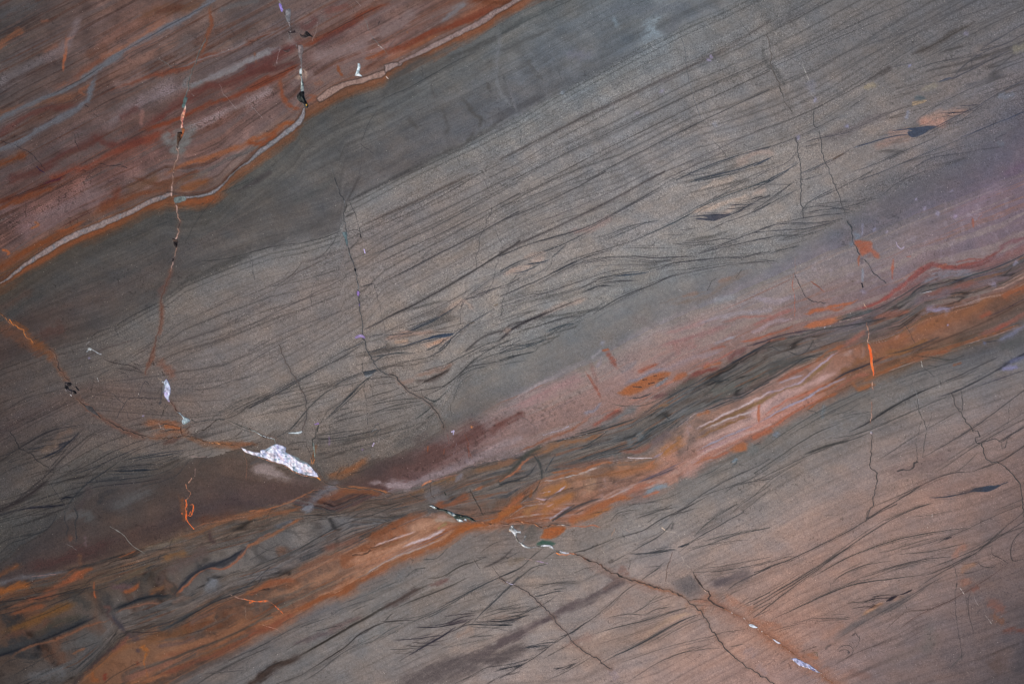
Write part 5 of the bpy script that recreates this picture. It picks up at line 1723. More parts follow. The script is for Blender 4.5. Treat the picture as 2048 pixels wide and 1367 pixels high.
d 58,56,54 2 .7 700,920 600,940 480,970
s 82,66,66 8 .5 650,970 500,1010 330,1070
d 60,60,58 1.6 .5 460,1000 380,1050 270,1110
d 48,42,40 3 .85 1150,880 1050,890 950,915 880,960 800,1000 770,1040 720,1090 650,1130 550,1190 480,1240 380,1300 
d 50,46,44 2.4 .75 1250,880 1150,885 1000,890
d 52,50,48 2.4 .7 1080,830 1020,890 
d 54,52,50 2.2 .7 940,920 880,970 820,1000
d 54,52,52 2.2 .6 950,1000 830,1060 750,1085
d 56,54,54 2.4 .6 860,1060 750,1090 650,1160 560,1240 500,1290 400,1340
d 60,56,52 2.4 .6 400,1290 300,1330 200,1365
d 116,118,118 3 .4 1200,880 1050,960 950,1020 800,1080
s 104,106,104 12 .4 1050,940 920,990 820,1060
d 60,60,60 1.8 .6 1180,900 1050,960 930,1040 850,1060
d 62,60,58 1.5 .6 1130,960 1050,990
d 42,48,54 2.4 .85 2040,490 1920,540 1800,600 1700,640 1600,700 1500,750 1430,790
d 50,54,56 2 .7 1700,650 1550,740 1400,830 1300,860 1230,900
d 56,58,58 1.8 .6 1420,800 1300,850 1150,880
d 46,50,56 2.4 .8 2040,550 1950,640 1850,750 1760,810 1680,910
d 60,62,64 1.6 .6 2040,560 1900,690 1780,790
d 36,34,42 2.8 .9 1640,885 1550,910 1400,930 1250,935
d 46,40,46 2.4 .8 1720,840 1600,860 1500,900 1400,920
s 60,50,54 5 .5 1650,880 1500,910
d 48,42,48 2 .7 1700,830 1600,835 1480,850
d 36,34,46 4 .9 1560,930 1480,990 1400,1030 1320,1080 1200,1150
d 44,40,48 2.6 .8 1480,990 1380,1000 1280,1020 1100,1030
d 50,44,48 2 .7 1470,1030 1350,1050 1230,1050
d 54,50,50 2 .7 1420,1060 1280,1080 1180,1070
d 54,52,52 1.8 .6 1260,1090 1150,1100 1060,1100
d 50,46,50 2.4 .7 1700,860 1600,930 1500,980
d 56,50,52 2 .6 1290,1110 1200,1150 1130,1190
d 60,56,56 1.6 .5 1320,1100 1200,1130 1100,1130
d 40,38,44 2.4 .85 2048,870 1980,885 1850,890 1700,890
d 36,40,46 2.6 .85 1990,915 1850,918 1700,910 1600,930
d 50,50,52 1.8 .7 1850,995 1750,1000 1650,1010
d 54,52,52 1.8 .6 2048,850 1950,860 1800,880
d 60,58,58 1.6 .6 2048,790 1900,820 1750,860
d 60,58,58 1.6 .6 2048,760 1900,790 1750,840
d 60,60,60 1.6 .5 1800,1020 1600,1060 1450,1090
s 84,73,70 22 .7 2048,1090 1850,1180 1650,1170 1500,1200 1300,1290
s 86,75,72 34 .65 1750,1220 1500,1280 1200,1350
s 84,72,70 14 .7 2048,980 1950,1030 1800,1110 1650,1170
d 56,52,52 2 .6 1950,1220 1800,1240 1700,1290 1600,1340
d 50,48,50 2.4 .7 2048,1220 1960,1240 1850,1270
d 56,54,54 2 .5 1700,1300 1550,1360
d 54,50,50 2 .6 2048,1270 1900,1310 1800,1360
s 146,112,90 12 .3 1700,950 1560,1000
s 130,106,92 8 .4 2048,870 1850,860
c 56,50,48 1.1 .6 1700,430 1740,490 
c 56,50,48 1.1 .6 1840,480 1890,540 1960,590
h 180,170,200 1.5 .8 1955,585 1985,605 2010,600
c 60,54,52 1.2 .6 1720,410 1790,405
d 62,56,54 5 .6 2000,330 1930,400 1850,450 1760,490
s 112,74,56 9 .5 1950,120 1870,170
d 60,56,54 2 .6 1900,280 1830,310 1750,370
d 60,60,60 2 .6 2048,360 1930,420
d 66,56,50 2 .7 1800,60 1950,60 
#C3
s 150,88,46 8 .8 560,150 620,110 760,60 850,20
s 146,80,34 8 .8 0,80 60,60 120,20
d 68,64,64 4 .85 560,10 460,80 400,130
h 180,160,150 1.4 .7 380,120 440,70 470,50
s 144,92,50 10 .8 300,20 200,60 250,90
s 150,76,36 5 .85 20,130 90,130 170,135 260,150
q 152,78,36 2 .95 340,185 420,165 500,175 470,220 390,260 310,255 330,220
s 90,82,74 20 .7 230,170 270,230 200,280
s 92,84,76 10 .8 150,170 190,190
q 40,76,62 2 .9 280,290 330,275 400,285 415,300 350,320 290,310
d 60,52,48 2 .7 370,150 450,150 550,165
h 190,180,170 1.4 .8 430,155 490,160
s 160,90,60 2 .85 550,165 620,170 700,160 760,170
c 50,42,36 1.3 .8 270,150 330,185 
c 180,120,80 1.2 .8 870,185 870,205 850,245
c 190,150,130 1.3 .7 960,195 985,215
c 200,180,160 1.4 .8 1220,180 1250,200 1300,210 1330,220
h 200,170,140 2.2 .8 1225,180 1245,198
c 190,170,150 1.2 .7 1350,240 1360,265
c 190,170,150 1.3 .8 1375,395 1390,430
c 190,170,150 1.3 .8 1410,450 1440,480
c 170,130,110 1.2 .6 1310,380 1290,470 1270,560
c 80,56,44 1.2 .7 1310,370 1280,450 1260,540 1255,590
d 54,50,48 2.2 .7 560,370 680,340 800,290 860,265
c 50,48,46 1.6 .7 560,370 640,360 740,310
d 48,46,48 2.2 .8 850,268 950,240 1050,220 1110,195 1150,160 1220,110 1320,70 1420,25 1470,0
d 54,52,52 2 .7 1150,160 1280,90 1400,60 1500,30
d 60,56,54 1.8 .7 840,130 900,70 1050,40
d 60,56,54 1.8 .6 1010,120 1150,70 1300,10
d 58,56,54 1.8 .7 1120,140 1200,80
d 60,58,56 1.8 .6 700,70 820,50 
d 60,56,52 2 .6 560,80 640,40
d 48,50,52 2 .8 990,370 1080,310 1170,270 1240,230 1310,130
s 64,62,60 5 .5 1290,190 1310,140
d 54,54,54 1.6 .6 1050,80 1200,45 1350,25
d 40,46,52 2.6 .9 970,378 1100,378 1200,365 1340,350
d 50,52,54 1.8 .7 1100,375 1250,350 1330,345
d 50,50,50 1.8 .6 1150,380 1280,360
p 40,44,50 1 .9 1345,330 1380,308 1430,295 1410,310 1370,325
d 44,48,52 2 .85 1420,300 1500,250 1620,190 1750,110 1870,50
d 50,54,54 2 .7 1480,230 1600,120 1700,60 1800,0
d 60,60,60 1.5 .5 1560,130 1700,50 1780,10
d 50,54,54 2 .8 1440,350 1600,300 1800,230 2048,180
d 56,58,58 1.8 .7 1530,280 1750,230 1950,190
d 58,56,54 1.6 .6 1350,370 1450,290 1550,250
d 58,56,54 1.4 .5 1400,340 1700,290 1900,270
s 96,84,80 10 .4 1700,540 1900,500
d 54,52,54 2.4 .8 2048,480 1920,540 1800,600 1720,660
s 88,76,76 14 .7 1900,540 1700,590 1600,620
d 52,52,54 1.6 .7 1450,520 1650,510 1850,480 2048,430
d 60,58,58 1.5 .5 1500,490 1700,470 2048,400
s 96,86,84 22 .7 1480,600 1380,640 
q 92,84,82 4 .6 1290,600 1450,540 1530,660 1560,690 1420,710
s 88,75,73 14 .7 950,590 800,660 650,740 500,810
s 86,72,71 12 .7 620,720 400,850 250,930 100,1010 0,1060
s 100,76,68 7 .5 900,590 780,650
s 84,70,68 10 .5 820,560 950,600
d 52,50,50 2 .7 1050,590 980,640 900,690 800,800 690,880 600,940 480,1010 380,1080 
d 56,54,54 1.6 .6 1060,590 950,660 850,770
d 44,48,52 2.4 .8 670,890 560,970 450,1010
d 56,56,54 1.8 .6 1250,440 1180,500 1080,570
d 56,54,54 1.6 .6 1220,480 1120,540 1060,590
d 60,58,56 2.4 .6 830,460 870,430 960,380
s 76,66,60 6 .6 820,450 860,420
c 56,52,50 1 .6 990,420 980,480 970,500
d 58,56,56 1.4 .5 1090,480 1230,470
d 58,56,54 1.6 .6 600,600 480,600 300,610
d 36,42,48 2.6 .9 480,660 420,665 330,690 260,700
d 46,48,50 2 .7 500,640 400,650
d 50,50,50 2 .65 580,580 400,600 260,640
d 50,50,50 1.6 .6 420,700 350,750 250,790
d 36,42,48 2.8 .9 220,840 120,870 0,890
d 44,46,48 2.2 .8 240,800 150,840 50,860
d 46,46,48 2 .7 320,770 200,810 60,830
d 40,44,48 2.2 .85 100,920 0,920
d 50,50,52 1.6 .6 60,960 0,950
d 50,50,52 1.4 .6 230,770 100,790 0,800
d 54,52,50 1.6 .6 640,490 720,480
d 60,58,56 1.4 .5 560,520 660,480
d 50,50,50 2.2 .75 0,550 100,520 190,470 230,400 330,330
d 52,54,54 2 .7 100,600 180,530 250,480 370,450
d 56,56,54 1.8 .6 330,420 400,370 450,350
d 60,60,58 1.5 .6 0,690 60,640 120,590 
d 62,60,58 1.6 .5 210,400 100,420 0,450
s 116,96,76 10 .4 200,400 60,440
h 170,130,180 1.3 .7 270,430 330,440 360,450
h 200,150,130 1.2 .6 200,415 240,420
h 180,170,210 1.5 .8 50,585 80,600 115,605
d 36,42,50 2.4 .9 370,1070 280,1075 180,1090
d 40,44,50 2 .8 420,1050 300,1060 200,1080
d 50,48,50 1.6 .6 380,1080 280,1110
d 46,46,50 2 .8 250,1160 170,1190 50,1220
d 44,46,50 1.8 .8 200,1200 120,1230 0,1250
p 46,46,50 1 .8 110,1240 150,1220 180,1212 150,1235
d 50,48,50 2 .7 450,1020 350,1110 200,1200 60,1290 0,1320
d 58,54,52 2 .6 620,1000 480,1090 330,1170
p 48,46,48 1 .7 460,1255 510,1235 580,1205 530,1240
d 50,48,50 2 .7 590,1200 500,1230 400,1260
d 46,44,48 1.8 .7 480,1240 400,1245
d 58,54,52 2 .6 700,1150 560,1240 350,1340
d 54,54,54 1.6 .7 1100,840 980,835 880,850 800,870
d 50,52,54 2 .75 1300,780 1180,800 1100,840 
d 58,58,56 1.4 .6 1200,680 1100,770 1010,830
d 52,52,52 2 .7 1500,760 1400,790 1200,850 1050,890 950,920 800,960
d 54,54,54 1.6 .6 1420,790 1150,870 900,930 700,990
d 58,56,54 1.4 .6 1320,690 1150,750 1000,830
d 40,48,54 2.8 .9 1520,835 1430,860 1320,910 1220,970 1100,1040 1000,1090 860,1150
d 50,52,54 1.8 .75 1400,880 1200,990 1050,1070 850,1160 750,1210
d 58,56,54 1.6 .6 1600,860 1500,880 1350,950 1200,1040
s 168,132,100 8 .4 1450,830 1300,880 1100,990
s 150,108,84 12 .4 1500,740 1400,780
d 56,54,54 1.8 .65 1600,1060 1450,1110 1300,1150 1180,1210 1100,1260 980,1340
d 58,56,56 1.6 .6 1680,1090 1550,1100 1380,1130 1250,1180
d 62,60,58 1.5 .5 1700,980 1500,1020 1300,1080 1100,1130 900,1210
d 60,56,54 1.6 .6 2040,900 1850,950 1700,970 1560,1020
d 60,56,54 1.6 .6 1900,700 1780,790
d 54,56,54 2 .75 2048,670 1900,740 1770,810
d 54,56,54 2 .75 2048,750 1950,800 1880,850
d 54,54,54 1.8 .6 2048,800 1920,860
d 60,58,56 1.6 .6 1800,660 1650,750 1600,830
s 158,104,78 12 .5 1700,690 1800,760 1950,800
s 158,96,62 14 .5 1900,870 2048,1000
s 150,98,72 20 .4 1600,700 1500,840
d 64,62,60 1.6 .6 1740,1080 1850,1060
s 128,110,116 20 .4 850,1320 900,1280
s 122,106,108 24 .3 1850,1100 1950,1150
s 150,86,50 4 .7 1000,570 1100,610 1200,650 1350,690 1410,720
s 120,84,72 12 .5 900,470 960,520 880,510
d 60,56,54 1.5 .5 1450,770 1600,770 1700,760
q 140,88,66 2 .7 1450,740 1520,725 1600,745 1530,755
d 50,44,42 2 .7 1430,735 1500,720 1590,740
c 56,52,52 1.3 .7 1465,515 1480,560 1520,600
d 66,62,60 1.4 .5 1100,950 950,1000 750,1060
s 134,104,88 30 .25 1000,700 800,900
s 134,104,86 22 .3 600,1120 900,1030 1200,930
s 136,98,82 10 .4 480,1080 700,1000
#D3
d 46,46,48 2 .85 1080,0 950,60 850,120 750,190 600,260 480,330 320,400 200,450 0,520
d 56,54,54 2 .7 320,400 250,400 120,440 0,470
d 56,54,54 1.6 .6 910,10 860,60 850,110
d 56,54,54 1.8 .6 0,540 120,470 300,420
d 48,48,48 2 .85 1320,0 1200,40 1050,110 900,200 780,280 680,350 560,440 430,540 250,660 0,860
d 48,48,48 2 .8 0,760 200,650 400,520 600,400 760,310
d 50,50,50 1.8 .75 0,790 150,700 350,580 520,460 650,370
d 60,56,54 1.6 .5 0,730 200,620 360,520
d 46,48,46 2 .85 1640,180 1500,185 1300,230 1100,260 950,310 800,370 700,410 620,450 430,560
d 56,54,52 1.8 .6 1380,250 1200,300 1050,350 950,370
d 60,58,56 1.6 .5 1500,50 1350,80 1200,100
p 42,36,42 1 .85 1430,268 1460,252 1500,245 1470,262
d 52,50,50 1.6 .7 1400,290 1450,260 1500,245
d 54,52,50 2 .7 1640,290 1500,320 1400,350 1250,370 1100,380
d 54,52,50 1.8 .65 1400,420 1200,440 1050,480 900,530 780,570
d 52,50,50 2.2 .75 1500,400 1350,410 1200,430 1000,490 860,530
d 60,56,52 1.5 .6 900,440 750,500 650,550 590,600
d 56,54,52 1.5 .6 1050,430 850,460 700,520 600,580
d 46,48,48 2.2 .85 1300,540 1150,550 1000,570 850,590 700,620 570,670 430,740 280,810 120,880
d 54,52,52 1.6 .6 800,570 700,610 
c 60,56,54 1 .5 570,590 575,680
d 50,48,48 2 .8 1700,370 1600,410 1500,460 1400,510 1310,540
d 52,50,50 2 .75 2048,130 1900,220 1780,300 1650,370 1500,420 1300,500
d 50,48,48 2 .7 2048,60 1920,150 1780,290 1700,380 1500,470 1350,560 1240,640
d 56,52,50 1.6 .6 2048,0 1900,50 1700,150 1500,240 1300,310 1100,350
d 56,52,50 1.6 .6 2048,170 1850,240 1750,310 1700,370
p 28,24,32 1 .92 1090,692 1150,665 1198,645 1195,658 1140,680
p 34,28,36 1 .92 1000,745 1040,705 1085,698 1070,715 1040,735
p 28,24,34 1 .92 870,800 910,775 900,768 940,772 980,755 950,780 920,795
d 40,34,38 2 .85 830,745 920,720 1050,710
d 46,40,42 1.6 .75 900,710 1000,690 1100,690
d 50,44,46 1.6 .7 740,790 850,780 920,772
d 50,48,46 1.6 .6 700,750 850,740 950,715
d 54,50,50 1.6 .7 750,850 620,870 450,870 300,910
d 60,56,54 1.6 .6 760,865 600,880 480,890
d 62,56,54 1.8 .6 400,900 250,930 150,960 90,960
d 60,56,54 1.6 .5 300,930 180,970
s 170,116,76 6 .5 980,750 900,810 820,840
s 164,112,82 8 .4 1150,700 1050,740
s 150,106,84 12 .4 700,900 600,960 500,1030
s 88,80,78 12 .6 1200,680 1050,780 850,870 700,950 620,1020
d 60,56,56 1.8 .6 1500,520 1350,590 1200,690 1000,810 800,910 640,1020
d 66,60,58 1.6 .5 1350,600 1150,740 950,850
d 78,52,46 1.6 .7 1920,460 1800,550 1650,640 1500,740 1350,780 1200,860 1100,950
d 70,56,50 1.4 .6 1550,700 1350,790 1150,820 1000,950
d 60,54,52 1.6 .6 1650,640 1610,720 1620,820 1660,920 1670,990
d 62,58,56 1.4 .5 1680,840 1720,800
d 50,48,48 1.8 .7 2040,420 1940,450 1960,400 1940,320 1970,250 2040,200
d 54,50,50 1.6 .7 1800,340 1810,380 1870,410 1930,450
d 54,50,48 1.6 .7 1700,440 1730,470 1800,480 1840,460
d 60,52,48 1.4 .6 1580,460 1700,440
d 54,50,48 1.4 .6 1520,520 1620,520 1680,510
s 150,98,66 8 .5 1550,520 1600,480 1680,450
s 154,94,70 12 .4 1620,320 1550,350 1520,420
s 132,82,62 20 .5 1580,560 1600,620
s 118,68,54 12 .5 1700,620 1640,660
s 120,72,58 16 .5 1780,740 1900,820
s 104,58,48 9 .5 1880,970 1960,940 2040,960
s 116,68,44 12 .4 1900,900 1800,860
h 190,180,170 1 .8 1350,75 1350,95
h 190,180,170 1 .8 1316,178 1318,182
h 180,170,160 1.1 .8 1560,640 1585,680
c 180,170,160 1 .6 1670,705 1680,740 1700,770
h 180,170,160 1.1 .7 1750,850 1795,910
c 60,54,54 1.1 .6 1500,420 1530,540 1535,600 1520,680 1530,800 1550,950 1570,1100 1575,1160
d 40,38,40 2 .7 1535,600 1530,630
s 106,88,80 20 .4 1400,1000 1250,1100 1000,1200
s 96,90,86 26 .35 1350,900 1300,1150
s 84,64,56 30 .4 1900,1150 1800,1250
s 60,56,60 30 .4 2048,1100 2000,1300
d 62,64,62 3 .4 1600,1130 1480,1250
s 116,80,68 14 .4 700,1260 900,1320
# swirls
d 56,52,54 1.5 .75 630,1110 650,1080 700,1065 740,1080 760,1110 740,1150 700,1170
d 56,52,54 1.3 .7 640,1120 680,1095 720,1110 730,1130 705,1145
d 150,126,116 1.4 .5 640,1100 690,1078 740,1095 750,1130
s 56,52,56 3 .7 700,1120 715,1130
d 56,50,52 1.4 .7 740,1000 760,980 780,970 770,1000 800,1020
d 56,50,52 1.3 .6 770,960 760,990 740,1000
d 56,50,52 1.3 .6 760,1100 790,1060 800,1000
c 56,60,40 1.6 .6 440,1125 480,1125 485,1155
d 66,56,52 2 .7 330,1130 400,1100 490,1075
s 70,60,58 3 .5 550,1090 590,1060
d 66,54,50 2 .6 620,1210 750,1140 900,1080 1000,1040
d 60,54,52 1.8 .5 200,1210 280,1160
d 60,54,54 1.5 .5 1040,810 1035,850
d 60,54,54 1.5 .5 1150,760 1160,800
s 160,94,64 14 .5 100,1000 250,1080 350,1150
s 156,90,60 10 .5 20,900 200,940
s 134,90,76 12 .6 520,1300 620,1365
s 150,90,60 8 .6 400,1130 500,1170
s 132,114,116 14 .3 20,1230 100,1300
d 60,60,60 1.4 .4 60,1240 140,1200
m2 w 26 .3 1900,1200 2000,1000 1700,1200
"""
OFFS = 0.007; SATK = .72; TINT = (1.10, 1.095, 1.12)
DK = [(46,42,42),(74,66,62)]
WH = [(196,196,206),(170,172,190),(214,206,206)]
FEATURES = [
 # name, label, kind, colours, width, depth mm, geometry
 ('pale_vein','pale grey pink vein rising along the rust edge from the left side','band',[(124,106,100),(136,116,110),(110,106,108)],0,0.02,
   '-60,610,2 0,567.5,4 22,552,7 58,525,11 100,498,14 148,471,16 180,457,15 211,444,14 240,432,13 264,424,11 300,404,12 330,390,12 342,386,8'),
 ('pale_vein','thin grey vein curving up right from the crossing fracture','band',[(112,112,114),(124,118,120)],0,0.02,
   '368,396,8 385,394,5 409,390,6 425,385,7 438,377,6 445,371,4 461,353,2.5 474,340,2.5 487,330,4 500,321,6 522,303,10 545,286,11 566,270,11 587,252,12 600,241,13 606,229,10 608,218,6'),
 ('pale_vein','pinkish lens shaped vein between the two fractures near the top','poly',[(138,106,92),(144,112,98)],0,0.02,
   'B0 500,745 545,705 600,670 690,630 780,605 870,580 950,548 1025,535 1035,560 1000,590 960,600 900,610 860,635 780,650 700,675 620,725 545,765 515,770'),
 ('pale_vein','pale vein piece of broken blocks in the middle of the rust edge','poly',[(140,116,108),(132,108,100)],0,0.02,
   'B0 1025,498 1060,490 1110,478 1155,482 1150,500 1100,520 1060,545 1030,552'),
 ('pale_vein','straight pale pink vein running out of the top edge','band',[(138,114,106),(126,102,96)],0,0.02,
   '800,127,7 815,118,9 843,104,12 862,94,13 882,84,13 905,71,13 925,60,14 948,49,14 970,36,14 988,26,13 1012,12,12 1038,-2,12 1080,-24,11'),
 ('fracture','fracture through the red bed at the upper left, filled pink and white','crack',[(64,74,72),(92,96,94)],2.2,0.8,
   'A0 1560,290 1530,365 1480,490 1440,570 1430,680 1405,750'),
 ('calcite_filling','thin pink and cream calcite filling in the upper left fracture','poly',[(196,120,84),(220,190,170),(160,60,60)],0,0.3,
   'A0 1405,790 1415,790 1408,850 1395,900 1390,940 1395,965 1370,970 1378,930 1368,910 1375,870 1390,840'),
 ('calcite_filling','small teal filling above the pink one in the upper left fracture','poly',[(58,84,78),(92,112,108)],0,0.2,
   'A0 1410,735 1430,740 1420,770 1400,815 1380,815 1390,770'),
 ('cavity','narrow dark open pit with amber rim in the upper left fracture','poly',[(30,24,22),(70,44,28)],0,1.5,
   'A0 1350,1005 1378,1000 1385,1030 1365,1070 1350,1110 1343,1080'),
 ('calcite_filling','amber brown crystal beside the dark pit in the upper left fracture','poly',[(150,76,30),(120,60,28)],0,0.2,
   'A0 1378,968 1400,975 1397,1010 1382,1045 1370,1040 1380,1005'),
 ('fracture','fracture below the pale vein, with cream chips, at the left','crack',[(130,92,72),(180,140,124),(60,48,44)],2.6,0.6,
   'A0 1345,1110 1350,1180 1330,1240 1310,1365|A1 1300,110 1300,190 & A1 1325,230 1345,280 1350,340 1362,400 1345,490 1330,530 1335,600 1310,690 1290,770'),
 ('fracture','rusty lower stretch of the left fracture fading into grey rock','crack',[(84,52,42),(96,60,46)],1.5,0.4,
   'A1 1290,770 1260,850 1245,930 1225,980 1222,1060 1210,1180 1180,1280 1165,1365|A2 1160,60 1130,180 1100,260'),
 ('cavity','tiny black pit with cream crystal in the left fracture','poly',[(28,22,22),(120,90,70)],0,1.2,
   'A1 1303,520 1330,525 1348,540 1342,570 1330,600 1318,575'),
 ('cavity','slim black slot below the cream crystal in the left fracture','poly',[(24,18,22),(40,32,32)],0,1.2, 'A1 1306,665 1316,672 1310,695 1300,690'),
 ('calcite_filling','grey green chip where the left fracture cuts the pale vein','poly',[(106,118,112),(84,94,88)],0,0.1,
   'A1 1322,205 1400,200 1415,225 1380,245 1335,252 1318,230'),
 ('fracture','fracture of pale chips running down from the top edge','crack',[(92,88,88),(130,120,120),(60,50,50)],3.2,0.5,
   'B0 225,-20 240,40 262,90 300,185 310,240 300,300 & B0 350,345 375,400 390,480 388,540'),
 ('calcite_filling','grey chips of filling at the top edge','poly',[(118,116,118),(98,98,102)],0,0.2, 'B0 275,70 310,65 315,110 300,160 275,150'),
 ('calcite_filling','pinkish grey filling in the fracture near the top edge','poly',[(128,112,108),(116,100,96)],0,0.2, 'B0 360,345 395,350 400,400 385,450 365,430'),
 ('amethyst_spot','violet mineral spot at the top edge','poly',[(100,76,170),(130,110,200)],0,0.1, 'B0 225,30 242,35 255,75 240,90 230,65'),
 ('cavity','jagged dark pit right of the fracture near the top','poly',[(36,30,30),(58,46,44)],0,1.2, 'B0 375,250 400,270 420,235 445,250 475,285 440,280 415,295 390,285'),
 ('cavity','small dark pit left of the fracture near the top','poly',[(44,30,32),(74,52,50)],0,1.0, 'B0 285,230 310,240 340,228 345,248 310,252 290,248'),
 ('cavity','small reddish pit under the other two near the top','poly',[(50,34,32),(90,64,60)],0,0.9, 'B0 240,378 262,388 300,378 290,398 262,398'),
 ('calcite_filling','white and teal filling above the black hollow by the rust edge','poly',[(120,136,134),(190,200,200),(60,76,70)],0,0.4,
   'B0 375,530 395,520 395,600 408,630 405,680 385,690 380,640 385,590 372,560'),
 ('cavity','black hollow where the fracture meets the pale vein','poly',[(34,38,36),(56,60,56),(22,22,24)],0,1.8,
   'B0 380,690 405,685 415,730 425,765 440,800 435,822 410,810 400,780 375,770 350,725'),
 ('calcite_filling','bright yellow crystal grain beside the black hollow','poly',[(250,170,20),(240,150,30)],0,0.1, 'B0 420,780 432,777 433,795 420,797'),
 ('calcite_filling','small triangular white and teal filling above the pink vein','poly',[(170,196,202),(80,94,88),(210,216,214)],0,0.3,
   'B0 812,478 830,482 832,520 826,550 850,576 820,574 785,572 800,540'),
 ('fracture','thin grey fracture in the centre running down to the cross laminae','crack',[(66,66,66),(52,54,56),(92,96,98)],2.0,0.7,
   'B1 640,60 660,130 710,240 705,350 720,420 728,465 & B1 742,590 755,650 780,700 795,770 820,880 822,950 830,1030 842,1100 850,1240 880,1330|B2 875,30 900,100 950,190 965,213 1000,245 1030,262 1070,265'),
 ('calcite_filling','teal wedge of filling in the central fracture','poly',[(84,106,108),(72,94,96)],0,0.1,
   'B1 692,468 728,464 735,530 742,592 722,555 712,520'),
 ('cavity','short black slot in the central fracture','poly',[(10,8,14),(20,16,22)],0,1.4, 'B1 785,745 794,752 795,772 786,768'),
 ('amethyst_spot','largest of the violet spots in the central fracture','poly',[(134,100,176),(110,84,150)],0,0.1, 'B1 812,920 828,925 832,950 820,965 808,945'),
 ('amethyst_spot','deep violet dot below the largest violet spot of the central fracture','poly',[(92,70,150),(84,70,130)],0,0.1, 'B1 825,1010 836,1018 834,1035 826,1032'),
 ('amethyst_spot','pink violet spots at the foot of the central fracture','poly',[(130,104,160),(150,130,180),(120,100,110)],0,0.1, 'B1 795,1270 815,1250 850,1245 872,1262 870,1280 845,1270 815,1276'),
 ('fracture','black jagged fracture descending right through the cross laminae','crack',[(48,46,44),(66,64,62)],2.2,0.8,
   'B2 1070,265 1100,270 1140,320 1200,380 1250,410 1310,440 1370,500 1410,550 1440,600 1465,660'),
 ('fracture','rusty fracture entering from the left edge','crack',[(60,40,28),(150,84,36)],2.0,0.8,
   'A1 -20,1075 0,1090 40,1120 70,1160 100,1180 & A1 0,1240 60,1200 80,1180'),
 ('rust_streak','bright rust streak just below the fracture entering from the left edge','crack',[(190,104,36),(160,84,30)],2.6,0.1,
   'A1 70,1135 90,1170 140,1195 180,1210 185,1240 205,1270 235,1280 255,1305'),
 ('fracture','dark fracture slanting down from the left edge to the white lumps','crack',[(46,40,38),(92,60,44),(40,34,34)],2.4,0.8,
   'A2 370,60 420,95 430,130 440,200 480,260 520,305 & A2 575,445 640,490 700,530 745,575 800,605 850,630 910,660 960,680 1000,690 1050,710 1090,740'),
 ('cavity','black broken hollow in the fracture at the left','poly',[(26,24,26),(60,52,50),(90,80,80)],0,1.6,
   'A2 485,318 535,318 530,345 505,345 510,370 550,378 575,400 560,412 520,410 490,395 480,360'),
 ('cavity','small black slot right of the broken hollow at the left','poly',[(24,22,24),(36,32,32)],0,1.4, 'A2 560,350 575,352 595,380 582,382'),
 ('fracture','grey brown fracture filling right of the broken hollow','poly',[(70,66,66),(58,54,54)],0,0.3, 'A2 640,488 690,505 730,545 740,575 700,555 665,525'),
 ('fracture','dark rusty fracture joining the knot of cracks to the pointed end of the largest calcite lump','crack',[(54,44,38),(112,70,42)],2.4,0.8,
   'A2 1050,710 1150,745 1270,748 1370,730 1440,732 1500,755 1590,775 1680,790 1800,800 1830,818'),
 ('calcite_filling','drop shaped white lavender calcite lump','poly',[(168,172,200),(140,160,176),(160,140,200)],0,0.5,
   'A2 1238,315 1262,292 1275,310 1292,345 1290,400 1278,430 1290,465 1268,465 1248,430 1235,390 1242,350'),
 ('fracture','short fracture joining the drop shaped lump and the grey blue one','crack',[(70,44,34),(150,110,96)],1.8,0.6,
   'A2 1290,465 1310,490 1330,520 1350,540'),
 ('calcite_filling','small grey blue calcite lump with a thin tail','poly',[(136,156,160),(116,134,140),(110,130,124)],0,0.4,
   'A2 1340,535 1362,545 1390,572 1435,600 1425,620 1400,632 1375,635 1368,610 1380,590 1365,560'),
 ('fracture','thin fracture with white grains leading right to the largest calcite lump','crack',[(60,70,66),(120,130,124),(44,42,40)],2.4,0.6,
   'B2 0,670 50,700 90,725 140,740 180,750 185,780'),
 ('calcite_filling','largest white and lavender calcite lump, long and pointed','poly',[(176,182,212),(214,200,210),(120,146,160)],0,0.6,
   'B2 -75,812 -40,826 0,840 40,850 70,856 80,840 120,825 150,805 190,788 240,800 268,815 270,850 310,865 340,882 370,905 430,930 460,955 485,985 505,1010 515,1040 490,1040 450,1030 400,1015 370,1008 330,985 280,960 230,940 200,930 150,915 100,897 60,890 0,865 -40,850'),
 ('rust_streak','bright orange rim at the tip of the largest calcite lump','poly',[(232,140,50),(214,110,40)],0,0.1,
   'B2 430,1028 480,1042 512,1038 535,1066 520,1062 495,1045 455,1044'),
 ('calcite_filling','thin white sliver above the largest calcite lump','poly',[(190,206,210),(160,176,178)],0,0.2,
   'B2 284,706 330,698 360,694 397,688 385,704 355,714 325,717 300,714'),
 ('fracture','thin fracture from the tip of the calcite lump to the black and white hollow','crack',[(60,56,52),(90,66,50)],1.8,0.6,
   'B2 500,985 530,1020 545,1065 570,1085 640,1095 700,1110 780,1115 880,1128 960,1140 1010,1158 1080,1170 & B2 1210,1165 1240,1185 1310,1215'),
 ('cavity','ragged green black hollow with white grains in the lower centre','poly',[(40,52,44),(70,84,76),(26,30,26)],0,1.8,
   'B3 1350,0 1400,5 1440,25 1500,42 1555,68 1610,85 1660,95 1725,125 1700,130 1640,112 1600,135 1560,120 1540,95 1505,70 1470,48 1420,35'),
 ('calcite_filling','white grains inside the ragged hollow of the lower centre','poly',[(170,182,188),(130,150,150),(110,100,90)],0,0.5,
   'B3 1500,52 1530,55 1560,75 1548,92 1520,80 & B3 1560,112 1600,118 1620,138 1580,140 & B3 1630,110 1645,118 1640,132 1622,126 & B3 1375,5 1410,12 1418,28 1390,22'),
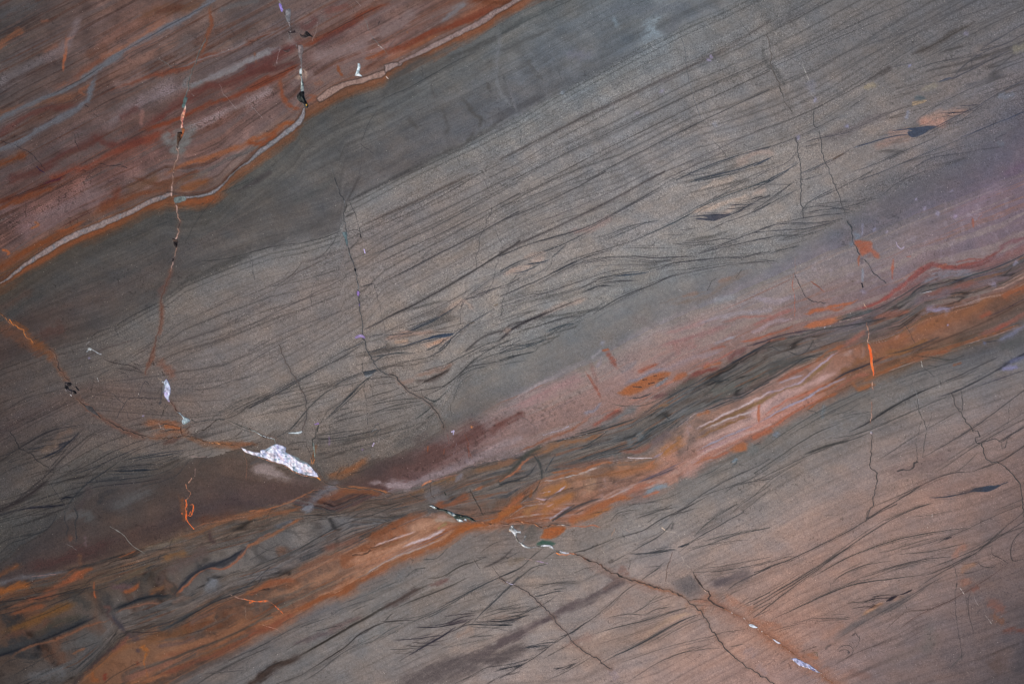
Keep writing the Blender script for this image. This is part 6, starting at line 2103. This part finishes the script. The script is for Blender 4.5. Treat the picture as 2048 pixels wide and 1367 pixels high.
 ('fracture','rusty fracture between the ragged hollow and the white ringed one','crack',[(120,64,34),(60,44,34),(190,110,60)],2.2,0.6,
   'B3 1725,128 1780,140 1850,150 & C3 20,150 80,140 130,132 175,132 230,145 270,152 325,180 & C3 330,170 400,158 440,150'),
 ('calcite_filling','ring of white and pink calcite grains in the lower centre','poly',[(120,124,120),(200,206,210),(90,84,70)],0,0.6,
   'C3 62,195 72,170 100,162 105,185 150,208 160,225 130,222 125,245 145,275 165,290 185,260 205,235 200,255 180,290 210,315 250,318 300,310 340,305 380,310 400,322 415,345 430,365 460,350 490,368 530,372 545,384 500,382 440,378 410,355 385,330 330,324 290,322 240,330 195,328 160,300 120,262 100,225'),
 ('rust_streak','orange rim along the foot of the ring of calcite grains','crack',[(222,116,50),(200,100,50)],2.4,0.1, 'C3 425,372 450,385 500,388 530,376 565,380'),
 ('fracture','main dark fracture running down right from the ringed calcite','crack',[(48,44,42),(84,66,58),(104,62,44)],3.0,1.0,
   'C3 570,380 620,400 660,425 700,440 770,465 810,510 860,530 920,555 970,575 1020,580 & C3 1020,578 1080,600 1150,620 1200,640'),
 ('fracture','dark fracture with a rusty lower edge near the lower right knot','crack',[(56,46,44),(110,84,70)],3.0,1.0,
   'C3 1200,635 1260,655 1330,678 1380,700 1410,720 1430,740'),
 ('fracture','black and cream fracture curving down to the lower right knot','crack',[(48,40,38),(60,46,42),(180,140,120)],3.2,1.0,
   'C3 1480,545 1510,600 1540,640 1580,665 1592,700 1575,720 1600,745 1650,775 1700,800'),
 ('fracture','rust edged fracture heading to the bottom edge at the lower right','crack',[(150,90,60),(124,72,44),(190,170,160)],2.2,0.4,
   'C3 1700,800 1760,825 1820,855 1870,885|D3 30,945 90,990 140,1020 200,1060 260,1100 320,1150 & D3 500,1275 540,1310 600,1365 640,1420'),
 ('calcite_filling','small white calcite chip on the fracture beyond the lower right knot','poly',[(196,206,214),(170,180,190)],0,0.3,
   'C3 1885,905 1905,908 1940,925 1962,940 1935,942 1900,928'),
 ('calcite_filling','small white calcite chip, second down the lower right fracture','poly',[(190,186,200),(170,160,170)],0,0.3,
   'D3 138,1020 165,1028 205,1052 190,1058 165,1048'),
 ('calcite_filling','longest white calcite sliver in the lower right fracture','poly',[(160,160,196),(140,146,184),(184,174,186)],0,0.4,
   'D3 278,1172 320,1165 345,1175 400,1200 440,1220 480,1250 512,1275 480,1272 440,1252 400,1238 350,1222 310,1195'),
 ('fracture','hairline fracture crossing the lower centre bed down to the right','crack',[(70,62,60),(56,52,52)],1.7,0.6,
   'C3 0,560 45,585 & C3 110,610 160,640 215,665 260,710 300,750 345,790 385,832 420,870 450,920 490,960 530,1010 570,1060 620,1105 680,1140 740,1175 800,1225 850,1250'),
 ('fracture','long dark fracture going from the knot to the bottom right','crack',[(56,52,50),(74,66,62)],2.2,0.8,
   'C3 1430,740 1480,778 1530,830 1570,890 1600,950 1640,1000 1690,1065 1740,1125 1790,1175 1850,1225 1930,1275 2000,1310|D3 160,1365 200,1430'),
 ('fracture','vertical fracture with orange and cream grains at the right','crack',[(170,116,90),(110,70,56),(200,150,120)],2.0,0.5,
   'D1 855,1150 872,1230 862,1290 880,1365 & D2 892,200 915,240 908,265 & D2 895,320 900,375 & D2 890,470 898,520 888,600 885,625'),
 ('rust_streak','brightest orange red streak, vertical, at the right','band',[(220,86,40),(226,112,58)],0,0.1,
   '1737,687,2 1739.5,692,4 1741,702,5 1743,714,5.5 1744.5,725,5 1746,734,4 1747,742,3 1748,749,2'),
 ('calcite_filling','tiny pink calcite knob on the vertical fracture at the right','poly',[(190,150,150),(130,130,140)],0,0.2, 'D2 878,695 890,690 898,710 888,716 878,708'),
 ('fracture','thin dark lower stretch of the vertical fracture at the right','crack',[(58,54,52),(70,64,62)],1.6,0.6,
   'D2 892,720 892,800 888,880 885,962 & D2 885,962 935,1005 930,1080 918,1150 905,1200 910,1240 870,1300 845,1365'),
 ('fracture','looping fracture at the right edge of the lower grey bed','crack',[(50,48,48),(70,66,64)],2.0,0.7,
   'D2 1500,410 1520,460 1545,520 1580,565 1605,620 1655,675 1665,700 & D2 1730,780 1738,850 1760,900 1800,925 1840,918 1900,955 1960,1010 2015,1070 2030,1150 2038,1250 2045,1365|D3 2048,140'),
 ('fracture','thin fracture cutting the fine cross laminae at the upper right','crack',[(72,72,72),(60,60,62)],1.6,0.6,
   'D0 460,835 455,940 480,970 & D0 495,1000 515,1080 515,1150 535,1200 570,1290 600,1365|D1 620,110 640,180 690,340 & D1 710,385 735,430'),
 ('fracture','thin fracture left of the other one cutting the fine cross laminae','crack',[(66,66,68),(56,56,58)],1.5,0.5,
   'D0 315,1050 330,1090 325,1150 350,1240 355,1365|D1 357,60 355,200 370,300 372,360'),
 ('fracture','brownish fracture through the grey bed at the upper right','crack',[(70,66,62),(88,80,74)],2.4,0.3,
   'D0 95,270 115,330 130,400 122,470 140,540 180,620 200,700 235,780 290,840'),
 ('fracture','dark fracture with a bluish halo above the red patch in the mauve bed','crack',[(44,50,56),(70,76,84)],1.8,0.7,
   'D1 705,385 740,430 735,480 750,540 780,600 800,640'),
 ('fracture','vertical hairline fracture left of the calcite sliver','crack',[(84,70,62),(66,62,60)],1.3,0.5,
   'B2 222,35 250,120 280,190 330,270 370,325 390,380 420,420 430,480 430,560 415,640 395,690'),
]
STROKES_C = """
#A0
h 200,180,160 1.4 .8 1362,1120 1357,1128
h 160,166,166 1.2 .6 1460,715 1475,728
#B0
h 170,200,200 1.6 .7 388,625 395,650
h 190,210,214 1.4 .8 815,485 822,515
h 210,200,190 1.4 .9 1035,585 1048,602
#A2
h 180,190,190 1.2 .8 1225,300 1232,318
h 170,160,190 3 .6 1255,350 1265,400
h 200,120,60 1.6 .8 1590,772 1680,790
h 190,120,60 1.8 .8 1630,770 1650,780
h 190,190,190 1.4 .8 528,415 535,422
#B2
s 120,110,170 3 .6 200,800 210,830
s 110,140,150 4 .5 300,870 380,900 440,940
s 224,190,196 5 .6 200,860 250,920
s 230,200,200 6 .6 380,960 470,1010
s 110,130,170 5 .5 90,860 110,885
h 226,130,90 1.2 .7 60,892 150,918 200,932 280,962 370,1012 430,1030
h 200,206,214 1.6 .7 60,705 130,738 175,745
#B3
h 190,200,206 1.4 .8 1370,12 1400,20
h 170,130,90 1.4 .8 1600,90 1620,95
#C3
h 206,212,214 1.8 .85 85,170 95,185
h 200,160,120 1.8 .85 60,200 80,210
h 220,150,100 1.4 .8 165,135 180,150
h 214,220,224 1.6 .9 125,215 155,212
h 214,216,224 2.4 .9 330,318 380,315 400,330
h 200,200,216 2 .85 455,362 480,368 520,374
h 200,160,130 1.4 .8 1540,640 1560,665
#D3
h 70,50,110 1.8 .8 450,1250 465,1258
h 50,60,70 1.2 .8 335,1175 350,1178
"""

STROKES_E = """
#C3
s 146,98,76 34 .35 1500,700 1700,800 1900,920 2040,1020
s 138,92,74 10 .5 1590,740 1750,820 1900,900 2048,1000
s 132,96,80 18 .3 600,420 900,560 1200,650 1400,720
#D3
s 150,96,70 34 .42 0,900 150,1010 300,1120 480,1240 640,1365
s 144,90,66 10 .5 20,940 200,1050 350,1150 520,1270
s 138,98,82 30 .3 100,800 500,950 700,900
#A2
s 112,66,42 12 .4 380,80 440,200 520,310
s 106,62,46 10 .4 600,440 750,580 950,680 1100,740
s 120,72,42 10 .45 1400,740 1550,780 1700,800 1830,820
#A0
s 138,86,62 15 .5 1300,130 1100,270 900,390 780,430
s 120,84,70 16 .5 1180,400 1040,480 960,540 1100,520
s 92,92,98 8 .9 1620,10 1350,170 1100,300 900,420 780,500
s 88,88,92 11 .85 950,400 800,490 700,560 600,620
s 84,84,88 7 .85 640,600 500,670 400,720 250,790 0,900
s 86,86,91 9 .85 740,560 690,650 650,770 500,860 400,930 250,1020 100,1090 0,1130
d 56,56,60 1.6 .75 1600,30 1400,130 1100,300 900,410
d 52,50,50 1.8 .75 780,500 640,590 500,660 380,730
d 62,62,66 1.4 .6 1400,190 1200,310 1000,400 800,540
s 84,48,34 10 .55 1180,110 1300,70 1400,40
s 92,54,38 12 .5 640,430 740,400 830,370
s 104,60,44 9 .5 560,590 700,500 800,450
s 108,92,92 14 .5 600,130 500,330 350,450
s 96,84,80 18 .4 1450,250 1350,400 1500,330
s 100,98,98 10 .7 1440,560 1400,640 1500,650 1560,620
s 112,106,106 7 .75 2040,405 1850,480 1700,560 1560,630
s 102,99,96 16 .7 1300,1000 1260,1040 1300,1080
s 98,96,92 16 .6 1450,950 1420,1060 1380,1150
s 118,62,38 6 .6 1590,80 1600,190 1550,330 1530,420
#A1
s 100,80,76 20 .4 800,100 550,260 250,400
s 96,58,38 10 .5 1500,30 1300,90 1150,140
d 66,60,56 1.6 .6 1500,20 1400,50 1330,110
#B0
s 122,104,100 14 .5 300,290 320,330 280,300
s 116,94,90 16 .4 900,330 700,370 500,420
s 110,90,86 16 .4 1250,80 1100,200 950,270
#A3
s 120,70,42 5 .6 640,1090 540,1130
s 88,62,48 8 .5 300,700 500,620 650,560
d 44,42,42 2.4 .7 0,790 200,740 400,700 600,640 700,600
d 46,42,42 2 .6 0,840 150,800 350,720 500,690
d 48,44,42 2 .6 150,900 350,830 560,730
s 112,66,42 5 .6 60,780 300,740 480,680
s 126,78,50 8 .5 2000,860 1700,980 1450,1070 1200,1150
s 90,70,58 5 .6 1950,960 1700,1060 1400,1190 1150,1290
s 84,70,62 5 .6 1800,830 1600,930 1400,1000 1200,1040
s 134,80,48 6 .6 1300,1290 1000,1365
d 60,50,44 2 .6 1700,880 1550,950 1350,1000
d 56,48,44 2 .6 1100,1180 900,1280 780,1365
#B3
s 92,76,64 4 .6 500,590 300,680 100,760 0,800
s 150,104,76 5 .5 900,480 600,620 300,750
s 86,74,64 3.4 .6 700,560 450,680 200,770
#C2
s 96,82,74 5 .5 700,970 850,940 1000,930 1200,880
s 124,76,44 5 .6 550,1060 700,1040 900,1000 1100,950
s 104,78,62 4 .6 300,1200 480,1150 650,1110
d 70,56,48 2 .5 600,1120 750,1080 900,1060
"""

for txt in (STROKES_A, STROKES_B): run(txt, True)
echoes()
run(STROKES_E)
# pebbly rings, pale mottles and dark speckle
wv = worley(X / 6.5 + WARPX * .12, Y / 5.5 + WARPY * .12, 91)
ring = np.exp(-((wv - .42) / .13) ** 2)
reg = np.clip(PEB * sm(-.45, .25, fbm(X / 28, Y / 28, 92, 2)), 0, 1)
COL *= (1 + reg * (0.24 * ring - 0.20 * sm(.5, .8, wv)))[..., None]
COL[..., 2] *= 1 + .05 * reg * ring
MOT = np.maximum(MOT, .35 * ((STRAT == 7) | (STRAT == 6)) * sm(1250, 1500, X)); mt = sm(.22, .62, fbm(X / 11, Y / 11, 93, 3)) * MOT
COL += (np.array([150, 138, 152], np.float32) - COL) * (mt * .36)[..., None]
mt2 = sm(.15, .6, fbm(X / 5, Y / 5, 94, 2)); COL *= (1 - .22 * mt2 * np.clip(SPK, 0, 1))[..., None]
# sand grains, everywhere a little and most in the sandy beds
g1 = rng.random((NY, NX), dtype=np.float32) + rng.random((NY, NX), dtype=np.float32) - 1
g1 = (g1 + .5 * (np.roll(g1, 1, 0) + np.roll(g1, 1, 1))) 
dS = X * 0 + curve(D, gx)[None, :].astype(np.float32); sandm = sm(14, -14, LK - dS) * (STRAT >= 4)
ga = 0.055 + 0.065 * sandm * (.75 + .25 * sm(300, 900, X)) + .012 * low + .012 * (STRAT == 7)
gv = .7 + .6 * sm(-.5, .5, fbm(T / 120, S / 12, 97, 2))           # coarser and finer layers
COL *= (1 + ga * g1 * gv + (.03 + .03 * (1.2 - gv)) * vn(X / 3.2, Y / 3.2, 95) + .022 * vn(X / 6.5, Y / 6.5, 96))[..., None]
pit = sm(.62, .8, vn(X / 3.6, Y / 3.6, 98)) * sm(.1, .5, fbm(X / 60, Y / 40, 99, 3)); COL *= (1 - .16 * pit)[..., None]
scr = sm(.9, .97, vn((X * .35 + Y * .94) / 34, (X * .94 - Y * .35) / 1.7, 89)) * sm(.2, .6, vn(X / 120, Y / 120, 88)); COL *= (1 + .10 * scr)[..., None]
sp = rng.random((NY, NX)); COL += (sp > .9991)[..., None] * np.array([60, 58, 52]) * rng.random((NY, NX, 1))
COL += ((sp < .0016) * (0.3 + sand + .5 * low))[..., None] * np.array([34, 30, 24])
COL -= ((sp > .45) & (sp < .4514))[..., None] * np.array([24, 24, 22])

# ---------------------------------------------------------------- veins, fractures, fillings: parts of their own
def fpts(s):
    out = []
    for chunk in s.split('|'):
        t, *pt = chunk.split(); out.append(tpts(t, pt))
    return np.vstack(out)
PARTS = list(('stratum', l) for l in STRATA)
def new_part(name, label): PARTS.append((name, label)); return len(PARTS) - 1
for name, label, kind, col, wd, dep, geo in FEATURES:
    for gi, g in enumerate(geo.split('&')):
        pid = new_part(name, label if gi == 0 else None)
        if kind == 'poly':
            p = fpts(g); poly = smooth(np.vstack([p, p[:1]]), 3)[:-1]
            sy, sx = box(poly[:, 0].min() - 8, poly[:, 1].min() - 8, poly[:, 0].max() + 8, poly[:, 1].max() + 8)
            d = inside(poly, sy, sx, 1.0) + 1.1 * FR2[sy, sx]; m = sm(.8, -.9, d)
            x_, y_ = X[sy, sx], Y[sy, sx]
        elif kind == 'band':                                    # x,y,width triples
            a = np.array([[float(v) for v in t.split(',')] for t in g.split()])
            q = smooth(a, 4); f = dist_field(q[:, :2], q[:, 2].max() + 6, 1.2)
            sy, sx, dd, u = f; seg = np.hypot(*(q[1:, :2] - q[:-1, :2]).T); cum = np.concatenate([[0], np.cumsum(seg)]) / seg.sum()
            d = dd - np.interp(u, cum, q[:, 2]) * (.41 if name == 'pale_vein' else .5) + .6 * FR2[sy, sx]; m = sm(.8, -.8, d); x_, y_ = X[sy, sx], Y[sy, sx]
        else:
            q = jag(fpts(g), 1.9); f = dist_field(q, wd * 2 + 8, 0.8)
            sy, sx, dd, u = f; x_, y_ = X[sy, sx], Y[sy, sx]
            wl = wd * .36 * (0.8 + .7 * vn(u * len(q) * .35, u * 0 + pid, 85)); d = dd - np.maximum(wl, .75) + .3 * FR2[sy, sx]; m = sm(.8, -.6, d)
            hal = np.exp(-(dd / 4.5) ** 2) * (.28 if q[0, 0] < 1000 or q[0, 1] > 1000 else .12) * (1 + brk2[sy, sx]); mixin(sy, sx, hal, (104, 72, 56) if q[0, 0] < 450 or q[0, 1] > 720 else (78, 74, 72))
        cc = np.array(col, np.float32)
        base = np.ones(m.shape + (3,), np.float32) * cc[0]
        n1 = sm(-.4, .4, fbm(x_ / 15, y_ / 15, 100 + pid, 3)) if name == 'calcite_filling' else sm(-.35, .35, fbm(x_ / 9, y_ / 9, 100 + pid, 3)); n2 = sm(.1, .5, fbm(x_ / 6, y_ / 6, 150 + pid, 3))
        base += (cc[1] - base) * n1[..., None]
        if len(cc) > 2: base += (cc[2] - base) * n2[..., None]
        base *= (1 + .10 * vn(x_ / 2.5, y_ / 2.5, 170))[..., None]
        if name == 'calcite_filling': base *= (1.08 - .24 * sm(.4, .72, worley(x_ / 9, y_ / 9, 60)))[..., None]
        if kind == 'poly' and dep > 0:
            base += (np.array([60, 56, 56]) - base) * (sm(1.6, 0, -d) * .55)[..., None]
        if name == 'pale_vein':
            base *= (1 - .22 * np.exp(-((d + .6) / 1.0) ** 2) - .10 * sm(.3, .5, vn((x_ + y_ * .4) / 2.2, (y_ - x_ * .5) / 9, 61)))[..., None]
            COL[sy, sx] *= (1 - .2 * np.exp(-((d - .9) / .9) ** 2))[..., None]
        keep = 1.0 if kind != 'crack' else (.82 + .18 * sm(-.4, .3, vn(u * len(q) * .22, u * 0 + pid, 86)))
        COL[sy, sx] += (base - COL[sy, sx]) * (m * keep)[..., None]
        dd_ = sm(.5, -2.5, d) if kind != 'crack' else m
        Z[sy, sx] = np.minimum(Z[sy, sx], -dep * (0.0010 if kind == 'poly' else .0003) * dd_ * (1 + .35 * vn(x_ / 3.5, y_ / 3.5, 171)))
        if kind != 'band' and dep >= .4: Z[sy, sx] += .0006 * sm(.2, -2.5, d) * vn(x_ / 3.2, y_ / 3.2, 173)
        LAB[sy, sx][d < .45] = pid
for txt in (STROKES_C,): run(txt)
LUM = COL @ np.array([.3, .55, .15], np.float32)
sat = (COL.max(-1) - COL.min(-1))
vivid = sm(115, 165, sat)                                        # the bright orange and violet grains keep their colour
COL = LUM[..., None] + (COL - LUM[..., None]) * (SATK + (1 - SATK) * vivid)[..., None]
COL = np.clip(COL * np.array(TINT, np.float32), 4, 250)
RGBA = np.ones((NY, NX, 4), np.float32); RGBA[..., :3] = np.clip(lin(COL) * np.array(GAIN, np.float32) - OFFS, 0.002, .9)
Z += 0.00005 * fbm(X / 120, Y / 120, 180, 2) + .00005 * FR2 + .00007 * FR1

# ---------------------------------------------------------------- materials
def stone_mat(name, rough, bump, spec):
    m = bpy.data.materials.new(name); m.use_nodes = True; n = m.node_tree.nodes; l = m.node_tree.links; b = n['Principled BSDF']
    at = n.new('ShaderNodeAttribute'); at.attribute_name = 'pigment'
    tc = n.new('ShaderNodeTexCoord')
    gr = n.new('ShaderNodeTexNoise'); gr.inputs['Scale'].default_value = 900; gr.inputs['Detail'].default_value = 3
    l.new(tc.outputs['Object'], gr.inputs['Vector'])
    mr = n.new('ShaderNodeMapRange'); mr.inputs['From Min'].default_value = .25; mr.inputs['From Max'].default_value = .75
    mr.inputs['To Min'].default_value = .86; mr.inputs['To Max'].default_value = 1.14; l.new(gr.outputs['Fac'], mr.inputs['Value'])
    mx = n.new('ShaderNodeVectorMath'); mx.operation = 'SCALE'; l.new(at.outputs['Color'], mx.inputs[0]); l.new(mr.outputs[0], mx.inputs['Scale'])
    l.new(mx.outputs[0], b.inputs['Base Color'])
    pn = n.new('ShaderNodeTexNoise'); pn.inputs['Scale'].default_value = 7; pn.inputs['Detail'].default_value = 5; l.new(tc.outputs['Object'], pn.inputs['Vector'])
    r2 = n.new('ShaderNodeMapRange'); r2.inputs['To Min'].default_value = rough - .08; r2.inputs['To Max'].default_value = rough + .1
    l.new(pn.outputs['Fac'], r2.inputs['Value']); l.new(r2.outputs[0], b.inputs['Roughness'])
    b.inputs['Specular IOR Level'].default_value = spec
    bp = n.new('ShaderNodeBump'); bp.inputs['Strength'].default_value = bump; bp.inputs['Distance'].default_value = .0004
    l.new(gr.outputs['Fac'], bp.inputs['Height']); l.new(bp.outputs[0], b.inputs['Normal'])
    return m
M_STONE = stone_mat('polished_stone', .45, .15, .22); M_CAL = stone_mat('calcite', .35, .35, .5); M_CR = stone_mat('broken_edge', .7, .5, .3)

# ---------------------------------------------------------------- the slab: one thing, its beds and veins as parts
slab = bpy.data.objects.new('polished_rock', None); C.objects.link(slab); slab.location = (0, 0, -0.03)
slab['label'] = 'polished flat face of banded grey, rust red and orange rock with white calcite filled cracks'
slab['category'] = 'polished rock'
PXM = np.stack([(X - W / 2) * PX, (H / 2 - Y) * PX, Z + 0.03], -1).reshape(-1, 3).astype(np.float32)
CF = RGBA.reshape(-1, 4)
idx = np.arange(NY * NX).reshape(NY, NX)
quads = np.stack([idx[:-1, :-1], idx[1:, :-1], idx[1:, 1:], idx[:-1, 1:]], -1).reshape(-1, 4)
flab = LAB[:-1, :-1].reshape(-1)
def mesh_part(name, label, faces, mat):
    u, inv = np.unique(faces.reshape(-1), return_inverse=True)
    me = bpy.data.meshes.new(name); me.vertices.add(len(u)); me.vertices.foreach_set('co', PXM[u].ravel())
    n = len(faces); me.loops.add(n * 4); me.loops.foreach_set('vertex_index', inv.astype(np.int32).ravel())
    me.polygons.add(n); me.polygons.foreach_set('loop_start', np.arange(n, dtype=np.int32) * 4)
    me.update(calc_edges=True)
    at = me.color_attributes.new('pigment', 'FLOAT_COLOR', 'POINT'); at.data.foreach_set('color', CF[u].ravel())
    me.materials.append(mat); o = bpy.data.objects.new(name, me); C.objects.link(o); o.parent = slab
    if label: o['label'] = label
    return o
for i, (name, label) in enumerate(PARTS):
    f = quads[flab == i]
    if len(f) == 0: print('EMPTY PART', name, label); continue
    mat = M_STONE if name in ('stratum', 'pale_vein') else (M_CAL if 'calcite' in name or 'quartz' in name else M_CR)
    mesh_part(name, label, f, mat)
# the rough body of the slab below the polished face
x0, x1 = (gx[0] - W / 2) * PX, (gx[-1] - W / 2) * PX; y0, y1 = (H / 2 - gy[-1]) * PX, (H / 2 - gy[0]) * PX
top, bot = 0.0292 , 0.0
nxs, nys = 120, 80; ring = [(x0 + (x1 - x0) * t, y0) for t in np.linspace(0, 1, nxs)[:-1]] + [(x1, y0 + (y1 - y0) * t) for t in np.linspace(0, 1, nys)[:-1]] + \
    [(x1 - (x1 - x0) * t, y1) for t in np.linspace(0, 1, nxs)[:-1]] + [(x0, y1 - (y1 - y0) * t) for t in np.linspace(0, 1, nys)[:-1]]
vs_, fs_ = [], []; N = len(ring); LV = [0.0300, .024, .017, .009, bot]
for li, z in enumerate(LV):
    for (a, b) in ring:
        k = 0 if li == 0 else rng.uniform(-.0015, .0015); vs_.append((a * (1 + k), b * (1 + k), z))
for li in range(len(LV) - 1):
    for i in range(N):
        j = (i + 1) % N; fs_.append((li * N + i, (li + 1) * N + i, (li + 1) * N + j, li * N + j))
fs_.append(tuple(range((len(LV) - 1) * N, len(LV) * N))[::-1])
me = bpy.data.meshes.new('slab_body'); me.from_pydata(vs_, [], fs_); me.update()
bm_ = bpy.data.materials.new('rough_stone'); bm_.use_nodes = True; nb = bm_.node_tree.nodes; lb = bm_.node_tree.links
tn = nb.new('ShaderNodeTexNoise'); tn.inputs['Scale'].default_value = 30; tn.inputs['Detail'].default_value = 6
rp = nb.new('ShaderNodeValToRGB'); rp.color_ramp.elements[0].color = (.06, .045, .04, 1); rp.color_ramp.elements[1].color = (.17, .14, .12, 1)
lb.new(tn.outputs['Fac'], rp.inputs[0]); lb.new(rp.outputs[0], nb['Principled BSDF'].inputs['Base Color']); nb['Principled BSDF'].inputs['Roughness'].default_value = .85
me.materials.append(bm_); o = bpy.data.objects.new('slab_body', me); C.objects.link(o); o.parent = slab
